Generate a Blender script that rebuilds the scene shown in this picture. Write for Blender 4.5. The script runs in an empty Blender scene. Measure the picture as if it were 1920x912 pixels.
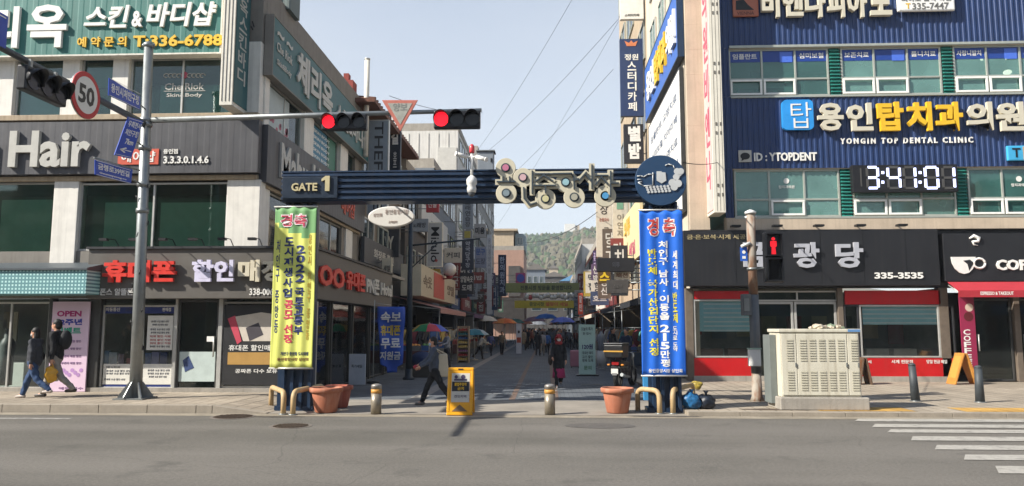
import bpy, math, random
from math import radians as rad, sin, cos, pi, sqrt
from mathutils import Vector as V, Matrix
random.seed(7)
S = bpy.context.scene
COL = S.collection

# ---------------------------------------------------------------- camera, sky, sun, exposure
F, CX, CY, CAMZ, HORIZON, VPX = 1420.0, 960.0, 456.0, 1.7, 615.0, 1025.0
PITCH = math.atan((HORIZON - CY) / F)
YAW = math.atan((VPX - CX) * cos(PITCH) / F)
cam_d = bpy.data.cameras.new('camera')
cam_d.sensor_width = 36; cam_d.lens = F / 1920 * 36; cam_d.clip_end = 6000; cam_d.clip_start = .1
cam = bpy.data.objects.new('camera', cam_d); COL.objects.link(cam)
cam.location = (0, 0, CAMZ); cam.rotation_euler = (pi / 2 + PITCH, 0, YAW)
S.camera = cam
SUN_TO = V((-1.0, -0.48, 0.84)).normalized()          # direction towards the sun
SUN_EL = math.asin(SUN_TO.z); SUN_AZ = math.atan2(SUN_TO.x, SUN_TO.y)
w = bpy.data.worlds.new('World'); S.world = w; w.use_nodes = True
nt = w.node_tree; bg = nt.nodes['Background']
sky = nt.nodes.new('ShaderNodeTexSky'); sky.sky_type = 'NISHITA'; sky.sun_disc = False
sky.sun_elevation = SUN_EL; sky.sun_rotation = SUN_AZ
sky.air_density = 1.0; sky.dust_density = 0.7; sky.ozone_density = 1.0; sky.altitude = 50
vn = nt.nodes.new('ShaderNodeTexNoise'); vn.inputs['Scale'].default_value = 1.6; vn.inputs['Detail'].default_value = 5   # thin high veil of cloud
vt = nt.nodes.new('ShaderNodeTexCoord'); vmp = nt.nodes.new('ShaderNodeMapping'); vmp.inputs['Scale'].default_value = (1, 1, 3.5)
nt.links.new(vt.outputs['Generated'], vmp.inputs[0]); nt.links.new(vmp.outputs[0], vn.inputs['Vector'])
vr = nt.nodes.new('ShaderNodeMapRange'); vr.inputs[1].default_value = .3; vr.inputs[2].default_value = .7; vr.inputs[3].default_value = .50; vr.inputs[4].default_value = .72
nt.links.new(vn.outputs['Fac'], vr.inputs[0])
vm = nt.nodes.new('ShaderNodeMix'); vm.data_type = 'RGBA'; vm.inputs[7].default_value = (4.5, 4.75, 5.05, 1)
vs_ = nt.nodes.new('ShaderNodeSeparateXYZ'); nt.links.new(vt.outputs['Generated'], vs_.inputs[0])      # the veil lies low over the horizon, the zenith stays clear blue
ve = nt.nodes.new('ShaderNodeMapRange'); ve.interpolation_type = 'SMOOTHSTEP'; ve.inputs[1].default_value = .34; ve.inputs[2].default_value = .75; ve.inputs[3].default_value = 1; ve.inputs[4].default_value = 0
nt.links.new(vs_.outputs['Z'], ve.inputs[0]); vx = nt.nodes.new('ShaderNodeMath'); vx.operation = 'MULTIPLY'; nt.links.new(vr.outputs[0], vx.inputs[0]); nt.links.new(ve.outputs[0], vx.inputs[1])
nt.links.new(vx.outputs[0], vm.inputs[0]); nt.links.new(sky.outputs[0], vm.inputs[6])
nt.links.new(vm.outputs[2], bg.inputs[0]); bg.inputs[1].default_value = 0.1
sd = bpy.data.lights.new('sun', 'SUN'); sd.energy = 5.0; sd.angle = rad(0.5); sd.color = (1, .945, .86)
sun = bpy.data.objects.new('sun', sd); COL.objects.link(sun)
sun.rotation_euler = SUN_TO.to_track_quat('Z', 'Y').to_euler()
S.view_settings.view_transform = 'Standard'; S.view_settings.look = 'None'
S.view_settings.exposure = 0.88; S.view_settings.gamma = 1
S.cycles.max_bounces = 6; S.cycles.transparent_max_bounces = 12

# ---------------------------------------------------------------- picture point -> place at a known depth
_fw = V((-sin(YAW) * cos(PITCH), cos(YAW) * cos(PITCH), sin(PITCH)))
_rt = V((cos(YAW), sin(YAW), 0)); _up = _rt.cross(_fw)
def ray(px, py): return _fw + _rt * ((px - CX) / F) - _up * ((py - CY) / F)
def onY(px, py, Y):
    r = ray(px, py); t = Y / r.y; return V((r.x * t, Y, CAMZ + r.z * t))
def onX(px, py, X):
    r = ray(px, py); t = X / r.x; return V((X, r.y * t, CAMZ + r.z * t))
def onZ(px, py, z=0.0):
    r = ray(px, py); t = (z - CAMZ) / r.z; return V((r.x * t, r.y * t, z))

class Fr:
    def __init__(s, o, u, v):
        s.o = V(o); s.u = V(u).normalized(); s.v = V(v).normalized(); s.n = s.u.cross(s.v)
    def p(s, a, b, d=0): return s.o + s.u * a + s.v * b + s.n * d
def front(Y): return Fr((0, Y, 0), (1, 0, 0), (0, 0, 1))            # a = x, b = z, d = towards the camera
def lwall(X): return Fr((X, 0, 0), (0, 1, 0), (0, 0, 1))            # a = y, faces +x
def rwall(X): return Fr((X, 0, 0), (0, -1, 0), (0, 0, 1))           # a = -y, faces -x
def R(px0, py0, px1, py1, Y):
    ym, xm = (py0 + py1) / 2, (px0 + px1) / 2
    return onY(px0, ym, Y).x, onY(px1, ym, Y).x, onY(xm, py1, Y).z, onY(xm, py0, Y).z

# ---------------------------------------------------------------- mesh builder
class MB:
    def __init__(s): s.v = []; s.f = []; s.mi = []; s.sm = []; s.cur = 0; s.marks = []
    def add(s, vs, fs, smooth=False):
        b = len(s.v); s.v += [V(q) for q in vs]
        for f in fs:
            s.f.append([b + i for i in f]); s.mi.append(s.cur); s.sm.append(smooth)
        return s
    BF = [(0, 3, 2, 1), (4, 5, 6, 7), (0, 1, 5, 4), (1, 2, 6, 5), (2, 3, 7, 6), (3, 0, 4, 7)]
    def box(s, x0, x1, y0, y1, z0, z1):
        return s.add([(x0, y0, z0), (x1, y0, z0), (x1, y1, z0), (x0, y1, z0), (x0, y0, z1), (x1, y0, z1), (x1, y1, z1), (x0, y1, z1)], s.BF)
    def fbox(s, fr, a0, a1, b0, b1, d0, d1):
        return s.add([fr.p(a0, b0, d0), fr.p(a1, b0, d0), fr.p(a1, b1, d0), fr.p(a0, b1, d0), fr.p(a0, b0, d1), fr.p(a1, b0, d1), fr.p(a1, b1, d1), fr.p(a0, b1, d1)], s.BF)
    def quad(s, a, b, c, d): return s.add([a, b, c, d], [(0, 1, 2, 3)])
    def hexa(s, lo, hi): return s.add(list(lo) + list(hi), s.BF)      # two quads
    def ring(s, fr, a0, a1, b0, b1, t, d0, d1):
        s.fbox(fr, a0, a1, b0, b0 + t, d0, d1); s.fbox(fr, a0, a1, b1 - t, b1, d0, d1)
        s.fbox(fr, a0, a0 + t, b0 + t, b1 - t, d0, d1); s.fbox(fr, a1 - t, a1, b0 + t, b1 - t, d0, d1); return s
    def tube(s, pts, r, n=8, cap=True):
        pts = [V(q) for q in pts]; rs = r if isinstance(r, (list, tuple)) else [r] * len(pts)
        b = len(s.v); prev = None
        for i, q in enumerate(pts):
            d = (pts[min(i + 1, len(pts) - 1)] - pts[max(i - 1, 0)]).normalized()
            if prev is None:
                x = d.orthogonal().normalized()
            else:
                x = (prev - d * prev.dot(d)).normalized()
            prev = x; y = d.cross(x)
            for k in range(n): s.v.append(q + (x * cos(2 * pi * k / n) + y * sin(2 * pi * k / n)) * rs[i])
        for i in range(len(pts) - 1):
            for k in range(n):
                k2 = (k + 1) % n
                s.f.append([b + i * n + k, b + i * n + k2, b + (i + 1) * n + k2, b + (i + 1) * n + k]); s.mi.append(s.cur); s.sm.append(True)
        if cap:
            s.f.append([b + k for k in range(n)][::-1]); s.f.append([b + (len(pts) - 1) * n + k for k in range(n)])
            s.mi += [s.cur] * 2; s.sm += [False] * 2
        return s
    def lathe(s, c, prof, n=16, ax=None, smooth=True, cap=True):
        c = V(c); z = V(ax).normalized() if ax is not None else V((0, 0, 1))
        x = z.orthogonal().normalized() if ax is not None else V((1, 0, 0)); y = z.cross(x); b = len(s.v)
        for r, h in prof:
            for k in range(n): s.v.append(c + z * h + (x * cos(2 * pi * k / n) + y * sin(2 * pi * k / n)) * r)
        for i in range(len(prof) - 1):
            for k in range(n):
                k2 = (k + 1) % n
                s.f.append([b + i * n + k, b + i * n + k2, b + (i + 1) * n + k2, b + (i + 1) * n + k]); s.mi.append(s.cur); s.sm.append(smooth)
        if cap:
            s.f.append([b + k for k in range(n)][::-1]); s.f.append([b + (len(prof) - 1) * n + k for k in range(n)])
            s.mi += [s.cur] * 2; s.sm += [False] * 2
        return s
    def ball(s, c, r, n=12, m=8):
        c = V(c); rx, ry, rz = r if isinstance(r, (tuple, list)) else (r, r, r)
        vs = [c + V((0, 0, -rz))]
        for i in range(1, m):
            t = -pi / 2 + pi * i / m
            vs += [c + V((rx * cos(t) * cos(2 * pi * k / n), ry * cos(t) * sin(2 * pi * k / n), rz * sin(t))) for k in range(n)]
        vs.append(c + V((0, 0, rz))); L = len(vs) - 1
        fs = [(0, 1 + (k + 1) % n, 1 + k) for k in range(n)]
        for i in range(m - 2):
            for k in range(n):
                fs.append((1 + i * n + k, 1 + i * n + (k + 1) % n, 1 + (i + 1) * n + (k + 1) % n, 1 + (i + 1) * n + k))
        fs += [(1 + (m - 2) * n + k, 1 + (m - 2) * n + (k + 1) % n, L) for k in range(n)]
        return s.add(vs, fs, True)
    def prism(s, fr, pts, d0, d1):
        n = len(pts)
        vs = [fr.p(a, b, d0) for a, b in pts] + [fr.p(a, b, d1) for a, b in pts]
        fs = [list(range(n))[::-1], list(range(n, 2 * n))] + [(i, (i + 1) % n, n + (i + 1) % n, n + i) for i in range(n)]
        return s.add(vs, fs)
    def disc(s, fr, a, b, r, d0, d1, n=24, rb=None):
        return s.prism(fr, [(a + r * cos(2 * pi * k / n), b + (rb or r) * sin(2 * pi * k / n)) for k in range(n)], d0, d1)
    def corr(s, fr, a0, a1, b0, b1, d, pitch=.12, dep=.03, vertical=True):
        "folded metal sheet: trapezoid ribs"
        L = (a1 - a0) if vertical else (b1 - b0); n = max(1, round(L / pitch)); p = L / n
        prof = []
        for i in range(n):
            for q, h in ((0, 0), (.45, 0), (.55, 1), (.9, 1)): prof.append((i * p + q * p, d + h * dep))
        prof.append((L, d))
        vs = []
        for t, h in prof:
            if vertical: vs += [fr.p(a0 + t, b0, h), fr.p(a0 + t, b1, h)]
            else: vs += [fr.p(a1, b0 + t, h), fr.p(a0, b0 + t, h)]
        return s.add(vs, [(2 * i, 2 * i + 2, 2 * i + 3, 2 * i + 1) for i in range(len(prof) - 1)])
    def build(s, name, mat, parent=None, bev=0):
        if name == 'lettering' and len(s.marks) > 1:               # every word or line a mesh of its own
            mk = s.marks + [(len(s.v), len(s.f))]; o = None
            if mk[0] != (0, 0): mk[0] = (0, 0)
            for (v0, f0), (v1, f1) in zip(mk, mk[1:]):
                q = MB(); q.v = s.v[v0:v1]; q.f = [[i - v0 for i in f] for f in s.f[f0:f1]]; q.mi = s.mi[f0:f1]; q.sm = s.sm[f0:f1]
                if q.f: o = q.build('lettering', mat, parent)
            return o
        off = V(parent.matrix_basis.translation) if parent is not None else V((0, 0, 0))
        g = parent
        while g is not None and g.parent is not None:
            g = g.parent; off = off + g.matrix_basis.translation
        me = bpy.data.meshes.new(name)
        me.from_pydata([tuple(q - off) for q in s.v], [], s.f)
        for mm in (mat if isinstance(mat, (list, tuple)) else [mat]): me.materials.append(mm)
        me.polygons.foreach_set('material_index', s.mi); me.polygons.foreach_set('use_smooth', s.sm)
        me.update()
        o = bpy.data.objects.new(name, me); COL.objects.link(o)
        if parent is not None: o.parent = parent
        if bev:
            b = o.modifiers.new('bevel', 'BEVEL'); b.width = bev; b.segments = 2; b.limit_method = 'ANGLE'; b.angle_limit = rad(40)
        return o

def tag(o, label=None, cat=None, group=None, kind=None):
    if label: o['label'] = label
    if cat: o['category'] = cat
    if group: o['group'] = group
    if kind: o['kind'] = kind
    return o
def thing(name, label, cat, loc=(0, 0, 0), group=None):
    o = bpy.data.objects.new(name, None); COL.objects.link(o); o.location = loc; o.empty_display_size = .1
    return tag(o, label, cat, group)
def place(o, loc, rz=0, sc=None):
    o.location = loc; o.rotation_euler = (0, 0, rz)
    if sc: o.scale = (sc, sc, sc)
    return o
def dup(root, loc=None, rz=None, label=None, sc=None):
    def cp(o, par):
        c = o.copy(); COL.objects.link(c)
        if par is not None: c.parent = par
        for ch in o.children: cp(ch, c)
        return c
    r = cp(root, None)
    if loc is not None: r.location = loc
    if rz is not None: r.rotation_euler = (0, 0, rz)
    if sc is not None: r.scale = (sc, sc, sc)
    if label: r['label'] = label
    return r

# ---------------------------------------------------------------- materials
def lin(c):
    if isinstance(c, str):
        c = [int(c[i:i + 2], 16) / 255 for i in (1, 3, 5)]
        return [x / 12.92 if x <= .04045 else ((x + .055) / 1.055) ** 2.4 for x in c]
    return list(c)
_mc = {}
def M(name, col, rough=.6, var=.18, scale=5, metal=0, bump=0, streak=0, spec=.4, dirt=None, fine=0):
    if name in _mc: return _mc[name]
    m = bpy.data.materials.new(name); m.use_nodes = True; n = m.node_tree.nodes; L = m.node_tree.links
    p = n['Principled BSDF']; c = lin(col)
    p.inputs['Roughness'].default_value = rough; p.inputs['Metallic'].default_value = metal
    p.inputs['Specular IOR Level'].default_value = spec
    tc = n.new('ShaderNodeTexCoord'); nz = n.new('ShaderNodeTexNoise'); nz.inputs['Scale'].default_value = scale; nz.inputs['Detail'].default_value = 6
    nz.inputs['Roughness'].default_value = .65
    L.new(tc.outputs['Object'], nz.inputs['Vector'])
    rp = n.new('ShaderNodeMapRange'); rp.inputs[1].default_value = .3; rp.inputs[2].default_value = .7
    rp.inputs[3].default_value = 1 - var; rp.inputs[4].default_value = 1 + var * .6
    L.new(nz.outputs['Fac'], rp.inputs[0])
    mx = n.new('ShaderNodeMix'); mx.data_type = 'RGBA'; mx.blend_type = 'MULTIPLY'; mx.inputs[0].default_value = 1
    mx.inputs[6].default_value = (*c, 1); L.new(rp.outputs[0], mx.inputs[7]); out = mx.outputs[2]
    if streak:
        mp = n.new('ShaderNodeMapping'); mp.inputs['Scale'].default_value = (7, 7, .35); L.new(tc.outputs['Object'], mp.inputs[0])
        n2 = n.new('ShaderNodeTexNoise'); n2.inputs['Scale'].default_value = 1.6; n2.inputs['Detail'].default_value = 5; L.new(mp.outputs[0], n2.inputs['Vector'])
        r2 = n.new('ShaderNodeMapRange'); r2.inputs[1].default_value = .48; r2.inputs[2].default_value = .72; r2.inputs[3].default_value = 0; r2.inputs[4].default_value = streak
        L.new(n2.outputs['Fac'], r2.inputs[0])
        m2 = n.new('ShaderNodeMix'); m2.data_type = 'RGBA'; m2.inputs[7].default_value = (*lin(dirt or '#5a5046'), 1)
        L.new(r2.outputs[0], m2.inputs[0]); L.new(out, m2.inputs[6]); out = m2.outputs[2]
    if fine:
        n3 = n.new('ShaderNodeTexNoise'); n3.inputs['Scale'].default_value = 90; n3.inputs['Detail'].default_value = 2; L.new(tc.outputs['Object'], n3.inputs['Vector'])
        r3 = n.new('ShaderNodeMapRange'); r3.inputs[1].default_value = .3; r3.inputs[2].default_value = .7; r3.inputs[3].default_value = 1 - fine; r3.inputs[4].default_value = 1 + fine
        L.new(n3.outputs['Fac'], r3.inputs[0])
        m3 = n.new('ShaderNodeMix'); m3.data_type = 'RGBA'; m3.blend_type = 'MULTIPLY'; m3.inputs[0].default_value = 1
        L.new(out, m3.inputs[6]); L.new(r3.outputs[0], m3.inputs[7]); out = m3.outputs[2]
    L.new(out, p.inputs['Base Color'])
    rr = n.new('ShaderNodeMapRange'); rr.inputs[3].default_value = max(0, rough - .12); rr.inputs[4].default_value = min(1, rough + .12)
    L.new(nz.outputs['Fac'], rr.inputs[0]); L.new(rr.outputs[0], p.inputs['Roughness'])
    if bump:
        b = n.new('ShaderNodeBump'); b.inputs['Strength'].default_value = bump; b.inputs['Distance'].default_value = .02
        n4 = n.new('ShaderNodeTexNoise'); n4.inputs['Scale'].default_value = 30; L.new(tc.outputs['Object'], n4.inputs['Vector'])
        L.new(n4.outputs['Fac'], b.inputs['Height']); L.new(b.outputs[0], p.inputs['Normal'])
    _mc[name] = m; return m
def G(name, tint, solid=.5, gloss=.12, clear=(.6, .7, .68)):
    "window glass: tinted see-through pane with a reflecting surface and a thin film of dirt"
    if name in _mc: return _mc[name]
    m = bpy.data.materials.new(name); m.use_nodes = True; n = m.node_tree.nodes; L = m.node_tree.links
    n.remove(n['Principled BSDF']); out = n['Material Output']; c = lin(tint)
    tr = n.new('ShaderNodeBsdfTransparent'); tr.inputs[0].default_value = (*clear, 1)
    df = n.new('ShaderNodeBsdfDiffuse'); df.inputs[0].default_value = (*c, 1)
    tc = n.new('ShaderNodeTexCoord'); nz = n.new('ShaderNodeTexNoise'); nz.inputs['Scale'].default_value = .9; nz.inputs['Detail'].default_value = 3
    L.new(tc.outputs['Object'], nz.inputs['Vector'])
    mr = n.new('ShaderNodeMapRange'); mr.inputs[1].default_value = .3; mr.inputs[2].default_value = .7; mr.inputs[3].default_value = solid * .75; mr.inputs[4].default_value = min(1, solid * 1.25)
    L.new(nz.outputs['Fac'], mr.inputs[0])
    m1 = n.new('ShaderNodeMixShader'); L.new(mr.outputs[0], m1.inputs[0]); L.new(tr.outputs[0], m1.inputs[1]); L.new(df.outputs[0], m1.inputs[2])
    gl = n.new('ShaderNodeBsdfGlossy'); gl.inputs['Roughness'].default_value = .04
    bp = n.new('ShaderNodeBump'); bp.inputs['Strength'].default_value = .06; bp.inputs['Distance'].default_value = .05; L.new(nz.outputs['Fac'], bp.inputs['Height']); L.new(bp.outputs[0], gl.inputs['Normal'])
    fr = n.new('ShaderNodeFresnel'); fr.inputs[0].default_value = 1.5
    ad = n.new('ShaderNodeMath'); ad.operation = 'ADD'; ad.inputs[1].default_value = gloss; L.new(fr.outputs[0], ad.inputs[0])
    m2 = n.new('ShaderNodeMixShader'); L.new(ad.outputs[0], m2.inputs[0]); L.new(m1.outputs[0], m2.inputs[1]); L.new(gl.outputs[0], m2.inputs[2])
    L.new(m2.outputs[0], out.inputs[0]); _mc[name] = m; return m
def E(name, col, strength=1.0):
    if name in _mc: return _mc[name]
    m = bpy.data.materials.new(name); m.use_nodes = True; p = m.node_tree.nodes['Principled BSDF']; c = lin(col)
    p.inputs['Base Color'].default_value = (*c, 1); p.inputs['Emission Color'].default_value = (*c, 1); p.inputs['Emission Strength'].default_value = strength
    p.inputs['Roughness'].default_value = .4; _mc[name] = m; return m
def P(col, rough=.5, metal=0, var=.12):
    "plain paint by colour"
    return M('paint_' + col[1:], col, rough, var, 4, metal)

# ---------------------------------------------------------------- lettering
_gc = {}
def glyphs(s, bold=.0):
    k = (s, bold)
    if k not in _gc:
        cu = bpy.data.curves.new('lettering', 'FONT'); cu.body = s; cu.resolution_u = 2; cu.offset = bold; cu.fill_mode = 'FRONT'
        o = bpy.data.objects.new('lettering', cu); me = o.to_mesh()
        vs = [(q.co.x, q.co.y) for q in me.vertices]; fs = [list(q.vertices) for q in me.polygons]
        o.to_mesh_clear(); bpy.data.objects.remove(o); bpy.data.curves.remove(cu)
        es = {}
        for f in fs:
            for i in range(len(f)):
                a, b = f[i], f[(i + 1) % len(f)]; e = (min(a, b), max(a, b)); es[e] = None if e in es else (a, b)
        _gc[k] = (vs, fs, [e for e in es.values() if e])
    return _gc[k]
def text(mb, fr, s, a0, a1, b0, b1, d0, d1, bold=.015, rot=0, slant=0, fold=None, mark=True):
    if mark: mb.marks.append((len(mb.v), len(mb.f)))
    vs, fs, es = glyphs(s, bold)
    if not vs: return
    if rot: vs = [(y, -x) for x, y in vs] if rot < 0 else [(-y, x) for x, y in vs]
    if slant: vs = [(x + y * slant, y) for x, y in vs]
    xs = [q[0] for q in vs]; ys = [q[1] for q in vs]; x0, y0 = min(xs), min(ys); w_, h_ = max(max(xs) - x0, 1e-3), max(max(ys) - y0, 1e-3)
    if h_ < .15 * w_ and len(s) == 1: b0, b1 = (b0 + b1) / 2 - .06 * (b1 - b0), (b0 + b1) / 2 + .06 * (b1 - b0)
    P2 = [(a0 + (x - x0) / w_ * (a1 - a0), b0 + (y - y0) / h_ * (b1 - b0)) for x, y in vs]; n = len(P2)
    fo = fold or (lambda a, b: 0)
    mb.add([fr.p(a, b, d1 + fo(a, b)) for a, b in P2] + [fr.p(a, b, d0 + fo(a, b)) for a, b in P2], fs + [(a, n + a, n + b, b)[::-1] if False else (b, a, n + a, n + b) for a, b in es])
def vtext(mb, fr, s, a0, a1, b0, b1, d0, d1, bold=.015, fold=None, gap=.12):
    mb.marks.append((len(mb.v), len(mb.f)))
    units = sum(.45 if c == ' ' else 1 for c in s); h = (b1 - b0) / units; b = b1
    for c in s:
        if c == ' ': b -= h * .45; continue
        if c in '.·': text(mb, fr, c, a0 + (a1 - a0) * .4, a0 + (a1 - a0) * .6, b - h * .6, b - h * .4, d0, d1, bold, fold=fold, mark=False)
        elif c in '1I': text(mb, fr, c, a0 + (a1 - a0) * .3, a0 + (a1 - a0) * .65, b - h * (1 - gap), b, d0, d1, bold, fold=fold, mark=False)
        else: text(mb, fr, c, a0, a1, b - h * (1 - gap), b, d0, d1, bold, fold=fold, mark=False)
        b -= h
WHITE = M('white_paint', '#e8e6e0', .5, .08); OFFW = M('aged_white', '#d9d4c6', .6, .15, streak=.25)
BLACK = M('black_paint', '#17181a', .45, .2); DARK = M('dark_grey_panel', '#2c2d30', .5, .2, streak=.12)
NAVY = M('navy_metal', '#22364f', .42, .2, 2, metal=.15, streak=.18); STEEL = M('galvanised_steel', '#8d9190', .42, .2, 3, metal=.6, streak=.2)
ALU = M('aluminium_frame', '#b9b8b2', .4, .12, metal=.35); RED = M('red_paint', '#b3171c', .45, .18); YEL = M('yellow_paint', '#e5b421', .5)
def sign(label, fr, rc, mat, th=.12, d0=.02, texts=(), name='shop_sign', cat='sign', group=None, edge=None, corr=0, vert=True, bev=.006, cd=.006):
    """rc = a0,a1,b0,b1; texts = (h|v, string, (a0,a1,b0,b1), material, thickness[, bold[, slant|rot]])"""
    a0, a1, b0, b1 = rc; t = thing(name, label, cat, fr.p((a0 + a1) / 2, b0, d0), group)
    m = MB(); m.fbox(fr, a0, a1, b0, b1, d0, d0 + th); m.build('panel', mat, t, bev)
    top = d0 + th
    if corr:
        m = MB(); m.corr(fr, a0, a1, b0, b1, top + .003, corr, cd, vert); m.build('cladding', mat, t); top += cd
    if edge is not None:
        m = MB(); m.ring(fr, a0 - .02, a1 + .02, b0 - .02, b1 + .02, .04, d0, top + .012); m.build('frame', edge, t)
    for tx in texts:
        m = MB(); (vtext if tx[0] == 'v' else text)(m, fr, tx[1], *tx[2], top + .003, top + .003 + tx[4], *([tx[5]] if len(tx) > 5 else []), **(tx[6] if len(tx) > 6 else {}))
        if m.v: m.build('lettering', tx[3], t)
    return t
def sub(rc, f):
    "fractional rectangle f = (x0, x1, y0, y1) inside rc"
    a0, a1, b0, b1 = rc; return (a0 + (a1 - a0) * f[0], a0 + (a1 - a0) * f[1], b0 + (b1 - b0) * f[2], b0 + (b1 - b0) * f[3])
# ---------------------------------------------------------------- planes of the place
YL, YR, YK, YG = 18.3, 23.7, 15.1, 15.6           # left front, right front, kerb line, gate
ZL, ZR, ZS = .15, .08, .012                       # left pavement, right pavement, market street
XL = onY(487, 200, YL).x                          # side wall of the left corner building (about -6.9)
XS = onY(587, 515, YL - .4).x                     # side face of its ground-floor sign (about -5.5)
XR = onY(1289, 250, YR).x                         # side wall of the right corner building (about 4.4)

def ground_mat(name, c1, c2, kind):
    m = bpy.data.materials.new(name); m.use_nodes = True; n = m.node_tree.nodes; L = m.node_tree.links; p = n['Principled BSDF']
    tc = n.new('ShaderNodeTexCoord'); p.inputs['Roughness'].default_value = .85; p.inputs['Specular IOR Level'].default_value = .25
    def noise(sc, det=5, rough=.6, vec=None):
        q = n.new('ShaderNodeTexNoise'); q.inputs['Scale'].default_value = sc; q.inputs['Detail'].default_value = det; q.inputs['Roughness'].default_value = rough
        L.new(vec or tc.outputs['Object'], q.inputs['Vector']); return q.outputs['Fac']
    def rng(x, a, b, c, d):
        q = n.new('ShaderNodeMapRange'); q.inputs[1].default_value = a; q.inputs[2].default_value = b; q.inputs[3].default_value = c; q.inputs[4].default_value = d
        L.new(x, q.inputs[0]); return q.outputs[0]
    def mix(f, a, b, mode='MIX'):
        q = n.new('ShaderNodeMix'); q.data_type = 'RGBA'; q.blend_type = mode
        for s_, x in ((0, f), (6, a), (7, b)):
            if isinstance(x, (int, float)): q.inputs[s_].default_value = x
            elif isinstance(x, (list, tuple)): q.inputs[s_].default_value = (*x, 1)
            else: L.new(x, q.inputs[s_])
        return q.outputs[2]
    c1, c2 = lin(c1), lin(c2); bump_src = None
    if kind == 'asphalt':
        mp = n.new('ShaderNodeMapping'); mp.inputs['Scale'].default_value = (.05, .55, 1); L.new(tc.outputs['Object'], mp.inputs[0])
        col = mix(rng(noise(1.3, 4, .5, mp.outputs[0]), .35, .65, 0, 1), c1, c2)
        col = mix(rng(noise(.35, 6), .35, .7, .0, .45), col, [x * 1.25 for x in c2])
        sp = noise(160, 2, .7); col = mix(1, col, mix(rng(sp, .35, .68, 0, 1), (.42, .42, .42), (1.62, 1.58, 1.52)), 'MULTIPLY')
        sp2 = noise(24, 4, .8); col = mix(1, col, mix(rng(sp2, .3, .7, 0, 1), (.70, .70, .70), (1.24, 1.23, 1.2)), 'MULTIPLY')
        st = noise(.9, 6, .7); col = mix(rng(st, .56, .70, 0, .55), col, [x * .6 for x in c1])
        vo = n.new('ShaderNodeTexVoronoi'); vo.feature = 'DISTANCE_TO_EDGE'; vo.inputs['Scale'].default_value = .16
        nz = n.new('ShaderNodeTexNoise'); nz.inputs['Scale'].default_value = 1.1; nz.inputs['Detail'].default_value = 6; L.new(tc.outputs['Object'], nz.inputs['Vector'])
        vm = mix(.35, tc.outputs['Object'], nz.outputs['Color'], 'ADD'); L.new(vm, vo.inputs['Vector'])
        col = mix(rng(vo.outputs['Distance'], 0, .0016, .4, 0), col, [x * .35 for x in c1])
        bump_src = sp
    else:
        br = n.new('ShaderNodeTexBrick'); L.new(tc.outputs['Object'], br.inputs['Vector'])
        bs = {'pavement': (.30, .30, .012), 'street': (.22, .11, .006), 'tactile': (.3, .3, .01)}[kind]
        br.inputs['Scale'].default_value = 1; br.inputs['Brick Width'].default_value = bs[0]; br.inputs['Row Height'].default_value = bs[1]; br.inputs['Mortar Size'].default_value = bs[2]
        br.offset = 0 if kind != 'street' else .5
        br.inputs['Color1'].default_value = (*c1, 1); br.inputs['Color2'].default_value = (*c2, 1); br.inputs['Mortar'].default_value = (*[x * .45 for x in c1], 1)
        col = br.outputs['Color']
        col = mix(1, col, mix(rng(noise(.8, 6), .3, .7, 0, 1), (.72, .71, .7), (1.18, 1.17, 1.15)), 'MULTIPLY')
        col = mix(rng(noise(2.2, 7, .7), .6, .75, 0, .55), col, [x * .45 for x in c1])
        col = mix(1, col, mix(rng(noise(70, 2), .3, .7, 0, 1), (.85, .85, .85), (1.12, 1.12, 1.12)), 'MULTIPLY')
        bump_src = noise(60, 3)
    L.new(col, p.inputs['Base Color'])
    b = n.new('ShaderNodeBump'); b.inputs['Strength'].default_value = .35; b.inputs['Distance'].default_value = .008
    L.new(bump_src, b.inputs['Height']); L.new(b.outputs[0], p.inputs['Normal'])
    return m
ASPH = ground_mat('asphalt', '#5b5954', '#6d6a65', 'asphalt')
PAVE = ground_mat('pavement_slabs', '#968c7d', '#a39888', 'pavement')
STRT = ground_mat('street_blocks', '#565b60', '#666b70', 'street')
TACT = ground_mat('tactile_slabs', '#b08a4a', '#b9934f', 'tactile')
KERB = M('kerb_granite', '#938a7c', .8, .2, 3, fine=.15, streak=.1)
CONC = M('concrete', '#9a948a', .85, .22, 2, bump=.2, fine=.1, streak=.2)
LINE = M('road_paint', '#a29e95', .75, .22, 9, fine=.18)
n = LINE.node_tree.nodes; L = LINE.node_tree.links; p_ = n['Principled BSDF']; src = p_.inputs['Base Color'].links[0].from_socket        # worn through to the asphalt in places
nz = n.new('ShaderNodeTexNoise'); nz.inputs['Scale'].default_value = 3.5; nz.inputs['Detail'].default_value = 9; nz.inputs['Roughness'].default_value = .75; tc = n.new('ShaderNodeTexCoord'); L.new(tc.outputs['Object'], nz.inputs['Vector'])
mr = n.new('ShaderNodeMapRange'); mr.inputs[1].default_value = .52; mr.inputs[2].default_value = .66; mr.inputs[3].default_value = 0; mr.inputs[4].default_value = .8; L.new(nz.outputs['Fac'], mr.inputs[0])
mx = n.new('ShaderNodeMix'); mx.data_type = 'RGBA'; mx.inputs[7].default_value = (*lin('#6e6b65'), 1); L.new(mr.outputs[0], mx.inputs[0]); L.new(src, mx.inputs[6]); L.new(mx.outputs[2], p_.inputs['Base Color'])
EARTH = M('earth_ground', '#6b665c', .9, .3, .02)
def slab(name, mat, x0, x1, y0, y1, z0, z1):
    m = MB(); m.box(x0, x1, y0, y1, z0, z1); return tag(m.build(name, mat), kind='structure')
slab('ground', EARTH, -1500, 1500, -300, 2500, -1.0, -.01)
m = MB(); m.quad((-300, -14, 0), (300, -14, 0), (300, YK, 0), (-300, YK, 0)); tag(m.build('road', ASPH), kind='structure')
xk0 = onY(500, 770, YK).x; xk1 = onY(1290, 770, YK).x
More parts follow.
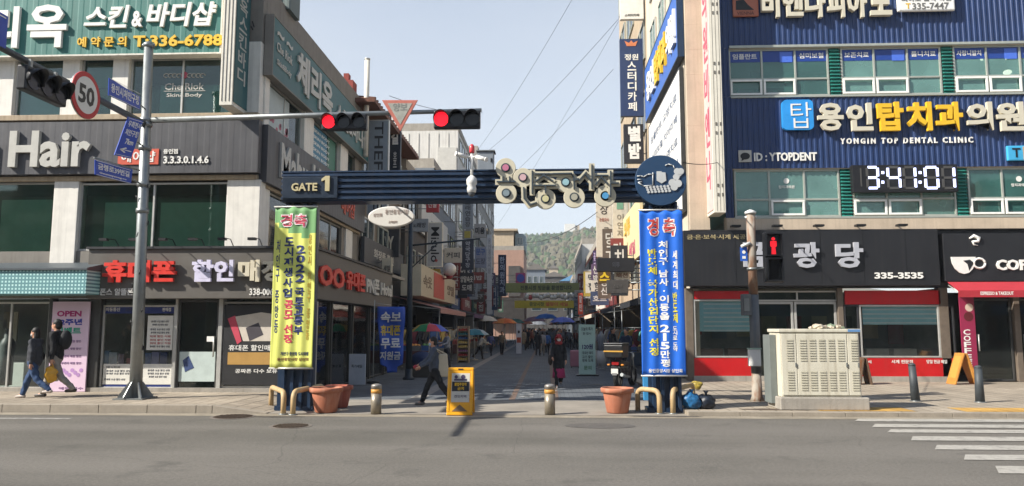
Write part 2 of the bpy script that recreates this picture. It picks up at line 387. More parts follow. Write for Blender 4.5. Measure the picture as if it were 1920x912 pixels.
# left pavement, market street, right pavement
slab('pavement', PAVE, -60, xk0 - 1.1, YK + .18, YL + .6, -.2, ZL)
m = MB(); m.hexa([(xk0 - 1.1, YK + .18, -.2), (xk0, YK + .18, -.2), (xk0, YL + .6, -.2), (xk0 - 1.1, YL + .6, -.2)],
                 [(xk0 - 1.1, YK + .18, ZL), (xk0, YK + .18, ZS), (xk0, YL + .6, ZS), (xk0 - 1.1, YL + .6, ZL)])
tag(m.build('pavement_ramp', PAVE), kind='structure')
slab('pavement', PAVE, xk1, 80, YK + .16, YR + 1.2, -.2, ZR)
m = MB(); x = -60.0
while x < xk0 - 1.2:                                             # granite kerb stones
    m.box(x, min(x + 1.0, xk0 - 1.1) - .008, YK, YK + .176, -.2, ZL + .012); x += 1.0
m.hexa([(xk0 - 1.1, YK, -.2), (xk0, YK, -.2), (xk0, YK + .176, -.2), (xk0 - 1.1, YK + .176, -.2)], [(xk0 - 1.1, YK, ZL + .01), (xk0, YK, .02), (xk0, YK + .176, .02), (xk0 - 1.1, YK + .176, ZL + .01)])
tag(m.build('kerb', KERB, None, .008), kind='structure')
m = MB(); x = xk1
while x < 60:
    m.box(x, x + .992, YK - .02, YK + .156, -.2, ZR + .008); x += 1.0
tag(m.build('kerb', KERB, None, .008), kind='structure')
m = MB(); m.quad((xk0 - .0, YK, .006), (xk1, YK, .006), (xk1, YK + 2.9, ZS), (xk0, YK + 2.9, ZS))
tag(m.build('entrance_apron', M('apron_concrete', '#8a8378', .85, .25, 1.2, fine=.12, streak=.0)), kind='structure')
m = MB(); m.quad((-14, YK + 2.9, ZS), (14, YK + 2.9, ZS), (14, 420, ZS), (-14, 420, ZS)); tag(m.build('market_street', STRT), kind='structure')
# side gutters and brown bands in the paving
GUT = M('granite_band', '#86817a', .8, .25, 3, fine=.12); BRN = M('brown_paver_band', '#6c584a', .8, .25, 4, fine=.12)
for x, w_, mm in ((-3.3, .35, GUT), (3.0, .35, GUT), (.12, .16, BRN), (-.9, .14, BRN)):
    m = MB(); m.quad((x, YK + 2.95, ZS + .004), (x + w_, YK + 2.95, ZS + .004), (x + w_, 200, ZS + .004), (x, 200, ZS + .004)); tag(m.build('paving_band', mm), kind='structure')
m = MB(); m.box(xk0, xk1, YK + 2.75, YK + 2.9, -.1, ZS + .008); tag(m.build('granite_strip', GUT), kind='structure')
WT = M('pale_paver', '#a5a6a3', .75, .3, 5, fine=.12); m = MB(); rr = random.Random(3)
for i in range(46):
    x = -1.9 + rr.random() * 2.0; y = 18.6 + rr.random() * 4.8
    m.quad((x, y, ZS + .008 ), (x + .22, y, ZS + .008), (x + .22, y + .11, ZS + .008), (x, y + .11, ZS + .008))
tag(m.build('pale_pavers', WT), kind='structure')
# tactile paving on the right ramp
for px0, px1 in ((1530, 1705), (1795, 2010)):
    a = onZ(px0, 769, ZR); b = onZ(px1, 769, ZR)
    m = MB(); m.quad((a.x, YK + .25, ZR + .004), (b.x, YK + .25, ZR + .004), (b.x, YK + 1.0, ZR + .004), (a.x, YK + 1.0, ZR + .004)); tag(m.build('tactile_paving', TACT), kind='structure')
m = MB(); m.quad((-60, YK - .42, .004), (60, YK - .42, .004), (60, YK - .025, .004), (-60, YK - .025, .004)); tag(m.build('gutter', M('gutter_concrete', '#8a8171', .9, .3, 2.2, fine=.25)), kind='structure')
# zebra crossing
m = MB()
for y0, y1, xl in ((786, 791, 1606), (796, 802, 1638), (806, 812, 1667), (819, 827, 1710), (835.5, 844, 1755), (853.6, 863.5, 1809), (875, 889, 1870), (905, 924, 1950), (945, 975, 2040)):
    a = onZ(xl, (y0 + y1) / 2); ya = onZ(xl, y1).y; yb = onZ(xl, y0).y
    m.quad((a.x - .12, ya, .008), (a.x + 6, ya, .008), (a.x + 6, yb, .008), (a.x + .12, yb, .008))
tag(m.build('crosswalk_stripes', LINE), kind='structure')
m = MB(); a = onZ(0, 785); b = onZ(135, 785); m.quad((a.x - 3, a.y - .08, .004), (b.x, a.y - .08, .004), (b.x, a.y + .1, .004), (a.x - 3, a.y + .1, .004))
tag(m.build('worn_lane_mark', M('worn_road_paint', '#8f8c86', .8, .5, 7)), kind='structure')
m = MB(); a = onZ(1125, 799); m.disc(Fr((0, 0, .004), (1, 0, 0), (0, 1, 0)), a.x, a.y, .62, 0, .001, 20, .35)
tag(m.build('asphalt_patch', M('dark_asphalt_patch', '#57534e', .85, .3, 9, fine=.3)), kind='structure')
MANH = M('cast_iron_rust', '#4c3f35', .7, .3, 8, metal=.3, fine=.2)
def manhole(px, py, r, label):
    a = onZ(px, py); t = thing('manhole_cover', label, 'manhole cover', (a.x, a.y, 0), 'manhole covers in the road')
    f = Fr((a.x, a.y, 0), (1, 0, 0), (0, 1, 0))
    m = MB(); m.disc(f, 0, 0, r + .07, .001, .006, 28); m.build('collar', M('worn_concrete_collar', '#6e675f', .85, .3, 6, fine=.2), t)
    m = MB(); m.disc(f, 0, 0, r, .0065, .012, 28)
    for i in range(-4, 5):
        h = sqrt(max(0, 1 - (i / 5) ** 2)) * r * .85; m.fbox(f, i * r / 5 - .018, i * r / 5 + .018, -h, h, .0125, .02)
    m.build('lid', MANH, t)
manhole(437, 782, .36, 'rusty round manhole cover in the road below the phone shop posters')
manhole(545, 799.5, .30, 'smaller manhole cover in the road in front of the yellow-green banner')
a = onZ(1110, 722, ZS); t = tag(MB().box(a.x - .32, a.x + .32, a.y - .14, a.y + .14, ZS, ZS + .012).build('drain_cover', BLACK), 'small black rectangular drain cover in the market street paving', 'drain cover')

# row of shop fronts across the road, behind the viewer
m = MB(); xx = -70.0; rr = random.Random(4)
while xx < 70:
    w_ = 9 + rr.random() * 8; h_ = 9 + rr.random() * 5; m.cur = rr.choice((0, 1, 2)); m.box(xx, xx + w_ - .3, -30, -16, 0, h_); k = m.cur
    for fl in range(int(h_ // 3.2)):
        for c_ in range(int(w_ // 2.4)): m.cur = 3; m.box(xx + .6 + c_ * 2.4, xx + 2.4 + c_ * 2.4, -15.99, -15.9, .6 + fl * 3.2, 2.5 + fl * 3.2)
        m.cur = rr.choice((0, 1, 2, 4)); m.box(xx + .2, xx + w_ - .5, -15.99, -15.7, 2.7 + fl * 3.2, 3.5 + fl * 3.2)
    xx += w_
tag(m.build('opposite_street_front', [M('opposite_grey', '#6f6a64', .8), M('opposite_cream', '#a3988a', .8), M('opposite_brick', '#6b4a3e', .8), M('opposite_window', '#20262a', .2), M('opposite_sign', '#2c4a6a', .5)]), kind='structure')
m = MB(); m.box(-80, 80, -15.9, -13.5, -.2, .15); tag(m.build('pavement', PAVE), kind='structure')

# ---------------------------------------------------------------- far hill and its wood
def hill_h(x, y):
    r = ((x + 15) / 330) ** 2 + ((y - 760) / 330) ** 2
    return 92 * math.exp(-r * 1.15) + 26 * math.exp(-(((x - 75) / 70) ** 2 + ((y - 470) / 120) ** 2)) + 3 * sin(x * .03) + 2.5 * sin(y * .025 + x * .04) - 5
m = MB(); N = 44; vs = []
for j in range(N + 1):
    for i in range(N + 1):
        x = -520 + 1060 * i / N; y = 300 + 780 * j / N; vs.append((x, y, hill_h(x, y)))
m.add(vs, [(j * (N + 1) + i, j * (N + 1) + i + 1, (j + 1) * (N + 1) + i + 1, (j + 1) * (N + 1) + i) for j in range(N) for i in range(N)], True)
tag(m.build('hill', M('hillside_soil', '#6d6650', .95, .35, .02)), kind='structure')
FOL = [M('wood_pine', '#3d5230', .9, .35, .12), M('wood_bare', '#5a5643', .9, .35, .12), M('wood_dark', '#2d402b', .9, .3, .12)]
m = MB(); rr = random.Random(11)
for _ in range(9000):
    y = 330 + rr.random() ** .8 * 430; x = -.14 * y + rr.random() * .32 * y; h = hill_h(x, y)
    if h < 8: continue
    m.cur = rr.choice((0, 0, 2, 2, 1)) if y > 520 else rr.choice((1, 1, 1, 0))
    s_ = 1.5 + rr.random() ** 2 * 2.6; c = V((x, y, h + s_ * .7)); k0 = len(m.v)
    m.ball(c, (s_ * .8, s_ * .8, s_ * 1.1), 6, 4)
    for i in range(k0, len(m.v)):
        q = m.v[i] - c; m.v[i] = c + q * (.7 + .6 * rr.random())
for i in range(len(m.sm)): m.sm[i] = False
tag(m.build('hillside_wood', FOL), 'pine and bare trees covering the hill beyond the market street', 'wood', kind='stuff')
# ================================================================ LEFT CORNER BUILDING
GT = G('glass_teal', '#2f5552', .16, .02, (.74, .88, .85)); GD = G('glass_dark', '#26322f', .10, .02, (.66, .75, .72)); GC = G('glass_clear', '#4a5a5a', .03, .015, (.96, .98, .97)); GB = G('glass_blind', '#86b8ae', .42, .02, (.80, .93, .9))
GTR = G('glass_clinic', '#5c978f', .30, .02, (.76, .9, .87)); GGR = G('glass_green', '#34584a', .10, .015, (.80, .93, .86))
TILE_W = M('white_tiled_wall', '#dcd8ce', .6, .1, 3, streak=.16); GREYW = M('grey_render_wall', '#7f7a72', .8, .18, 2, streak=.3)
ROOMW = M('room_wall', '#8a8f86', .8, .15, 1.5); ROOMD = M('dim_room_wall', '#6a736c', .8, .3, 1.2)
TRIMT = M('tan_sill', '#a7967c', .7, .2, 4, streak=.35, dirt='#6b4a32')
SIGND = M('charcoal_sign_metal', '#47474a', .5, .15, 2, streak=.1); SIGNB = M('brown_grey_sign', '#5e5a54', .5, .12, 2)
TEALS = M('teal_sign_sheet', '#2f6f66', .5, .12, 1.5, streak=.12); LETW = M('white_letters', '#e3e1da', .45, .06); LETR = M('red_letters', '#d5382c', .45, .08)
LETY = M('yellow_letters', '#e0b42a', .45, .06); LETG = M('pale_grey_letters', '#b5b3aa', .5, .1)
FL = front(YL); FLs = lwall(XL)
cb = thing('corner_building', 'grey and white corner building on the left carrying green and charcoal sign bands', 'building', (XL - 4, YL, 0))
XW = -24.0                                                      # runs on past the frame
z3a, z3b = R(0, 105, 10, 220, YL)[2:]; z2a, z2b = R(0, 342, 10, 472, YL)[2:]; z1b = R(0, 560, 10, 580, YL)[3]
YB = 28.4                                                       # back of the building along the street
m = MB()                                                        # walls: spandrels on the street front and on the side
for b0, b1 in ((z3b, 10.6), (z2b, z3a), (z1b, z2a)): m.fbox(FL, XW, XL, b0, b1, -.25, 0)
m.fbox(FL, XW, XW + .3, 0, 10.6, -.25, -.003)
for b0, b1 in ((8.15, 10.6), (5.3, 6.85), (z1b, 3.65)): m.fbox(FLs, YL + .26, YB, b0, b1, -.25, 0)
m.fbox(FLs, YB - 2.2, YB, 3.65, 5.3, -.25, -.002); m.fbox(FLs, YB - .6, YB, 6.85, 8.15, -.25, -.002)
m.build('wall', GREYW, cb)
m = MB(); m.box(XW, XL - .26, YL + .26, YB, 10.35, 10.5); m.build('roof', CONC, cb)
m = MB()                                                        # rooms behind the glass
for z0, z1 in ((ZL, z1b), (z2a - .2, z2b + .2), (z3a - .2, z3b + .2)):
    m.quad((XW, YL + 3.2, z0), (XL - .3, YL + 3.2, z0), (XL - .3, YL + 3.2, z1), (XW, YL + 3.2, z1))
    m.quad((XW, YL + .3, z1), (XL - .3, YL + .3, z1), (XL - .3, YL + 3.2, z1), (XW, YL + 3.2, z1))
    m.quad((XW, YL + .3, z0), (XL - .3, YL + .3, z0), (XL - .3, YL + 3.2, z0), (XW, YL + 3.2, z0))
m.build('interior', ROOMD, cb)
m = MB(); m.quad((XL - 2.5, YL + 3.3, .1), (XL - 2.5, YB, .1), (XL - 2.5, YB, 10), (XL - 2.5, YL + 3.3, 10)); m.build('interior', ROOMD, cb)
for px0, px1, y0, y1 in ((-60, 28, 105, 220), (118, 150, 108, 218), (212, 242, 108, 220), (438, 489, 80, 222), (100, 146, 338, 500), (425, 487, 338, 500), (-90, -40, 338, 500)):
    a0, a1, b0, b1 = R(px0, y0, px1, y1, YL); m = MB(); m.fbox(FL, a0, a1, b0, b1, -.3, .06); m.build('column', TILE_W, cb, .01)
for px0, px1, b0, b1 in ((566, 584, 6.83, 8.17), (636, 650, 6.83, 8.17), (489, 498, 6.83, 8.17), (489, 505, 3.63, 5.32), (590, 600, 3.63, 5.32), (650, 662, 3.63, 5.32)):
    ya, yb = onX(px0, 300, XL).y, onX(px1, 300, XL).y; m = MB(); m.fbox(FLs, max(ya, YL + .08), yb, b0, b1, -.3, .05); m.build('column', TILE_W, cb, .01)
m = MB(); m.fbox(FL, XW, XL + .02, z3a - .14, z3a, -.2, .16); m.fbox(FL, XW, XL + .02, z2b, z2b + .12, -.2, .10); m.build('sill', TRIMT, cb, .01)
m = MB(); m.fbox(FLs, YL + .3, YB, 6.80, 6.86, 0, .12); m.fbox(FLs, YL + .3, YB, 5.24, 5.33, 0, .1); m.build('sill', TRIMT, cb, .01)
def window(par, fr, a0, a1, b0, b1, nx=2, ny=1, split=None, glass=GT, t=.05, d=-.12, frame=ALU, sashes=()):
    w_ = MB(); w_.ring(fr, a0, a1, b0, b1, t, d, d + .07)
    for i in range(1, nx): x = a0 + (a1 - a0) * i / nx; w_.fbox(fr, x - t / 2, x + t / 2, b0 + t, b1 - t, d + .004, d + .066)
    if split: w_.fbox(fr, a0 + t, a1 - t, b0 + (b1 - b0) * split - t / 2, b0 + (b1 - b0) * split + t / 2, d + .008, d + .062)
    w_ = w_.build('window', frame, par, .006)
    p_ = MB()
    for i in range(nx):
        x0 = a0 + (a1 - a0) * i / nx; x1 = a0 + (a1 - a0) * (i + 1) / nx
        if split:
            bm_ = b0 + (b1 - b0) * split; p_.fbox(fr, x0 + .02, x1 - .02, b0 + .02, bm_ - .01, d + .02, d + .028); p_.fbox(fr, x0 + .02, x1 - .02, bm_ + .01, b1 - .02, d + .02, d + .028)
        else: p_.fbox(fr, x0 + .02, x1 - .02, b0 + .02, b1 - .02, d + .02, d + .028)
    p_.build('pane', glass, w_)
    for i, j in sashes:
        x0 = a0 + (a1 - a0) * i / nx; x1 = a0 + (a1 - a0) * (i + 1) / nx; bm_ = b0 + (b1 - b0) * split
        q = MB(); q.ring(fr, x0 + .03, x1 - .03, b0 + .05, bm_ - .03, .06, d + .075, d + .12); q.build('sash', WHITE, w_, .004)
    return w_
for px0, px1, y0, y1, nx, g in ((28, 118, 108, 220, 1, GT), (150, 212, 108, 220, 1, GT), (242, 438, 108, 220, 2, GT), (-40, 100, 342, 500, 1, GGR), (146, 425, 342, 470, 2, GGR)):
    window(cb, FL, *R(px0, y0, px1, y1, YL), nx=nx, glass=g)
for px0, px1, b0, b1, nx, g in ((498, 566, 6.86, 8.15, 2, GT), (584, 636, 6.86, 8.15, 1, GT), (650, 676, 6.86, 8.15, 1, GT), (505, 590, 3.66, 5.24, 2, GD), (600, 650, 3.66, 5.24, 2, GD)):
    window(cb, FLs, onX(px0, 300, XL).y, onX(px1, 300, XL).y, b0, b1, nx=nx, glass=g)
BLIND = M('green_roller_blind', '#a9c2b2', .8, .1); BLND2 = M('tan_curtain', '#9c8b70', .85, .15, 3)
for px0, px1, y0, y1 in ((195, 290, 380, 470), (300, 425, 380, 470), (0, 95, 375, 480), (300, 438, 160, 212), (40, 116, 165, 215), (160, 210, 125, 165)):
    a0, a1, b0, b1 = R(px0, y0, px1, y1, YL + .2); m = MB(); m.fbox(front(YL + .2), a0, a1, b0, b1, -.02, 0); m.build('roller_blind', BLIND, cb)
m = MB(); m.fbox(FLs, onX(602, 400, XL).y, onX(646, 400, XL).y, 3.7, 5.0, -.35, -.33); m.build('curtain', BLND2, cb)
# poster sheets inside the side windows
for px0, px1, c in ((586, 618, '#2a7391'), (620, 634, '#2d6f5a'), (503, 546, '#a9b4b3')):
    m = MB(); m.fbox(FLs, onX(px0, 250, XL).y, onX(px1, 250, XL).y, 6.9, 8.05, -.089, -.08); m.build('window_film', P(c), cb)
m = MB(); rr = random.Random(5)
for i in range(14):
    y = 19.0 + rr.random() * 1.6; z = 6.95 + rr.random() * .3; m.disc(FLs, y, z, .05 + rr.random() * .06, -.078, -.074, 7)
m.build('flower_decal', P('#a8566a'), cb)
m = MB(); yy = onX(590, 250, XL).y
for k in range(5): text(m, FLs, 'SKIN BODY', yy + .15, yy + 1.9, 7.85 - k * .2, 7.95 - k * .2, -.078, -.075)
m.build('lettering', LETW, cb)
# window lettering, 3rd floor
m = MB(); r_ = lambda *q: R(*q, YL)
text(m, FL, 'Che Riok', *r_(306, 154, 380, 167), -.085, -.08); text(m, FL, 'Skin&Body', *r_(309, 173, 376, 182), -.085, -.08); m.fbox(FL, *r_(304, 168.5, 382, 169.5), -.085, -.08)
for s_ in (-1, 1):
    for k in range(4):
        cx = 343 + s_ * (10 + k * 8); a, _, b, _2 = R(cx, 138 + k * 1.5, cx + 1, 140, YL); m.tube([FL.p(a + .07 * cos(t), b + .05 * sin(t), -.082) for t in [i * .7 for i in range(8)]], .011, 4)
m.build('lettering', LETG, cb)
a, _, b, _2 = R(343, 138, 344, 139, YL); m = MB(); m.disc(FL, a, b, .09, -.084, -.078, 9); m.build('rose_decal', P('#a33a50'), cb)
# rooftop stair tower and clutter
a = onY(561, 60, YL + 2.4).x; m = MB(); m.corr(front(YL + 1.6), -11.5, a, 10.5, 14, 0, .25, .03); m.box(-11.5, a, YL + 1.603, YL + 2.4, 10.5, 14); m.build('stair_tower', M('grey_green_cladding', '#5c6866', .6, .15, streak=.2), cb)
# ground floor, front
DKAL = M('dark_aluminium', '#4a4a48', .45, .2, metal=.4)
def shopbox(par, x0, x1, y0, y1, z0, z1, mat, name='interior'):
    m = MB(); m.quad((x0, y1, z0), (x1, y1, z0), (x1, y1, z1), (x0, y1, z1)); m.quad((x0, y0, z0), (x0, y1, z0), (x0, y1, z1), (x0, y0, z1)); m.quad((x1, y0, z0), (x1, y1, z0), (x1, y1, z1), (x1, y0, z1)); m.quad((x0, y0, z0 + .02), (x1, y0, z0 + .02), (x1, y1, z0 + .02), (x0, y1, z0 + .02)); m.build(name, mat, par)
for px0, px1, mm in ((164, 186, DKAL), (326, 331, ALU), (408, 416, ALU), (88, 95, DKAL)):
    a0, a1, b0, b1 = R(px0, 560, px1, 735, YL); m = MB(); m.fbox(FL, a0, a1, ZL, b1, -.2, .02); m.build('door_post', mm, cb, .008)
m = MB(); m.fbox(FL, R(-60, 560, 590, 735, YL)[0], XS - .3, ZL - .12, ZL + .1, -.25, .05); m.build('plinth', CONC, cb)
window(cb, FL, *R(-60, 566, 88, 730, YL), nx=2, glass=GC)
w_ = window(cb, FL, *R(187, 572, 325, 730, YL), nx=2, glass=GC)
window(cb, FL, *R(416, 566, 592, 728, YL), nx=1, glass=GD)
# door of the phone shop
a0, a1, b0, b1 = R(331, 562, 408, 732, YL); m = MB(); m.ring(FL, a0, a1, b0, b1, .06, -.1, -.03); dr = m.build('door', DKAL, cb, .006)
m = MB(); m.fbox(FL, a0 + .06, a1 - .06, b0 + .06, b1 - .06, -.07, -.06); m.build('pane', GD, dr)
m = MB(); m.tube([FL.p(a1 - .1, b0 + .8, 0), FL.p(a1 - .1, b0 + 1.3, 0)], .018); m.build('handle', ALU, dr)
m = MB(); m.fbox(FL, *R(330, 660, 406, 716, YL), -.056, -.05); m.build('poster', P('#b9c6c1'), dr)
m = MB(); m.prism(FL, [(lambda q: (q.x, q.z))(onY(px, py, YL)) for px, py in ((341, 676), (352, 668), (362, 690), (345, 698))], -.048, -.044); m.build('phone_picture', P('#3b4c74'), dr)
m = MB(); m.fbox(FL, *R(386, 631, 399, 641, YL), -.056, -.05); m.build('notice', WHITE, dr)
# films and papers on the phone-shop window
BLUEF = P('#1f2f6d'); PAPER = P('#d9d6cc')
m = MB(); m.fbox(FL, *R(189, 573, 325, 588, YL), -.08, -.07); m.fbox(FL, *R(189, 722, 321, 728, YL), -.08, -.07); m.build('window_film', BLUEF, cb)
m = MB(); m.fbox(FL, *R(190, 683, 322, 721.5, YL), -.08, -.07); m.fbox(FL, *R(273, 592, 321, 657, YL), -.08, -.072); m.build('window_film', PAPER, cb)
m = MB()
for y, x0, x1 in ((689, 196, 222), (696, 196, 242), (701, 196, 240), (712, 192, 232), (695, 274, 316), (701, 274, 314), (707, 276, 310), (603, 281, 314), (609, 283, 312), (618, 279, 316), (624, 280, 315), (650, 278, 316)):
    text(m, FL, '휴대폰 요금 할인 상담', *R(x0, y - 1.8, x1, y + 2, YL), -.069, -.067)
text(m, FL, '스마트폰', *R(232, 577, 258, 584, YL), -.069, -.067)
m.build('lettering', P('#3a3d4a'), cb)
m = MB()
for y in (631, 638, 644): text(m, FL, '최대 할인 지원', *R(278, y - 2, 317, y + 2, YL), -.069, -.067)
m.build('lettering', P('#b3484a'), cb)
m = MB(); text(m, FL, '이동통신', *R(196, 577, 222, 584, YL), -.068, -.064); text(m, FL, '판매점', *R(302, 577, 318, 584, YL), -.068, -.064); m.build('lettering', LETW, cb)
for i, (x0, x1, y0, c) in enumerate(((191, 203, 658, '#7fa6c9'), (204, 219, 661, '#c4ced6'), (221, 232, 664, '#8b7f8e'), (237, 247, 672, '#c98a8a'), (272, 283, 662, '#4a6da6'), (284, 298, 660, '#8d8fc0'), (300, 313, 661, '#2f3f7f'))):
    a0, a1, b0, b1 = R(x0, y0, x1, 683, YL + .2); f2 = front(YL + .2); m = MB(); m.fbox(f2, a0, a1, b0, b1, -.08, 0); m.build('phone_box', P(c), cb)
m = MB(); m.box(R(187, 572, 325, 730, YL)[0], R(187, 572, 325, 730, YL)[1], YL + .15, YL + .6, ZL + .1, R(0, 683, 1, 684, YL + .2)[3] - .01); m.build('display_shelf', PAPER, cb)
# shop at the far left: counter, pictures, seated shapes
for x0, y0, x1, y1, c in ((20, 585, 34, 640, '#a8a48f'), (8, 585, 24, 616, '#6c6a52'), (-30, 600, 14, 640, '#55604f')):
    a0, a1, b0, b1 = R(x0, y0, x1, y1, YL + 2.6); m = MB(); m.fbox(front(YL + 2.6), a0, a1, b0, b1, 0, .04); m.build('wall_picture', P(c), cb)
a0, a1, b0, b1 = R(-60, 680, 60, 730, YL + 1); m = MB(); m.box(a0, a1, YL + .9, YL + 1.5, ZL, b1); m.build('counter', P('#c3cfc6'), cb, .01)
m = MB(); q = onY(14, 650, YL + .6); m.lathe((q.x, q.y, ZL + .1), [(.16, 0), (.16, .8), (.19, 1.0), (.13, 1.15), (.09, 1.2), (.1, 1.32), (.02, 1.42)], 12); m.build('display_bust', P('#4e5a58'), cb)
# black panel with phone pictures
a0, a1, b0, b1 = R(418, 572, 590, 722, YL); m = MB(); m.fbox(FL, a0, a1, b0, b1, -.02, .0); pp = m.build('poster_panel', P('#2b2b2c'), cb)
PX = lambda pts, Y=YL: [(lambda q: (q.x, q.z))(onY(x, y, Y)) for x, y in pts]
m = MB(); m.prism(FL, PX(((427, 598), (441, 592), (453, 640), (445, 646))), .003, .008); m.build('phone_picture', P('#c34a5c'), pp)
m = MB(); m.prism(FL, PX(((441, 594), (490, 586), (520, 590), (520, 640), (456, 640))), .002, .006); m.build('phone_picture', P('#c9c0b2'), pp)
m = MB(); m.prism(FL, PX(((461, 615), (485, 605), (494, 628), (468, 640))), .0065, .009); m.build('phone_picture', P('#4a464b'), pp)
m = MB(); m.fbox(FL, *R(427, 661, 518, 684, YL), .002, .006); m.build('printed_band', P('#b08a4c'), pp)
m = MB(); text(m, FL, '휴대폰 할인매장', *R(429, 647, 520, 658, YL), .002, .008); text(m, FL, '공짜폰 다수 보유', *R(441, 692, 520, 700, YL), .002, .008); m.build('lettering', LETW, pp)
# ground floor, side: shop glazing under the brown sign
XG = XS - .35; FG = lwall(XG); YE = onX(742, 600, XG).y
m = MB(); m.box(XL - .0, XG - 1.6, YL + .3, YE, ZS, 2.6); m.build('interior', ROOMD, cb)
m = MB(); m.box(XL, XS - .05, YL + .02, YE + .2, 3.55, 3.66); m.build('canopy_roof', CONC, cb)
for i in range(6):
    y = YL + .1 + (YE - YL - .1) * i / 5; m = MB(); m.fbox(FG, y - .06, y + .06, ZS, 2.5, -.06, .06); m.build('door_post', DKAL, cb, .008)
for i in range(5):
    y0 = YL + .1 + (YE - YL - .1) * i / 5 + .06; y1 = YL + .1 + (YE - YL - .1) * (i + 1) / 5 - .06
    window(cb, FG, y0, y1, ZS + .02, 2.45, nx=1, glass=GC, d=-.05, frame=DKAL)
    for k in range(7):                                          # goods and papers behind the glass
        yy = y0 + .1 + random.random() * (y1 - y0 - .5); zz = .4 + random.random() * 1.5
        m = MB(); m.fbox(FG, yy, yy + .2 + random.random() * .3, zz, zz + .15 + random.random() * .5, -.32 - k * .02, -.3 - k * .02); m.build('display_poster', P(random.choice(('#7a3a36', '#3a6a70', '#8c8c80', '#2c4a7c', '#3d7a5c', '#a59a84', '#6c3050', '#c0b9a6'))), cb)
# --- signs hung on the left corner building
rc = R(-140, -40, 416, 104, YL - .33)
YT = YL - .33
T_ = lambda k, s_, q, mm, th, b=.02, kw=None: (k, s_, R(*q, YT), mm, th, b, kw or {})
sign('wide green sheet-metal sign with white Korean lettering and a yellow phone number, top left', FL, rc, TEALS, .3, .02,
     [T_('h', '체', (-115, 14, -32, 92), LETW, .08, .03), T_('h', '리', (-20, 15, 38, 92), LETW, .08, .03), T_('h', '옥', (54, 11, 128, 91), LETW, .08, .03), T_('h', '스킨', (160, 12, 244, 54), LETW, .06, .03, {'slant': .15}), T_('h', '&', (249, 22, 269, 52), LETW, .06, .03), T_('h', '바디샵', (277, 6, 407, 51), LETW, .06, .03, {'slant': .15}),
      T_('h', '예 약 문 의', (146, 70, 238, 89), LETY, .04, .02), T_('h', 'T:336-6788', (251, 66, 418, 88), LETY, .04, .03)], edge=OFFW, corr=.3, cd=.004)
YT = YL - .25; rc = R(-140, 228, 484, 326, YT)
ORG = P('#c4533c')
t = sign('charcoal ribbed sign band with big pale Latin lettering above the second-floor windows', FL, rc, SIGND, .22, .02,
     [T_('h', 'Mabu Hair', (-190, 248, 173, 316), LETG, .1, .03), T_('h', '3.3.3.0.1.4.6', (307, 293, 392, 307), LETW, .03), T_('h', '용인점', (307, 280, 334, 289), LETW, .03)], edge=None, corr=.3, cd=.002)
m = MB(); m.fbox(FL, *R(222, 280, 298, 309, YT), .25, .27); m.build('orange_plate', ORG, t)
m = MB(); text(m, FL, '헤어샵', *R(228, 284, 292, 305, YT), .271, .28); m.build('lettering', LETW, t)
y0, y1 = YL + .05, onX(684, 350, XL + .2).y
sign('charcoal ribbed sign band on the shaded side wall with tall pale lettering', FLs, (y0, y1, 5.33, 6.8), SIGND, .2, .02,
     [('h', 'Mabu', (19.2, 21.4, 5.6, 6.55), LETG, .06, .03), ('h', 'Hair', (21.9, 24.0, 5.6, 6.55), LETG, .06, .03), ('h', '헤어샵', (25.2, 27, 5.6, 6.2), ORG, .03)], corr=.3, cd=.002)
y1 = onX(690, 240, XL + .2).y
TEALD = M('blue_green_sign_sheet', '#2a5d60', .5, .12, 1.5, streak=.12)
sign('long blue-green sign with white Korean lettering on the shaded side wall', FLs, (YL + .12, y1, 8.12, 9.7), TEALD, .22, .02,
     [('h', '체리옥', (20.2, 23.7, 8.35, 9.5), LETG, .05, .035), ('h', '스킨&바디샵', (24.2, y1 - .3, 8.45, 9.2), LETG, .05, .02), ('h', 'Che Riok', (18.65, 19.85, 8.85, 9.1), LETG, .02), ('h', 'Skin&Body', (18.7, 19.8, 8.45, 8.65), LETG, .02), ('h', '~', (18.65, 19.15, 9.25, 9.4), LETG, .02), ('h', '~', (19.35, 19.85, 9.25, 9.4), LETG, .02)], edge=GREYW)
# projecting box sign with white edge and green faces
a0 = onY(415, 100, YL - .9).x; a1 = onY(439, 100, YL - .9).x; zb = R(0, 202, 10, 203, YL - .9)[2]
t = thing('projecting_sign', 'tall white-edged box sign with green face jutting out at the left corner', 'sign', (a1, YL - .5, zb))
m = MB(); m.box(a0, a1, YL - .9, YL + .05 - .1, zb, 11); m.build('box', OFFW, t, .01)
f2 = lwall(a1); m = MB(); m.fbox(f2, YL - .86, YL - .06, zb + .1, 10.9, .003, .02); m.build('face', TEALD, t)
m = MB(); vtext(m, f2, '체리옥스킨바디', YL - .72, YL - .25, zb + .6, 10.7, .022, .03); m.build('lettering', LETG, t)
m = MB()
for k in range(4): m.box(a0 + .05 + k * .09, a0 + .06 + k * .09, YL - .912, YL - .902, zb + .1, 10.9)
m.build('seam', P('#6b665c'), t)
m = MB()
for z in (zb + .5, 8.6, 10.2): m.tube([(a1 - .1, YL - .05, z), (a1 - .1, YL + .0, z)], .03)
m.build('bracket', STEEL, t)
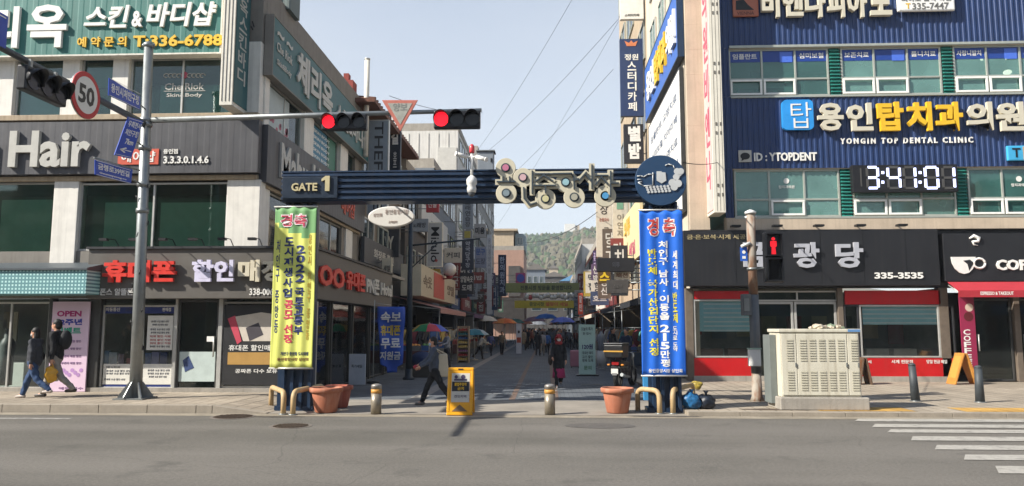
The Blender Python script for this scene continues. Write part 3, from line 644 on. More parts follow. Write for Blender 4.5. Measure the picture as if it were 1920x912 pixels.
# brown phone-shop sign: front and side in one casing
zt, zb = R(300, 467, 420, 556, YL - .4)[3], R(300, 467, 420, 560, YL - .4)[2]
a0 = R(164, 467, 590, 560, YL - .4)[0]; YE2 = onX(735, 540, XS).y; FB = front(YL - .4); FBs = lwall(XS)
t = thing('shop_sign', 'grey-brown corner sign casing with thick red and white Korean letters over the phone shop', 'sign', (XS - 1, YL - .2, zb))
m = MB(); m.box(a0, XS, YL - .4, YL - .003, zb, zt); m.box(XS - .32, XS - .001, YL + .001, YE2, zb, zt); m.build('panel', SIGNB, t, .008)
m = MB(); m.box(a0 - .04, XS + .05, YL - .46, YL - .01, zt + .002, zt + .06); m.box(XS - .3, XS + .05, YL + .001, YE2 + .03, zt + .002, zt + .06); m.build('top_flashing', DARK, t)
r_ = lambda *q: R(*q, YL - .4)
m = MB(); text(m, FB, '휴대폰', *r_(198, 489, 334, 530), .05, .13, .045); m.build('lettering', LETR, t)
m = MB(); text(m, FB, '할인', *r_(364, 488, 442, 529), .05, .13, .04); m.build('lettering', P('#cfcbe0'), t)
m = MB(); text(m, FB, '매장', *r_(450, 488, 540, 529), .05, .13, .04); m.build('lettering', P('#cfc6ae'), t)
m = MB(); text(m, FB, '폰스 알뜰폰', *r_(188, 541, 250, 554), .002, .02); text(m, FB, '338-0066', *r_(468, 541, 520, 554), .002, .02); m.build('lettering', LETW, t)
ya = lambda px: onX(px, 530, XS).y
H = zt - zb
m = MB(); text(m, FBs, 'OO', ya(592), ya(640), zb + H * .28, zb + H * .72, .04, .1, .04); text(m, FBs, '유대폰', ya(644), ya(680), zb + H * .3, zb + H * .75, .04, .1, .04); m.build('lettering', LETR, t)
m = MB(); text(m, FBs, 'PN폰 Hotel', ya(684), ya(732), zb + H * .3, zb + H * .72, .04, .08, .03); m.build('lettering', P('#c9c5ba'), t)
for k in range(7):                                              # lamp arms over the sign
    x = a0 + .7 + k * (XS - a0 - 1) / 6.4; t = thing('sign_lamp', 'thin black arm lamp reaching out over the phone shop sign', 'lamp', (x, YL - .4, zt + .06), 'arm lamps over the phone shop sign')
    m = MB(); m.tube([(x, YL - .3, zt + .06), (x, YL - .5, zt + .22), (x, YL - .95, zt + .2)], .012, 6); m.build('arm', BLACK, t)
    m = MB(); m.box(x - .09, x + .09, YL - 1.02, YL - .9, zt + .14, zt + .2); m.build('lamp_head', BLACK, t)
# dotted blue-green box sign of the first shop
a0, a1, b0, b1 = R(-90, 507, 162, 552, YL - .95)
dm = bpy.data.materials.new('dotted_cyan_panel'); dm.use_nodes = True; n = dm.node_tree.nodes; L = dm.node_tree.links
tc = n.new('ShaderNodeTexCoord'); bk = n.new('ShaderNodeTexBrick'); mp = n.new('ShaderNodeMapping'); mp.inputs['Rotation'].default_value = (rad(90), 0, 0); L.new(tc.outputs['Object'], mp.inputs[0]); L.new(mp.outputs[0], bk.inputs['Vector'])
bk.offset = 0; bk.inputs['Scale'].default_value = 1; bk.inputs['Brick Width'].default_value = .085; bk.inputs['Row Height'].default_value = .085; bk.inputs['Mortar Size'].default_value = .022
bk.inputs['Color1'].default_value = (*lin('#a9d3d0'), 1); bk.inputs['Color2'].default_value = (*lin('#bcdedb'), 1); bk.inputs['Mortar'].default_value = (*lin('#5c8a8e'), 1)
L.new(bk.outputs['Color'], n['Principled BSDF'].inputs['Base Color'])
t = thing('shop_sign', 'light blue-green box sign with a dotted grid front under a dark sloping cap', 'sign', (a0, YL - .5, b0))
m = MB(); m.box(a0, a1, YL - .95, YL - .01, b0, b1); m.build('panel', dm, t, .01)
m = MB(); m.hexa([(a0, YL - 1.0, b1 + .004), (a1 + .03, YL - 1.0, b1 + .004), (a1 + .03, YL - .01, b1 + .004), (a0, YL - .01, b1 + .004)], [(a0, YL - 1.0, b1 + .05), (a1 + .03, YL - 1.0, b1 + .05), (a1 + .03, YL - .01, b1 + .26), (a0, YL - .01, b1 + .26)]); m.build('cap', M('dark_slate_sheet', '#4b5256', .5), t)
# pink poster banner by the door
a0, a1, b0, b1 = R(94, 566, 164, 735, YL - .1); f2 = front(YL - .1)
t = thing('poster_banner', 'tall pale pink event poster with OPEN lettering beside the first shop door', 'banner', ((a0 + a1) / 2, YL - .1, ZL))
m = MB(); m.fbox(f2, a0, a1, ZL + .01, b1, -.04, 0); m.build('panel', M('pink_print', '#d9bfd2', .5, .06, 1.2), t)
r_ = lambda *q: R(*q, YL - .1)
for s_, q, c, bo in (('OPEN', (107, 583, 153, 594), '#a8286e', .04), ('22주년', (104, 598, 154, 610), '#2c3a9c', .04), ('이벤트', (104, 614, 152, 627), '#2a9479', .04)):
    m = MB(); text(m, f2, s_, *r_(*q), .002, .006, bo); m.build('lettering', P(c), t)
m = MB()
for y in (640, 654, 668, 681): text(m, f2, '피부관리 체험 할인', *r_(110, y - 2, 152, y + 2.5), .002, .005)
text(m, f2, '예약 필수', *r_(110, 726, 156, 731), .002, .005)
m.build('lettering', P('#7c5a86'), t)
m = MB()
for k in range(9): m.disc(f2, *(lambda q: (q.x, q.z))(onY(108 + k * 5.5, 699 + 5 * sin(k * 2.1), YL - .1)), .05, .002, .005, 8)
m.build('printed_flower', P('#b48cc0'), t)

# ================================================================ RIGHT CORNER BUILDING
FR_ = front(YR); FRs = rwall(XR)
BLUE = M('blue_ribbed_cladding', '#243a64', .42, .2, 1.2, metal=.1, streak=.08); STONE = M('tan_stone', '#bfae98', .7, .12, 1.5, fine=.06, streak=.15); CREAM = M('cream_side_wall', '#c9bda9', .75, .12, 1.5, streak=.2)
rb = thing('corner_building', 'blue ribbed corner building on the right with stone pilaster, clock and dental clinic lettering', 'building', (XR + 5, YR, 0))
XE = 30.0; YBK = 32.6
z = lambda py: R(1600, py, 1610, py + 1, YR)[3]
wz = ((z(178), z(88)), (z(406), z(316)))
xb = onY(1356, 250, YR).x
m = MB()
for b0, b1 in ((wz[0][1], 17), (wz[1][1], wz[0][0]), (z(430), wz[1][0])): m.fbox(FR_, xb, XE, b0, b1, -.3, -.02)
m.fbox(FR_, XR + .002, XR + .24, ZR, z(541), -.3, -.1); m.box(XR, XR + .3, YR + .31, YBK, 2.9, 17); m.build('wall', CREAM, rb)
m = MB(); m.box(XR + .3, XE, YR + .3, YBK, 16.4, 16.6); m.build('roof', CONC, rb)
m = MB(); m.corr(FR_, xb, XE, wz[0][1] + .02, 17, 0, .17, .022); m.corr(FR_, xb, XE, wz[1][1] + .02, wz[0][0] - .02, 0, .17, .022)
a = onY(1375, 250, YR).x; m.corr(FR_, xb, a - .06, z(425), wz[1][1] + .02, 0, .17, .022); m.corr(FR_, xb, a - .06, wz[0][0] - .02, wz[0][1] + .02, 0, .17, .022); m.build('ribbed_cladding', BLUE, rb)
m = MB(); m.fbox(FR_, XR + .002, onY(1326, 250, YR).x, z(430), 17, -.12, .04)
for k in range(13): m.fbox(FR_, XR - .01, onY(1327, 250, YR).x, z(430) + .02 + k * .83, z(430) + .035 + k * .83, .0, .043)
m.build('stone_pilaster', STONE, rb, .006)
m = MB(); m.fbox(FR_, xb, XE, z(431), z(408), -.02, .06); m.build('stone_band', STONE, rb, .01)
ROOMG = M('clinic_room', '#a9c9bf', .8, .12, 1.2)
m = MB()
for (b0, b1) in wz:
    m.quad((xb, YR + 2.6, b0 - .3), (XE, YR + 2.6, b0 - .3), (XE, YR + 2.6, b1 + .3), (xb, YR + 2.6, b1 + .3)); m.quad((xb, YR + .31, b1 + .1), (XE, YR + .31, b1 + .1), (XE, YR + 2.6, b1 + .1), (xb, YR + 2.6, b1 + .1)); m.quad((xb, YR + .31, b0 - .1), (XE, YR + .31, b0 - .1), (XE, YR + 2.6, b0 - .1), (xb, YR + 2.6, b0 - .1))
m.build('interior', ROOMG, rb)
m = MB(); rr = random.Random(9)
for (b0, b1) in wz:
    for k in range(16):
        x = 6 + rr.random() * 12; m.box(x, x + .3 + rr.random() * 1.2, YR + .7 + rr.random(), YR + 1.9 + rr.random() * .5, b0 - .1, b0 + .25 + rr.random() * .6)
m.build('furniture', P('#4d5a58'), rb)
GFR = M('grey_green_frame', '#a9aca2', .45, .1, metal=.3); LOUV = M('teal_louvre', '#2f8074', .5, .1)
films = {0: ((0, 0, '임플란트'), (0, 2, '심미보철'), (1, 0, '보존치료'), (1, 2, '틀니치료'), (2, 0, '사랑니발치'), (2, 2, '소아치료'))}
FILM = M('blue_window_film', '#22418c', .3, .05); FILM2 = M('pale_blue_logo', '#4a6fd0', .3, .05)
for row, (b0, b1) in enumerate(wz):
    for gi, (p0, p1) in enumerate((((1375, 1567), (1590, 1783), (1806, 2000), (2022, 2215)), ((1378, 1577), (1600, 1795), (1818, 2015), (2036, 2230)))[row]):
        a0, a1 = onY(p0, 360, YR).x, onY(p1, 360, YR).x
        sa = {(0, 0): [(0, 0), (1, 0)], (0, 1): [(0, 0), (1, 0)], (0, 2): [(0, 0), (1, 0)], (1, 0): [(1, 0)], (1, 1): [(0, 0), (1, 0)], (1, 2): [(0, 0), (1, 0)]}.get((row, gi), [])
        w_ = window(rb, FR_, a0, a1, b0, b1, nx=3, split=.37, glass=GB if (gi + row) % 3 else GTR, d=-.14, frame=GFR, sashes=sa, t=.06)
        for i in range(3):                                          # roller blinds let down to different heights
            if rr.random() < .62:
                c = (a1 - a0) / 3; dn = rr.choice((.35, .6, .8, 1)); m = MB(); m.fbox(FR_, a0 + i * c + .05, a0 + (i + 1) * c - .05 - rr.choice((0, 0, .25)), b1 - (b1 - b0) * dn + .05, b1 - .05, -.34, -.33); m.build('roller_blind', P(rr.choice(('#a3c4b8', '#7fa89c', '#b9c4b4', '#5f8f88'))), w_)
        if row == 0:
            c = (a1 - a0) / 3; m = MB()
            for i in range(3): m.fbox(FR_, a0 + i * c + .04, a0 + (i + 1) * c - .04, b1 - .42, b1 - .06, -.108, -.104)
            m.build('window_film', FILM, w_)
            m = MB()
            for g2, i, s_ in films[0]:
                if g2 == gi: text(m, FR_, s_, a0 + i * c + .14, a0 + (i + 1) * c - .14, b1 - .32, b1 - .14, -.102, -.098)
            if m.v: m.build('lettering', LETW, w_)
            m = MB(); m.fbox(FR_, a0 + 1.55 * c, a0 + 1.92 * c, b1 - .44, b1 - .1, -.1, -.096); m.build('logo_patch', FILM2, w_)
        elif gi != 1:
            m = MB(); c = (a1 - a0) / 3; x = a0 + 1.5 * c; m.disc(FR_, x, b1 - .36, .09, -.1, -.096, 12); text(m, FR_, '탑치과의원', x - .24, x + .24, b1 - .6, b1 - .5, -.1, -.096); m.build('lettering', LETW, w_)
    for p0, p1 in (((1569, 1588), (1785, 1804), (2002, 2020)), ((1579, 1598), (1797, 1816), (2017, 2034)))[row]:
        a0, a1 = onY(p0, 360, YR).x, onY(p1, 360, YR).x; m = MB(); m.fbox(FR_, a0, a1, b0, b1, -.2, -.12)
        for k in range(14): zz = b0 + (b1 - b0) * k / 14; m.hexa([FR_.p(a0, zz, -.118), FR_.p(a1, zz, -.118), FR_.p(a1, zz, -.03), FR_.p(a0, zz, -.03)], [FR_.p(a0, zz + .07, -.118), FR_.p(a1, zz + .07, -.118), FR_.p(a1, zz + .02, -.03), FR_.p(a0, zz + .02, -.03)])
        m.build('louvre_panel', LOUV, rb)
m = MB(); m.fbox(FR_, a - .05, XE, wz[0][0] - .07, wz[0][0] - .004, -.1, .06); m.fbox(FR_, a - .05, XE, wz[0][1] + .004, wz[0][1] + .09, -.1, .05); m.fbox(FR_, a - .05, XE, wz[1][0] - .07, wz[1][0] - .004, -.1, .07); m.build('sill', GFR, rb, .008)
for px, py in ((1843, 109), (1881, 109), (1889, 136), (1916, 119)):
    q = onY(px, py, YR + .9); m = MB(); m.ball(q, (.13, .13, .08), 12, 6); m.build('ceiling_lamp', E('clinic_lamp', '#fff2d8', 1.6), rb)
# windows on the sunlit side wall
for k in range(2):
    for y in (24.6, 27.2, 29.6): window(rb, FRs, -y - 1.5, -y, 12.4 + 3 * k, 14.2 + 3 * k, nx=2, glass=GB, d=.01)
# white projecting box sign on the blue front
Yf = YR - .95; a0, a1 = onY(1333, 200, Yf).x, onY(1355, 200, Yf).x; zb = R(1340, 398, 1350, 399, Yf)[2]
t = thing('projecting_sign', 'tall white box sign jutting from the blue building beside the stone pilaster', 'sign', (a0, YR - .5, zb))
m = MB(); m.box(a0, a1, Yf, YR - .03, zb, 17); m.build('box', M('cream_sign_box', '#dcd6c6', .5, .08, 2, streak=.15), t, .01)
f2 = rwall(a0); m = MB(); m.fbox(f2, -YR + .08, -Yf - .05, zb + .1, 16.9, .003, .02); m.build('face', M('pink_print_face', '#cdb3ae', .5, .1), t)
m = MB(); vtext(m, f2, '탑치과의원비엔나', -YR + .2, -Yf - .15, zb + .6, 16.6, .022, .03); m.build('lettering', P('#b8556a'), t)
m = MB()
for k in range(5):
    for dz in (0, .28):
        for dx in (.12, .25): m.box(a0 + dx, a0 + dx + .045, Yf - .012, Yf - .001, zb + .5 + k * 1.9 + dz, zb + .6 + k * 1.9 + dz)
for dx in (.1, .2, .3): m.box(a0 + dx - .005, a0 + dx + .003, Yf - .006, Yf - .001, zb + .05, 16.9)
m.build('vent_slot', P('#6b665c'), t)
# big letters on the blue front
DR = lambda *q: R(*q, YR)
def letters(label, items, name='letter_sign', cat='sign', depth=(.04, .13), bold=.03, extra=None, Yp=YR):
    q = R(*items[0][1], Yp); t = thing(name, label, cat, ((q[0] + q[1]) / 2, Yp, q[2])); by = {}
    for it in items: by.setdefault(it[2].name, []).append(it)
    f = front(Yp)
    for lst in by.values():
        m = MB()
        for it in lst:
            text(m, f, it[0], *R(*it[1], Yp - depth[1]), *depth, it[3] if len(it) > 3 else bold)
        m.build('lettering', lst[0][2], t)
    if extra: extra(t, f)
    return t
def logo(t, f):
    m = MB(); a0, a1, b0, b1 = DR(1464, 190, 1522, 246); k = .14
    pts = []
    for cx, cy, s0 in ((a1 - k, b1 - k, 0), (a0 + k, b1 - k, 90), (a0 + k, b0 + k, 180), (a1 - k, b0 + k, 270)):
        pts += [(cx + k * cos(rad(s0 + u)), cy + k * sin(rad(s0 + u))) for u in (0, 30, 60, 90)]
    m.prism(f, pts, .04, .16); m.build('logo_plate', M('sky_blue_plate', '#2b8fd8', .4, .15, 1.5), t)
    m = MB(); text(m, f, '탑', *DR(1480, 195, 1518, 243), .163, .175, -.01); m.build('logo_mark', LETW, t)
OC = M('cream_channel_letters', '#c9c2ae', .5, .06)
letters('cream and yellow Korean channel letters with sky blue logo plate on the blue front', [('용', (1534, 193, 1582, 245), OC), ('인', (1589, 193, 1637, 245), OC), ('탑', (1646, 191, 1695, 245), LETY), ('치', (1702, 191, 1748, 245), LETY), ('과', (1755, 191, 1806, 245), LETY), ('의', (1814, 191, 1862, 244), OC), ('원', (1869, 191, 1922, 245), OC)], depth=(.08, .2), bold=.035, extra=logo)
letters('small white spaced Latin letters under the yellow and cream channel letters', [('Y O N G I N   T O P   D E N T A L   C L I N I C', (1576, 258, 1825, 269), LETW)], depth=(.03, .07))
def chat(t, f):
    m = MB(); m.fbox(f, *DR(1384, 283, 1408, 305), .04, .07); m.build('icon_plate', LETG, t)
    m = MB(); x, _, zz, _2 = DR(1396, 293, 1397, 294); m.disc(f, x, zz, .15, .072, .08, 16, .11); m.prism(f, [(x - .1, zz - .05), (x - .02, zz - .1), (x - .12, zz - .16)], .072, .08); m.build('speech_bubble', BLACK, t)
letters('pale messenger ID lettering with speech bubble icon on the blue wall', [('ID : YTOPDENT', (1414, 286, 1532, 302), LETW)], depth=(.03, .06), extra=chat)
def plate(t, f):
    m = MB(); m.fbox(f, *DR(1676, -40, 1783, 26), .1, .22); m.build('white_plate', WHITE, t, .05)
    m = MB(); text(m, f, '피아노 음악 학원', *DR(1684, 1, 1776, 8), .222, .23); text(m, f, '335-7447', *DR(1704, 11, 1772, 23), .222, .23); m.build('lettering', P('#6b6a66'), t)
    m = MB(); text(m, f, 'T', *DR(1692, 12, 1701, 22), .222, .23); m.build('lettering', YEL, t)
    m = MB(); m.fbox(f, *DR(1372, -30, 1420, 34), .04, .12); m.build('logo_plate', M('copper_plate', '#a8624a', .4, .15), t, .03)
    m = MB(); m.prism(f, [(q.x, q.z) for q in (onY(x, y, YR) for x, y in ((1378, 5), (1378, 22), (1412, 22), (1400, 12), (1392, 2)))], .123, .13); m.build('logo_mark', BLACK, t)
    m = MB(); text(m, f, 'VIENNA', *DR(1380, 25, 1412, 31), .123, .128); m.build('logo_lettering', P('#5a2f22'), t)
letters('big cream Korean letters cut by the top edge with white phone-number plate', [('비', (1428, -22, 1462, 32), OC), ('엔', (1468, -22, 1506, 30), OC), ('나', (1510, -22, 1548, 32), OC), ('피', (1552, -22, 1584, 32), OC), ('아', (1590, -22, 1626, 32), OC), ('노', (1632, -22, 1672, 28), OC)], depth=(.06, .22), bold=.035, extra=plate)
t = sign('small cyan and tan plate at the right edge under the dental letters', FR_, DR(1884, 275, 1960, 303), P('#3fa3cf'), .1, .04, [('h', 'T', DR(1893, 280, 1908, 297), BLACK, .01)], bev=.03)
m = MB(); m.fbox(FR_, *DR(1913, 277, 1958, 301), .142, .15); m.build('tan_plate', P('#c39a6e'), t)
# digital clock
DC = lambda *q: R(*q, YR - .22)
t = thing('digital_clock', 'black digital clock board with glowing white digits reading 3:41:01', 'clock', onY(1698, 358, YR))
a0, a1, b0, b1 = DC(1599, 309, 1796, 360); m = MB(); m.fbox(FR_, a0, a1, b0, b1, .0, .22); m.build('board', M('clock_black', '#1b1b1e', .5, .1), t, .01)
LIT = E('lit_digit_segment', '#ccd4ff', 1.15); DIM = P('#4b4a48')
segs = {'3': 'abgcd', '4': 'fgbc', '1': 'bc', '0': 'abcdef', ' ': ''}
for ch, p0, p1 in (('3', 1626, 1646), ('4', 1665, 1687), ('1', 1695, 1716), ('0', 1735, 1758), ('1', 1768, 1789)):
    x0, x1, y0, y1 = DC(p0, 314, p1, 353); ym = (y0 + y1) / 2; h = .037; onm, offm = MB(), MB()
    for sname, q in (('a', (x0 + .03, x1 - .03, y1 - h, y1 + h)), ('g', (x0 + .03, x1 - .03, ym - h, ym + h)), ('d', (x0 + .03, x1 - .03, y0 - h, y0 + h)), ('f', (x0 - h, x0 + h, ym + .04, y1 - .02)), ('b', (x1 - h, x1 + h, ym + .04, y1 - .02)), ('e', (x0 - h, x0 + h, y0 + .02, ym - .04)), ('c', (x1 - h, x1 + h, y0 + .02, ym - .04))):
        (onm if sname in segs[ch] else offm).fbox(FR_, *q, .222, .235)
    dg_ = onm.build('lit_digit', LIT, t)
    if offm.v: offm.build('dark_segments', DIM, dg_)
for px in (1655, 1725):
    onm = MB()
    for py in (324, 342): q = DC(px - 2.5, py - 2.5, px + 2.5, py + 2.5); onm.fbox(FR_, *q, .222, .235)
    onm.build('colon', LIT, t)
offm = MB(); offm.fbox(FR_, *DC(1613, 316, 1615.5, 350), .222, .235)
offm.build('dark_segments', DIM, t)
# side-wall signs (sunlit)
ys = lambda px, py=200: -onX(px, py, XR).y
q0, q1 = -YBK + .8, -YR - .1
SBL = M('blue_sign_sheet', '#3460ad', .45, .1, 1.2)
sign('blue sheet-metal sign with yellow and white Korean letters on the sunlit side wall', FRs, (q0, q1, 10.4, 12.7), SBL, .2, .02, [('h', '용인', (q0 + 1.1, q0 + 3.1, 10.9, 12.1), LETW, .1, .03), ('h', '탑치과', (q0 + 3.3, q0 + 6.0, 10.9, 12.1), LETY, .1, .03), ('h', '의원', (q0 + 6.2, q0 + 7.8, 10.9, 12.1), LETW, .1, .03)], edge=NAVY)
sign('big white printed panel with grey lettering rows on the sunlit side wall', FRs, (q0 + .3, q1 - .25, 5.4, 10.1), M('white_print', '#dedcd6', .5, .04), .12, .02, [('h', s_, (q0 + .9 + .2 * (k % 2), q1 - .9, 9.2 - k * .75, 9.5 - k * .75), P('#59657a'), .004) for k, s_ in enumerate(('임플란트 교정치료', '심미보철 치아미백', '보존치료 신경치료', '사랑니 발치', '야간진료 평일', '토요일 점심시간 없이'))], edge=DKAL)
# ---- ground floor of the right building
zt = z(540)
m = MB(); m.fbox(FR_, XR, XE, zt, z(431) - .003, -.3, -.1); m.build('lintel', DARK, rb)
for px0, px1 in ((1287, 1301), (1411, 1421), (1574, 1584), (1764, 1782), (1905, 1916)):
    a0, a1 = onY(px0, 620, YR).x, onY(px1, 620, YR).x; m = MB(); m.fbox(FR_, a0, a1, ZR, zt, -.25, -.02); m.build('door_post', M('brown_post', '#6b6054', .6, .2, streak=.2), rb, .01)
X0 = onY(1301, 600, YR).x; X1 = onY(1775, 600, YR).x; X2 = XE
ROOMS = M('jewel_shop_room', '#8f938a', .8, .25, 1.2)
shopbox(rb, X0, X1, YR + .02, YR + 3, ZR, zt, ROOMS); shopbox(rb, X1 + .1, 16, YR + .05, YR + 3.5, ZR, zt, M('coffee_room', '#2d2620', .8, .3, 1.3))
REDP = M('red_shop_panel', '#b81a1f', .35, .12, 1.5, streak=.1)
m = MB(); m.fbox(FR_, *DR(1302, 546, 1411, 561), -.1, -.02); m.build('red_valance', REDP, rb)
m = MB(); m.fbox(FR_, *DR(1585, 545, 1764, 571), -.1, -.02); m.build('red_valance', REDP, rb)
m = MB(); m.fbox(FR_, *DR(1302, 672, 1411, 711), -.12, -.02); m.build('red_base', REDP, rb)
m = MB(); m.fbox(FR_, *DR(1585, 672, 1792, 711), -.12, -.02); m.build('red_base', REDP, rb)
m = MB(); text(m, FR_, '금 은 보석', *DR(1602, 676, 1634, 682), -.018, -.012); text(m, FR_, '시계 전문점', *DR(1672, 675, 1712, 682), -.018, -.012); text(m, FR_, '당일 현금 매입', *DR(1738, 675, 1776, 682), -.018, -.012); m.build('lettering', LETW, rb)
m = MB(); m.fbox(FR_, XR, X1, ZR - .06, ZR + .16, -.3, .02); m.build('plinth', CONC, rb)
window(rb, FR_, *DR(1302, 562, 1411, 671), nx=1, glass=GC, d=-.1); window(rb, FR_, *DR(1614, 572, 1764, 671), nx=1, glass=GC, d=-.1)
for p in ((1585, 1613), (1765, 1792)): window(rb, FR_, *DR(p[0], 572, p[1], 671), nx=1, glass=GD, d=-.1, frame=DARK)
VB = M('pale_cyan_blind', '#a6dde4', .5, .08)
for p0, p1, y1 in ((1304, 1409, 622), (1617, 1761, 609)):
    a0, a1, b0, b1 = R(p0, 562 if p0 < 1400 else 572, p1, y1, YR + .11); f2 = front(YR + .11)
    m = MB(); m.fbox(f2, a0, a1, b0, b1, -.012, 0); vb = m.build('roller_blind', VB, rb)
    m = MB(); k = b1 - .12
    while k > b0 + .05: m.fbox(f2, a0 + .25 * (p0 < 1400), a1, k - .045, k, .002, .006); k -= .135
    m.build('blind_stripe', M('blind_white_stripe', '#e2eeee', .5, .05), vb)
# central glass entrance
window(rb, FR_, *DR(1421, 545, 1574, 565), nx=2, glass=GD, d=-.2)
for p0, p1 in ((1421, 1492), (1494, 1574)):
    a0, a1, b0, b1 = DR(p0, 566, p1, 712); m = MB(); m.ring(FR_, a0, a1, ZR + .02, b1, .07, -.2, -.12); d_ = m.build('door', ALU, rb, .006)
    m = MB(); m.fbox(FR_, a0 + .06, a1 - .06, ZR + .08, b1 - .06, -.165, -.155); m.build('pane', GD, d_)
    m = MB(); m.tube([FR_.p(a1 - .14, 1.0, -.1), FR_.p(a1 - .14, 1.5, -.1)], .02); m.build('handle', ALU, d_)
for k in range(9):
    x = X0 + .3 + k * .85; m = MB(); m.box(x, x + .7, YR + .6, YR + 1.1, ZR, 1.05); m.build('display_counter', P(random.choice(('#b9b2a0', '#6b4a38', '#88837a'))), rb, .01)
    m = MB(); m.fbox(front(YR + 2.9), x, x + .5, 1.1 + random.random() * .5, 2.1, 0, .06); m.build('wall_display', P(random.choice(('#a33a32', '#7d8a90', '#c2b48c', '#3c4a58', '#4f5a50'))), rb)
# coffee shop door and glazing
for p0, p1 in ((1830, 1904), (1916, 1990)):
    a0, a1, b0, b1 = DR(p0, 560, p1, 712); m = MB(); m.ring(FR_, a0, a1, ZR + .02, b1, .06, -.2, -.12); d_ = m.build('door', DKAL, rb, .006)
    m = MB(); m.fbox(FR_, a0 + .05, a1 - .05, ZR + .07, b1 - .05, -.165, -.155); m.build('pane', GD, d_)
    m = MB(); m.tube([FR_.p(a0 + .14, 1.0, -.1), FR_.p(a0 + .14, 1.5, -.1)], .02); m.build('handle', ALU, d_)
# black jewellery sign, coffee sign, awning
BS = M('black_sign_sheet', '#222326', .45, .15, 1.5, streak=.06); LETS = M('silver_letters', '#b9bac0', .35, .08, metal=.2)
Ysg = YR - .05
DS = lambda *q: R(*q, YR - .35)
t = sign('long black shop sign with three silver Korean characters and a phone number', FR_, DS(1283, 431, 1761, 536), BS, .32, .02,
     [('h', '금', DS(1388, 455, 1434, 501), LETS, .09, .035), ('h', '광', DS(1487, 455, 1535, 503), LETS, .09, .035), ('h', '당', DS(1566, 455, 1617, 503), LETS, .09, .035), ('h', '335-3535', DS(1640, 511, 1731, 523), LETW, .03, .03), ('h', '금·은·보석·시계 세공', DS(1288, 440, 1398, 449), P('#a89a74'), .015)])
m = MB()
for k in range(5): x = DS(1380 + k * 80, 500, 1381 + k * 80, 501)[0]; m.fbox(FR_, x, x + .012, z(534), z(433), .343, .346)
m.build('panel_seam', BLACK, t)
for k in range(5):
    x = DS(1380 + k * 78, 428, 1381, 429)[0]; t = thing('sign_lamp', 'flat black floodlight on the ledge above the black signs', 'lamp', (x, YR - .3, z(431)), 'floodlights on the ledge above the black signs')
    m = MB(); m.box(x - .14, x + .14, YR - .42, YR - .2, z(431) + .06, z(431) + .12); m.build('lamp_head', BLACK, t); m = MB(); m.tube([(x, YR - .2, z(431) + .08), (x, YR - .07, z(431) + .1)], .02); m.build('arm', BLACK, t)
t = sign('black coffee shop sign with white cup picture and white Latin letters', FR_, DS(1771, 437, 2080, 527), BS, .3, .02, [('h', 'COFFEE', DS(1868, 487, 1966, 507), LETW, .05, .035)])
m = MB(); x0, x1, b0, b1 = DS(1784, 482, 1852, 514)
m.prism(FR_, [(x0 + (x1 - x0) * .68 * u, v) for u, v in [(0, b1), (1, b1)]] + [(x0 + (x1 - x0) * (.34 + .34 * cos(t_)), b1 + (b1 - b0) * sin(t_)) for t_ in [-k * pi / 8 for k in range(1, 8)]], .323, .36); m.build('cup_picture', LETW, t)
m = MB(); xc, zc = x0 + (x1 - x0) * .78, (b0 + b1) / 2 + .06; m.tube([FR_.p(xc + .17 * cos(u), zc + .15 * sin(u), .34) for u in [k * pi / 6 for k in range(13)]], .035, 6); m.build('cup_handle', LETW, t)
m = MB(); m.tube([FR_.p(*(lambda q: (q.x, q.z))(onY(px, py, YR)), .34) for px, py in ((1806, 450), (1814, 445), (1824, 449), (1822, 455), (1812, 456), (1814, 461), (1822, 463))], [.02, .05, .06, .05, .04, .03, .01], 6); m.build('steam_picture', LETW, t)
m = MB(); q = DS(1806, 486, 1826, 508); m.prism(FR_, [(q[0], q[3] - .05), (q[0] + .2, q[3] - .02), (q[1], q[3] - .12), (q[1] - .08, q[2] + .12), (q[0] + .16, q[2]), (q[0] + .12, q[2] + .2)], .362, .366); m.build('map_mark', BS, t)
a0, a1, b0, b1 = R(1786, 533, 2080, 548, YR - .6)
t = thing('awning', 'red fabric awning with white lettering over the coffee shop door', 'awning', (a0, YR - .1, b0))
za = R(1800, 529, 1810, 530, YR - .35)[3]
m = MB(); m.hexa([(a0, YR - .9, za - .30), (a1, YR - .9, za - .30), (a1, YR - .35, za - .02), (a0, YR - .35, za - .02)], [(a0, YR - .9, za - .28), (a1, YR - .9, za - .28), (a1, YR - .35, za), (a0, YR - .35, za)]); m.build('canopy', M('red_awning_cloth', '#a32a34', .85, .15, 3), t)
f2 = front(YR - .9); m = MB(); m.fbox(f2, a0, a1, za - .48, za - .285, 0, .012); m.build('valance', M('red_awning_cloth', '#b32a35'), t)
m = MB(); text(m, f2, 'ESPRESSO & TAKEOUT', *R(1838, 547, 1900, 553.5, YR - .9), .014, .018); m.build('lettering', LETW, t)
m = MB(); m.tube([(a0 + .02, YR - .35, za - .1), (a0 + .02, YR - .88, za - .33)], .018); m.tube([(a1 - .02, YR - .35, za - .1), (a1 - .02, YR - .88, za - .33)], .018); m.build('awning_arm', ALU, t)
t = sign('tall magenta coffee banner standing beside the red shop base', front(YR - .3), R(1801, 556, 1829, 692, YR - .3), P('#8e2547'), .03, 0, [('v', 'COFFEE', R(1807, 618, 1820, 688, YR - .3), LETW, .005)], name='banner', cat='banner')
m = MB(); f2 = front(YR - .3); m.disc(f2, *(lambda q: (q.x, q.z))(onY(1815, 594, YR - .3)), .14, .032, .036, 14); m.build('cup_picture', P('#5b1d22'), t); m = MB(); m.disc(f2, *(lambda q: (q.x, q.z))(onY(1816, 577, YR - .3)), .12, .032, .036, 14); m.build('foam_picture', P('#cdb9a8'), t)
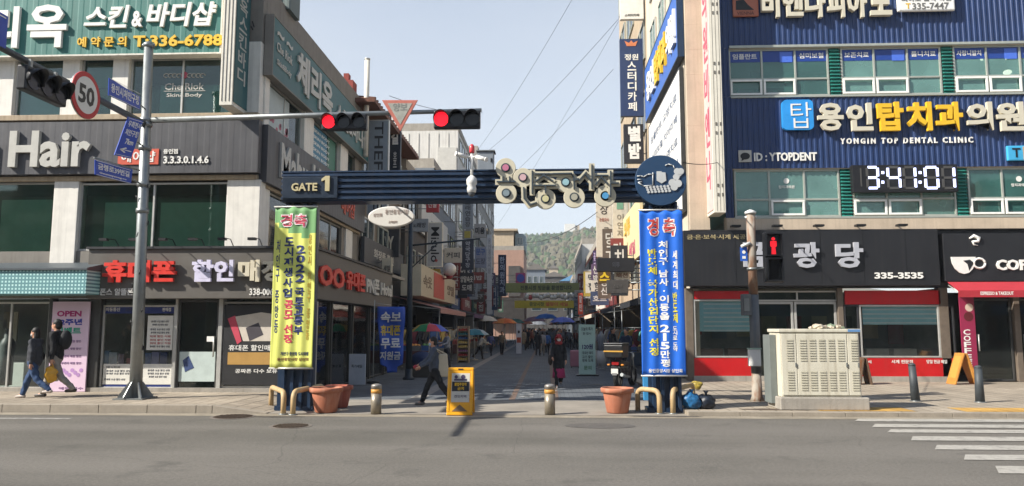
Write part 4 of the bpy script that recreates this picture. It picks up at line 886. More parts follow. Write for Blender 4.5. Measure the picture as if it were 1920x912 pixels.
# ================================================================ MARKET GATE
FG_ = front(YG)
GR = lambda *q: R(*q, YG)
gate = thing('market_gate', 'navy ribbed market entrance gate spanning the street with ring-shaped Korean lettering and round emblem', 'gate', (onY(880, 770, YG).x, YG, 0))
for px0, px1 in ((521, 587), (1214, 1277)):
    a0, a1, _, _2 = GR(px0, 500, px1, 770); b1 = GR(550, 384, 560, 386)[3]
    m = MB(); m.box(a0 + .05, a1 - .05, YG + .06, YG + .38, 0, b1)
    m.corr(FG_, a0, a1, 0.05, b1, -.058, .17, .07); m.box(a0 - .03, a1 + .03, YG, YG + .42, 0, .1); m.build('pillar', NAVY, gate)
    m = MB()
    for k in range(4): x = a0 + .1 + k * (a1 - a0 - .2) / 3; m.box(x - .06, x + .06, YG + .1, YG + .3, b1 - .02, b1 + .22)
    m.build('pillar_neck', BLACK, gate)
a0, a1, b0, b1 = GR(530, 322, 1240, 376)
m = MB(); m.box(a0, a1, YG - .02, YG + .45, b0, b1)
for k in range(5):
    zz = b0 + (b1 - b0) * (k + .5) / 5; h = (b1 - b0) / 5
    m.prism(Fr((a0, 0, 0), (0, 1, 0), (0, 0, 1)), [(YG - .022, zz - h * .36), (YG - .022, zz + h * .36), (YG - .09, zz + h * .2), (YG - .09, zz - h * .2)], 0, a1 - a0)
m.box(a0 - .01, a1, YG - .06, YG + .47, b1 + .001, b1 + .03); m.build('beam', NAVY, gate)
q = GR(533, 334, 636, 374); m = MB(); m.fbox(FG_, *q, .092, .13); pl = m.build('gate_plaque', M('dark_navy_plate', '#1a2838', .4), gate, .01)
m = MB(); GOLD = M('brass_letters', '#c3b78f', .4, .12, metal=.2)
text(m, FG_, 'GATE', *GR(551, 346, 599, 361), .132, .17, .025); q1_ = GR(607, 333, 622, 361); w1_ = q1_[1] - q1_[0]; h1_ = q1_[3] - q1_[2]; m.prism(FG_, [(q1_[0] + w1_ * .45, q1_[2]), (q1_[1], q1_[2]), (q1_[1], q1_[3]), (q1_[0] + w1_ * .5, q1_[3]), (q1_[0], q1_[3] - h1_ * .2), (q1_[0], q1_[3] - h1_ * .36), (q1_[0] + w1_ * .45, q1_[3] - h1_ * .26)], .132, .17); m.build('lettering', GOLD, pl)
# ring lettering: beige rims with dark strokes
BEI = M('beige_rim', '#c4bda6', .5, .1); DST = M('dark_stroke', '#39434a', .45, .1)
Zq = lambda zx, zy: (lambda q: (q.x, q.z))(onY(860 + zx / 3.316, 280 + zy / 3.316, YG - .2)); k_ = onY(861, 300, YG - .2).x - onY(860, 300, YG - .2).x; k_ /= 3.316
FL_ = front(YG - .2); mb_b, mb_d = MB(), MB()
rings = ((293, 120, 62, '#b8718a'), (297, 277, 64, '#7e8d93'), (400, 180, 60, '#c4a2a6'), (540, 312, 63, '#c3bd92'), (665, 210, 62, '#8fb3ba'), (718, 302, 65, '#a29f8e'), (910, 294, 66, '#4f93c0'))
strokes = (((240, 207), (352, 207)), ((277, 178), (277, 205)), ((318, 178), (318, 205)), ((458, 142), (458, 278)), ((405, 245), (408, 310), (440, 352), (484, 338)), ((478, 160), (585, 160)), ((532, 165), (482, 205)), ((532, 170), (585, 205)), ((470, 232), (600, 232)), ((540, 232), (540, 275)), ((590, 160), (700, 158), (715, 180), (717, 250)), ((717, 200), (745, 190)),
           ((792, 150), (748, 200)), ((785, 160), (822, 205)), ((827, 105), (827, 248)), ((850, 170), (925, 170)), ((890, 172), (852, 225)), ((888, 185), (922, 222)), ((942, 145), (942, 300)), ((942, 217), (990, 217)))
for st in strokes:
    for i in range(len(st) - 1):
        (x0, y0), (x1, y1) = st[i], st[i + 1]; L_ = math.hypot(x1 - x0, y1 - y0); ux, uy = (x1 - x0) / L_, (y1 - y0) / L_
        for mb, hw, ex, d0, d1 in ((mb_b, 17, 12, .0, .05 + .0004 * (len(mb_b.v) % 97)), (mb_d, 4.2, 3, .06, .1 + .0004 * (len(mb_d.v) % 97))):
            P4 = [Zq(x0 - ux * ex + uy * hw, y0 - uy * ex - ux * hw), Zq(x1 + ux * ex + uy * hw, y1 + uy * ex - ux * hw), Zq(x1 + ux * ex - uy * hw, y1 + uy * ex + ux * hw), Zq(x0 - ux * ex - uy * hw, y0 - uy * ex + ux * hw)]
            mb.prism(FL_, P4, d0, d1)
sgn = thing('market_name_letters', 'beige outlined Korean letters with coloured ring centres fixed to the navy gate beam', 'sign', (Zq(600, 250)[0], YG - .2, Zq(600, 360)[1]))
mb_b.build('letter_rim', BEI, sgn); mb_d.build('letter_stroke', DST, sgn)
for i, (zx, zy, r, c) in enumerate(rings):
    x, zz = Zq(zx, zy); m = MB(); m.disc(FL_, x, zz, r * k_, -.02, .058 + i * .001, 32); rg = m.build('ring', BEI, sgn, .008)
    m = MB(); m.disc(FL_, x, zz, 29 * k_, .066 + i * .001, .072, 28); m.build('ring_groove', DST, rg); m = MB(); m.disc(FL_, x, zz, 20 * k_, .075, .1, 24); m.build('ring_centre', P(c), rg)
    m = MB(); m.tube([(x, YG - .19, zz), (x, YG + .0, zz)], .03); m.build('bracket', STEEL, rg)
# emblem
x, _, zz, _2 = GR(1237, 340, 1238, 341); re_ = (GR(1237, 340, 1285, 341)[1] - x); YE_ = YG - .16; FE = front(YE_)
m = MB(); m.disc(FE, x, zz, re_, -.26, .0, 48); em = m.build('emblem_disc', M('emblem_navy', '#25405e', .45, .12, 1.5), gate, .01)
m = MB(); E2 = lambda pts: [(lambda q: (q.x, q.z))(onY(1140 + u / 3.6475, 250 + v_ / 3.6475, YE_)) for u, v_ in pts]
LG2 = M('emblem_pale', '#b9bbba', .45, .08)
def poly(pts): m.prism(FE, E2(pts), .002, .02)
poly(((332, 262), (365, 262), (365, 268), (392, 270), (398, 325), (366, 345), (332, 325)))
for cx, cy, r in ((472, 262, 22), (496, 262, 22), (466, 300, 22), (440, 340, 26), (478, 345, 26), (452, 370, 24)): m.disc(FE, *E2([(cx, cy)])[0], r / 3.6475 * (x - GR(1236, 340, 1238, 341)[0]), .002 + r * .0001, .02 + cx * .00001, 16)
poly(((452, 270), (520, 272), (482, 305)))
for pts in (((198, 295), (228, 293)), ((228, 293), (243, 300)), ((243, 300), (272, 282)), ((272, 282), (306, 282)), ((306, 270), (306, 358)), ((306, 358), (243, 362)), ((243, 362), (205, 338)), ((205, 338), (232, 333)), ((200, 318), (228, 318)), ((390, 222), (412, 212)), ((412, 212), (445, 222)), ((445, 222), (455, 245))):
    m.tube([FE.p(*E2([q])[0], .01) for q in pts], .013, 4)
for i in range(7):
    for j in range(3): m.disc(FE, *E2([(265 + i * 24 + j * 6, 372 + j * 16 - i * 1.5)])[0], .028, .002, .018, 8)
m.build('emblem_motif', LG2, em)
# banners on the pillars (cloth with folds)
def cloth_banner(name, label, rc, Y, mats, fold, top_split=None):
    a0, a1, b0, b1 = rc; f = front(Y); t = thing(name, label, 'banner', ((a0 + a1) / 2, Y, b0)); nu, nv = 40, 30
    m = MB(); V2 = []
    for j in range(nv + 1):
        for i in range(nu + 1):
            a = a0 + (a1 - a0) * i / nu; b = b0 + (b1 - b0) * j / nv; V2.append(f.p(a, b, fold(a, b)))
    m.add(V2, [(j * (nu + 1) + i, j * (nu + 1) + i + 1, (j + 1) * (nu + 1) + i + 1, (j + 1) * (nu + 1) + i) for j in range(nv) for i in range(nu)], True)
    if top_split:
        for k, fc in enumerate(m.f):
            c = sum((m.v[i] for i in fc), V((0, 0, 0))) / 4
            if top_split(c.x, c.z): m.mi[k] = 1
    o = m.build('cloth', mats, t); sm = o.modifiers.new('thickness', 'SOLIDIFY'); sm.thickness = .006
    for zz in (b0, b1):
        q = MB(); q.tube([f.p(a0 - .02, zz, -.0), f.p(a1 + .02, zz, -.0)], .018); q.build('hem_rod', ALU, t)
    return t, f
rc = R(511, 388, 590, 691, YG - .16); a0, a1, b0, b1 = rc
fold = lambda a, b:   .010 * sin((a) * 26 + .6 * sin(b * 2)) + .01 * sin(b * 3.1 + a * 7)
t, f = cloth_banner('vertical_banner', 'yellow-green vertical cloth banner with green top hanging on the left gate pillar', rc, YG - .16, [M('yellow_green_cloth', '#d2d56c', .7, .08, 2), M('green_cloth', '#6f9e66', .7, .08, 2)], fold, lambda x, zz: zz > b1 - .44 + .18 * sin((x - a0) * 3.2 + 2.6))
BT = lambda *q: R(*q, YG - .16)
def btext(mat, items):
    m = MB()
    for k, s_, q, bo in items: (vtext if k == 'v' else text)(m, f, s_, *BT(*q), .003, .007, bo, fold=fold)
    m.build('lettering', mat, t)
btext(P('#e9d8d8'), [('h', '경', (525, 401, 550, 427), .06), ('h', '축', (551, 401, 577, 427), .06)])
m = MB(); text(m, f, '경', *BT(527, 403, 548, 425), .008, .012, .02, fold=fold); text(m, f, '축', *BT(553, 403, 575, 425), .008, .012, .02, fold=fold); m.build('lettering', P('#bf3f58'), t)
btext(P('#1f2f63'), [('v', '도시재생사업', (532, 445, 549, 560), .035), ('v', '2022 국토교통부', (553, 460, 570, 630), .035), ('v', '처인구 중앙동', (516, 450, 523, 628), .01), ('h', '처인구 중앙동 도시재생', (526, 660, 578, 667), .01)])
btext(P('#c03a52'), [('v', '공모 선정', (532, 563, 549, 646), .035)])
btext(P('#c9a23c'), [('v', '용인시 처인구 중앙동', (576, 440, 582, 640), .0)])
btext(P('#8a5a3a'), [('h', '용인중앙시장 상인회', (520, 671, 578, 677), .01)])
rc = R(1201, 394, 1283, 705, YG - .16)
fold = lambda a, b: .011 * sin(a * 24 + .5 * sin(b * 2.4)) + .008 * sin(b * 2.7 + a * 6)
t, f = cloth_banner('vertical_banner', 'bright blue vertical cloth banner with white and yellow Korean columns on the right gate pillar', rc, YG - .16, [M('blue_cloth', '#1f66cc', .65, .1, 2)], fold)
btext(P('#e6dcd8'), [('h', '경', (1213, 408, 1236, 444), .06), ('h', '축', (1242, 408, 1267, 444), .06)])
m = MB(); text(m, f, '경', *BT(1215, 410, 1234, 442), .008, .012, .02, fold=fold); text(m, f, '축', *BT(1244, 410, 1265, 442), .008, .012, .02, fold=fold); m.build('lettering', P('#c9453e'), t)
btext(LETW, [('v', '처인구 남사.이동읍 215만평', (1237, 452, 1254, 690), .03), ('v', '세계최대', (1262, 470, 1270, 545), .02), ('v', '도시로 도약', (1262, 612, 1270, 660), .02), ('h', '용인중앙시장 상인회', (1216, 692, 1279, 699), .015)])
btext(P('#dfd23a'), [('v', '반도체 국가산업단지 선정', (1216, 467, 1233, 669), .025), ('v', '반도체', (1262, 548, 1270, 608), .02)])
# cctv on the beam
CW = M('camera_white', '#d5d4cf', .35, .06)
p0 = onY(884, 352, YG - .3); t = thing('cctv_camera_post', 'white dome camera and two bullet cameras on a post with red beacon', 'camera', (p0.x, YG - .25, p0.z))
zt = GR(884, 288, 886, 290)[3]; zb = GR(884, 340, 886, 341)[2]
m = MB(); m.tube([(p0.x, YG - .25, zb), (p0.x, YG - .25, zt - .05)], .03); m.tube([(p0.x, YG - .25, zb + .25), (p0.x, YG + .0, zb + .25)], .025); m.build('post', CW, t)
m = MB(); m.lathe((p0.x, YG - .25, zb - .3), [(.03, 0), (.09, .03), (.1, .1), (.085, .17), (.11, .2), (.11, .3), (.06, .36), (.03, .38)], 16); m.build('dome_camera', CW, t)
m = MB(); m.ball((p0.x, YG - .25, zb - .29), .075, 12, 8); m.build('dome_lens', M('smoked_dome', '#55585c', .15), t)
m = MB(); m.lathe((p0.x, YG - .25, zt - .05), [(.05, 0), (.055, .03), (.055, .13), (.03, .18), (.005, .19)], 12); m.build('beacon', M('red_beacon', '#c23a40', .3), t)
for s_ in (-1, 1):
    c = V((p0.x + s_ * .1, YG - .28, zt - .14)); e = c + V((s_ * .2, -.12, -.06 * s_ - .02)); m = MB(); m.tube([c, e], .045, 10); m.tube([e, e + (e - c) * .1], .05, 10); m.tube([(p0.x, YG - .25, zt - .13), c], .02, 6); m.build('bullet_camera', CW, t)
q = GR(895, 283, 925, 321); t = thing('control_box', 'grey metal control box standing on top of the gate beam', 'box', ((q[0] + q[1]) / 2, YG + .2, q[2]))
m = MB(); m.box(q[0], q[1], YG + .05, YG + .35, GR(530, 322, 1240, 376)[3] + .03, q[3]); m.build('casing', M('grey_box_paint', '#7c838a', .5, .1), t, .012); m = MB(); m.box(q[0] - .03, q[1] + .03, YG + .02, YG + .38, q[3] + .001, q[3] + .025); m.build('lid', STEEL, t); m = MB(); m.box(q[1] - .06, q[1] - .03, YG + .03, YG + .049, q[2] + .2, q[2] + .28); m.build('latch', BLACK, t)

# ================================================================ TRAFFIC POLE, SIGNALS, SIGNS (left)
YP = 16.55
pb, ptop = onZ(259, 747, ZL), onY(279, 88, YP); pb.y = YP
t = thing('traffic_pole', 'tall galvanised traffic pole with two mast arms on the left pavement', 'pole', (pb.x, YP, ZL))
ax = lambda zz: pb + (ptop - pb) * ((zz - pb.z) / (ptop.z - pb.z))
m = MB(); m.tube([ax(ZL), ax(3), ax(ptop.z)], [.135, .12, .1], 16); m.build('mast', STEEL, t)
m = MB(); m.lathe((ptop.x, YP, ptop.z - .02), [(.11, 0), (.125, .03), (.125, .08), (.04, .14)], 16)
for dx in (-.13, .12): m.lathe((ptop.x + dx, YP, ptop.z + .0), [(.03, 0), (.03, .06), (.01, .08)], 8)
m.build('cap', STEEL, t)
m = MB(); m.box(pb.x - .33, pb.x + .33, YP - .33, YP + .33, ZL, ZL + .03); m.build('base_plate', STEEL, t)
for k in range(6):
    u = k * pi / 3 + .3; f_ = Fr((pb.x, YP, ZL + .03), (cos(u), sin(u), 0), (0, 0, 1)); m = MB(); m.prism(f_, [(.12, 0), (.36, 0), (.36, .03), (.14, .34), (.12, .34)], -.012, .012); m.build('rib', STEEL, t)
e0 = onY(275, 226, YP); e1 = onY(903, 207, YP)
m = MB(); m.tube([ax(e0.z), (e0 + e1) / 2, e1], [.07, .06, .045], 10); m.build('mast_arm', STEEL, t)
za = onY(266, 234, YP).z; w0 = V((ax(za).x, YP, za)); w1 = V((w0.x - .12, 8.5, za + .05)); w1.x = -9.05
m = MB(); m.tube([w0, w1], [.075, .05], 10); m.build('mast_arm', M('dark_galvanised', '#55595b', .5, .2, 3, metal=.5), t)
m = MB()
for zz in (e0.z, za, za - .55, za - 1.4, za - 2.0): c = ax(zz); m.lathe((c.x, c.y, zz - .05), [(.14, 0), (.14, .1)], 14)
m.build('collar', STEEL, t)
m = MB()
for i in range(14): m.tube([ax(1.2 + i * .28) + V((.14 * cos(i * 1.9), .14 * sin(i * 1.9) - .02, 0)), ax(1.3 + i * .28) + V((.14 * cos(i * 1.9 + .2), .14 * sin(i * 1.9 + .2) - .02, 0))], .012, 4)
m.build('cable_tie', BLACK, t)
SIGB = M('signal_black', '#16181c', .4, .15)
def signal(label, c, fr, L_=.98, H_=.34, lit=0, group='traffic signal heads', arm=None):
    t = thing('traffic_signal', label, 'traffic light', c, group); f = Fr(c, fr.u, fr.v)
    m = MB(); m.fbox(f, -L_ / 2, L_ / 2, -H_ / 2, H_ / 2, -.12, .06); m.build('housing', SIGB, t, .03)
    for i in range(3):
        a = (i - 1) * L_ / 3; m = MB(); m.disc(f, a, 0, H_ * .40, .062, .075, 24)
        ln = m.build('lens', E('red_signal_lens', '#ff1626', 1.1) if i == lit else M('dark_lens', '#0c0e10', .2), t)
        m = MB(); n_ = 14; rr_ = H_ * .43; vs = []
        for k in range(n_ + 1):
            u = rad(-20 + 220 * k / n_); le = .22 * (.35 + .65 * max(0, sin(u)))
            vs += [f.p(a + rr_ * cos(u), rr_ * sin(u), .06), f.p(a + rr_ * cos(u), rr_ * sin(u), .06 + le)]
        m.add(vs, [(2 * k, 2 * k + 2, 2 * k + 3, 2 * k + 1) for k in range(n_)], True); o = m.build('visor', SIGB, ln); so = o.modifiers.new('thickness', 'SOLIDIFY'); so.thickness = .008
    m = MB()
    for a in (-L_ * .3, L_ * .3): m.fbox(f, a - .03, a + .03, H_ / 2 - .02, H_ / 2 + (arm or .12), -.06, -.02)
    m.build('hanger', STEEL, t); return t
F0 = front(0)
c = onY(646, 230, YP - .14); signal('horizontal traffic signal showing red, on the mast arm left of the yield sign', c, F0, L_=1.02, H_=.36, arm=.06)
c = onY(857, 225, YP - .14); signal('horizontal traffic signal showing red, at the far tip of the mast arm', c, F0, L_=1.04, H_=.40, arm=.03)
c = onX(80, 167, -8.95); signal('unlit black traffic signal seen from the side on the arm at the upper left', V((-8.92, c.y, za - .36)), lwall(0), L_=1.12, H_=.44, lit=None, arm=.16)
# yield sign
t = thing('yield_sign', 'faded red and grey downward triangle sign on the mast arm', 'road sign', onY(750, 245, YP - .1)); fY = front(YP - .1)
tri = [(lambda q: (q.x, q.z))(onY(px, py, YP - .1)) for px, py in ((716, 188), (784, 188), (751, 247))]
cx_ = sum(q[0] for q in tri) / 3; cz_ = sum(q[1] for q in tri) / 3
m = MB(); m.prism(fY, tri, -.01, .01); m.build('plate', M('faded_red_sheet', '#b5695a', .6, .2, 6), t, .012)
m = MB(); m.prism(fY, [(cx_ + (x - cx_) * .68, cz_ + (zz - cz_) * .68) for x, zz in tri], .011, .016); m.build('plate_centre', M('faded_grey_sheet', '#9a9a90', .6, .25, 5), t)
m = MB(); text(m, fY, '양보', cx_ - .16, cx_ + .16, cz_ - .02, cz_ + .17, .018, .021, .01); m.build('lettering', P('#7d7f7a'), t)
m = MB(); m.tube([fY.p(cx_, tri[0][1] - .2, -.02), fY.p(cx_, e1.z + .0, -.1)], .03); m.build('bracket', STEEL, t)
# signs fixed to the pole
XP = -8.98; FX = lwall(XP)
c = onX(161, 179, XP); r = .46; t = thing('speed_limit_sign', 'round white speed limit sign with red rim reading 50', 'road sign', (XP, c.y, c.z - r)); f = lwall(XP)
m = MB(); m.disc(f, c.y, c.z, r, -.01, .01, 36); m.build('plate', M('red_rim_sheet', '#b5262b', .5, .08), t); m = MB(); m.disc(f, c.y, c.z, r * .79, .011, .015, 36); m.build('plate_centre', M('sign_white', '#d8d5ce', .45, .06), t)
m = MB(); text(m, f, '50', c.y - r * .55, c.y + r * .55, c.z - r * .42, c.z + r * .42, .016, .02, .03); m.build('lettering', BLACK, t); m = MB(); m.disc(f, c.y, c.z, r, -.04, -.012, 30); m.fbox(f, c.y - .03, c.y + .03, c.z, za, -.08, -.04); m.build('backing', STEEL, t)
SB = M('street_sign_blue', '#1d44a8', .4, .08); 
def street_sign(label, corners, rows):
    q = [onX(px, py, XP) for px, py in corners]; t = thing('street_sign', label, 'road sign', (XP, (q[0].y + q[1].y) / 2, min(p.z for p in q)), 'blue street signs on the traffic pole'); n = V((1, 0, 0))
    o = q[3]; u = q[2] - q[3]; v_ = q[0] - q[3]
    m = MB(); m.hexa([p - n * .012 for p in (q[3], q[2], q[1], q[0])], [p + n * .012 for p in (q[3], q[2], q[1], q[0])]); m.build('plate', SB, t, .006)
    class Sk:
        def p(s, a, b, d=0): return o + u * a + v_ * b + n * d
    m = MB(); sk = Sk()
    for s_, rc_ in rows: text(m, sk, s_, *rc_, .014, .018, .02)
    t0_, t1_ = .03, .97
    for a_, b_ in (((.02, .03), (.98, .03)), ((.02, .97), (.98, .97))): m.tube([sk.p(*a_, .015), sk.p(*b_, .015)], .006, 4)
    m.build('lettering', LETW, t)
    m = MB(); m.tube([sk.p(.8, .5, -.015), V((w0.x, YP, sk.p(.8, .5).z))], .018, 6); m.build('bracket', STEEL, t)
street_sign('blue street sign at the top of the traffic pole, white Korean text sloping right', ((204, 146), (262, 182), (262, 207), (203, 179)), [('용인시처인구청', (.06, .94, .25, .78))])
street_sign('tilted upright blue street sign with three text lines and white arrow', ((240, 219), (268, 227), (245, 298), (214, 291)), [('우회전시', (.12, .9, .76, .92)), ('처인구청', (.12, .9, .54, .7)), ('7km', (.3, .8, .32, .46)), ('←', (.15, .85, .1, .24))])
street_sign('low blue street name sign hanging on a thin bar left of the pole', ((178, 300), (248, 318), (245, 345), (178, 328)), [('금령로39번길', (.06, .94, .42, .86)), ('Geumnyeong-ro', (.1, .85, .12, .28))])
m = MB(); m.tube([onX(176, 296, XP), onX(262, 320, XP)], .02, 6); t = tag(m.build('sign_bar', STEEL), 'thin grey bar carrying the low street name sign', 'bar')
q0, q1 = onX(-30, 60, -9.0), onX(8, 110, -9.0); t = thing('direction_sign', 'cut-off blue road sign at the upper left picture edge', 'road sign', (-9.0, q0.y, za - .1))
m = MB(); m.fbox(lwall(-9.0), q0.y - .6, q1.y, za + .0, za + .55, -.015, .015); m.build('plate', SB, t); m = MB(); m.fbox(lwall(-9.0), q0.y - .5, q1.y - .05, za + .49, za + .51, .016, .02); m.build('border_line', LETW, t)

# ================================================================ PEDESTRIAN POLE (right)
YPP = 16.9; b = onZ(1420, 752, ZR); YPP = b.y; tp = onY(1407, 400, YPP)
RUST = M('rusty_white_pipe', '#9a9184', .7, .2, 3, streak=.75, dirt='#74492c')
for nd in RUST.node_tree.nodes:
    if nd.type == 'MAP_RANGE' and abs(nd.inputs[1].default_value - .48) < 1e-4: nd.inputs[1].default_value, nd.inputs[2].default_value = .42, .55
    if nd.type == 'MAPPING': nd.inputs['Scale'].default_value = (4, 4, 1.4)
GREYP = M('grey_sleeve', '#5d6164', .55, .25, 4, streak=.3, dirt='#8a8378')
t = thing('signal_post', 'rusty white pedestrian signal post with grey sleeve standing on the right pavement', 'pole', (b.x, YPP, ZR))
ax2 = lambda zz: b + (tp - b) * ((zz - b.z) / (tp.z - b.z)); zz1 = onY(1412, 553, YPP).z; zz0 = onY(1418, 700, YPP).z
m = MB(); m.tube([ax2(zz1), ax2(tp.z)], [.1, .1], 14); m.build('upper_pipe', RUST, t); m = MB(); m.tube([ax2(zz0), ax2(zz1)], [.112, .112], 14); m.build('sleeve', GREYP, t); m = MB(); m.tube([ax2(ZR), ax2(ZR + .1), ax2(zz0)], [.16, .12, .102], 14); m.build('foot', RUST, t)
m = MB(); m.lathe((tp.x, YPP, tp.z), [(.13, -.02), (.13, .03), (.03, .08)], 12); m.tube([(tp.x - .13, YPP, tp.z - .1), (tp.x + .14, YPP, tp.z - .08)], .03, 6); m.build('cap', CW, t)
m = MB(); c = ax2(onY(1410, 505, YPP).z); m.lathe((c.x, c.y, c.z - .02), [(.13, 0), (.13, .05)], 12); m.tube([c, c + V((.5, 0, .05))], .02, 6); m.build('clamp', STEEL, t)
q = R(1431, 437, 1466, 530, YPP); c = V(((q[0] + q[1]) / 2, YPP - .05, (q[2] + q[3]) / 2)); t = thing('pedestrian_signal', 'black pedestrian signal showing a red standing figure beside the rusty post', 'traffic light', (c.x, c.y, q[2]))
f = front(YPP - .1); m = MB(); m.fbox(f, *q, -.15, 0); m.build('housing', SIGB, t, .02)
zm = (q[2] + q[3]) / 2; m = MB(); m.ring(f, q[0] + .02, q[1] - .02, zm + .02, q[3] - .02, .03, .002, .12); m.ring(f, q[0] + .02, q[1] - .02, q[2] + .02, zm - .02, .03, .002, .12); m.build('visor', SIGB, t)
m = MB(); x = c.x; m.disc(f, x, q[3] - .15, .04, .004, .012, 12); m.prism(f, [(x - .07, q[3] - .2), (x + .07, q[3] - .2), (x + .07, q[3] - .32), (x + .04, q[3] - .34), (x + .05, q[3] - .5), (x - .05, q[3] - .5), (x - .04, q[3] - .34), (x - .07, q[3] - .32)], .004, .012); m.build('red_figure', E('red_figure_light', '#d81c28', .7), t)
m = MB(); m.fbox(f, q[0] + .06, q[1] - .06, q[2] + .06, zm - .06, .003, .008); m.build('dark_lens', M('dark_lens', '#0c0e10', .2), t)
q = R(1391, 552, 1404, 592, YPP); t = thing('push_button_unit', 'grey side box strapped to the rusty signal post at mid height', 'box', (q[0], YPP, q[2]))
m = MB(); m.box(q[0], q[1] + .03, YPP - .12, YPP + .12, q[2], q[3]); m.build('casing', GREYP, t, .015); m = MB(); m.box(q[0] + .02, q[1] - .02, YPP - .135, YPP - .121, q[2] + .1, q[3] - .1); m.build('cover', STEEL, t)
q = R(1399, 655, 1421, 686, YPP); t = thing('junction_box', 'small white box strapped low on the rusty signal post', 'box', (q[0], YPP, q[2]))
m = MB(); m.box(q[0], q[1], YPP - .26, YPP - .13, q[2], q[3]); m.build('casing', WHITE, t, .015); m = MB(); m.box(q[0] - .01, q[1] + .01, YPP - .27, YPP - .12, q[3] + .001, q[3] + .03); m.build('lid', P('#9fb5a6'), t)
q = R(1387, 464, 1400, 490, YPP); t = thing('small_blue_sign', 'small blue and white pictogram sign on the left of the rusty post', 'road sign', (q[0], YPP, q[2]))
f = front(YPP - .05); m = MB(); m.fbox(f, *q, -.01, .01); m.build('plate', P('#2458b4'), t); m = MB(); m.fbox(f, q[0] + .04, q[1] - .04, q[2] + .05, q[2] + .11, .012, .016); m.disc(f, (q[0] + q[1]) / 2, q[2] + .2, .04, .012, .016, 10); m.build('pictogram', LETW, t); m = MB(); m.tube([f.p(q[1] - .02, q[2] + .15, 0), f.p(q[1] + .1, q[2] + .15, -.05)], .015, 5); m.build('bracket', STEEL, t)
p0 = onY(1398, 460, YPP - .1); t = thing('cctv_camera', 'small pale camera on an arm left of the rusty post', 'camera', p0); m = MB(); m.tube([p0 + V((-.1, 0, -.03)), p0 + V((.1, 0, .05))], .035, 8); m.build('body', CW, t); m = MB(); m.tube([p0, p0 + V((.12, .1, -.05))], .015, 5); m.build('arm', STEEL, t)

# ================================================================ UTILITY CABINET
a = onZ(1455, 770, ZR); Yc = 15.55; x0 = onY(1464, 690, Yc).x; x1 = onY(1613, 690, Yc).x; zb = R(1500, 744, 1510, 745, Yc)[2]; zt = R(1500, 617, 1510, 618, Yc)[3]
CABM = M('cream_cabinet_paint', '#cbc6b4', .5, .1, 2, streak=.35, dirt='#7a6a50')
t = thing('utility_cabinet', 'large cream ground cabinet with two rows of louvre slots on a concrete plinth', 'cabinet', ((x0 + x1) / 2, Yc, ZR))
m = MB(); m.box(x0 - .06, x1 + .12, Yc - .09, Yc + .82, ZR, zb); m.build('plinth', CONC, t, .02)
m = MB(); m.box(x0, x1, Yc, Yc + .72, zb + .002, zt - .07); m.build('casing', CABM, t, .01)
m = MB(); m.box(x0 - .03, x1 + .03, Yc - .03, Yc + .75, zt - .068, zt); m.build('lid', CABM, t, .012)
H = zt - zb; W_ = (x1 - x0); f = front(Yc - .004); LVM = M('louvre_paint', '#aaa592', .6, .2, streak=.2)
for a0, a1, n_, lead in ((x0 + .02, x0 + .20 * W_, 1, .35), (x0 + .20 * W_ + .012, x1 - .16 * W_, 5, .06), (x1 - .16 * W_ + .012, x1 - .02, 1, .3)):
    m = MB(); m.fbox(f, a0, a1, zb + .04, zt - .1, 0, .018); dr = m.build('door', CABM, t, .006)
    for c_ in range(n_):
        xa = a0 + (a1 - a0) * (lead + c_ * (1 - lead) / n_)
        for r_ in ((.1, .40), (.53, .87)):
            m = MB(); z0, z1 = zb + H * r_[0], zb + H * r_[1]; k = z0
            while k < z1 - .03:
                m.hexa([f.p(xa, k, .02), f.p(xa + .13, k, .02), f.p(xa + .13, k + .03, .02), f.p(xa, k + .03, .02)], [f.p(xa, k, .03), f.p(xa + .13, k, .03), f.p(xa + .13, k + .026, .021), f.p(xa, k + .026, .021)]); k += .05
            m.build('louvres', LVM, dr)
    m = MB(); m.fbox(f, a1 - .035, a1 - .015, zb + H * .44, zb + H * .5, .02, .04); m.build('handle', STEEL, dr)
m = MB(); m.fbox(front(Yc - .03), x1 - .22, x1 + .02, zt - .06, zt - .008, .001, .006); m.build('label_plate', P('#5d86b3'), t)
m = MB(); m.box(x0 - .14, x0 - .005, Yc + .25, Yc + .7, ZR + .1, zt - .12); m.build('side_unit', P('#6d7370'), t, .01)
rr = random.Random(2)
for k in range(9):
    x = x0 + W_ * (.45 + .5 * rr.random()); y = Yc + .1 + rr.random() * .45; s_ = .035 + rr.random() * .05; tq = thing('stone', 'small pale rubble piece lying on top of the cream cabinet', 'stone', (x, y, zt), 'rubble pieces on the cream cabinet')
    m = MB(); m.ball((x, y, zt + s_ * .6), (s_ * 1.4, s_, s_ * .7), 7, 5)
    m.v = [q + V((rr.random() - .5, rr.random() - .5, rr.random() - .5)) * s_ * .4 for q in m.v]; m.sm = [False] * len(m.sm); m.build('piece', P(rr.choice(('#a89a86', '#c2b6a0', '#7d8a72'))), tq)

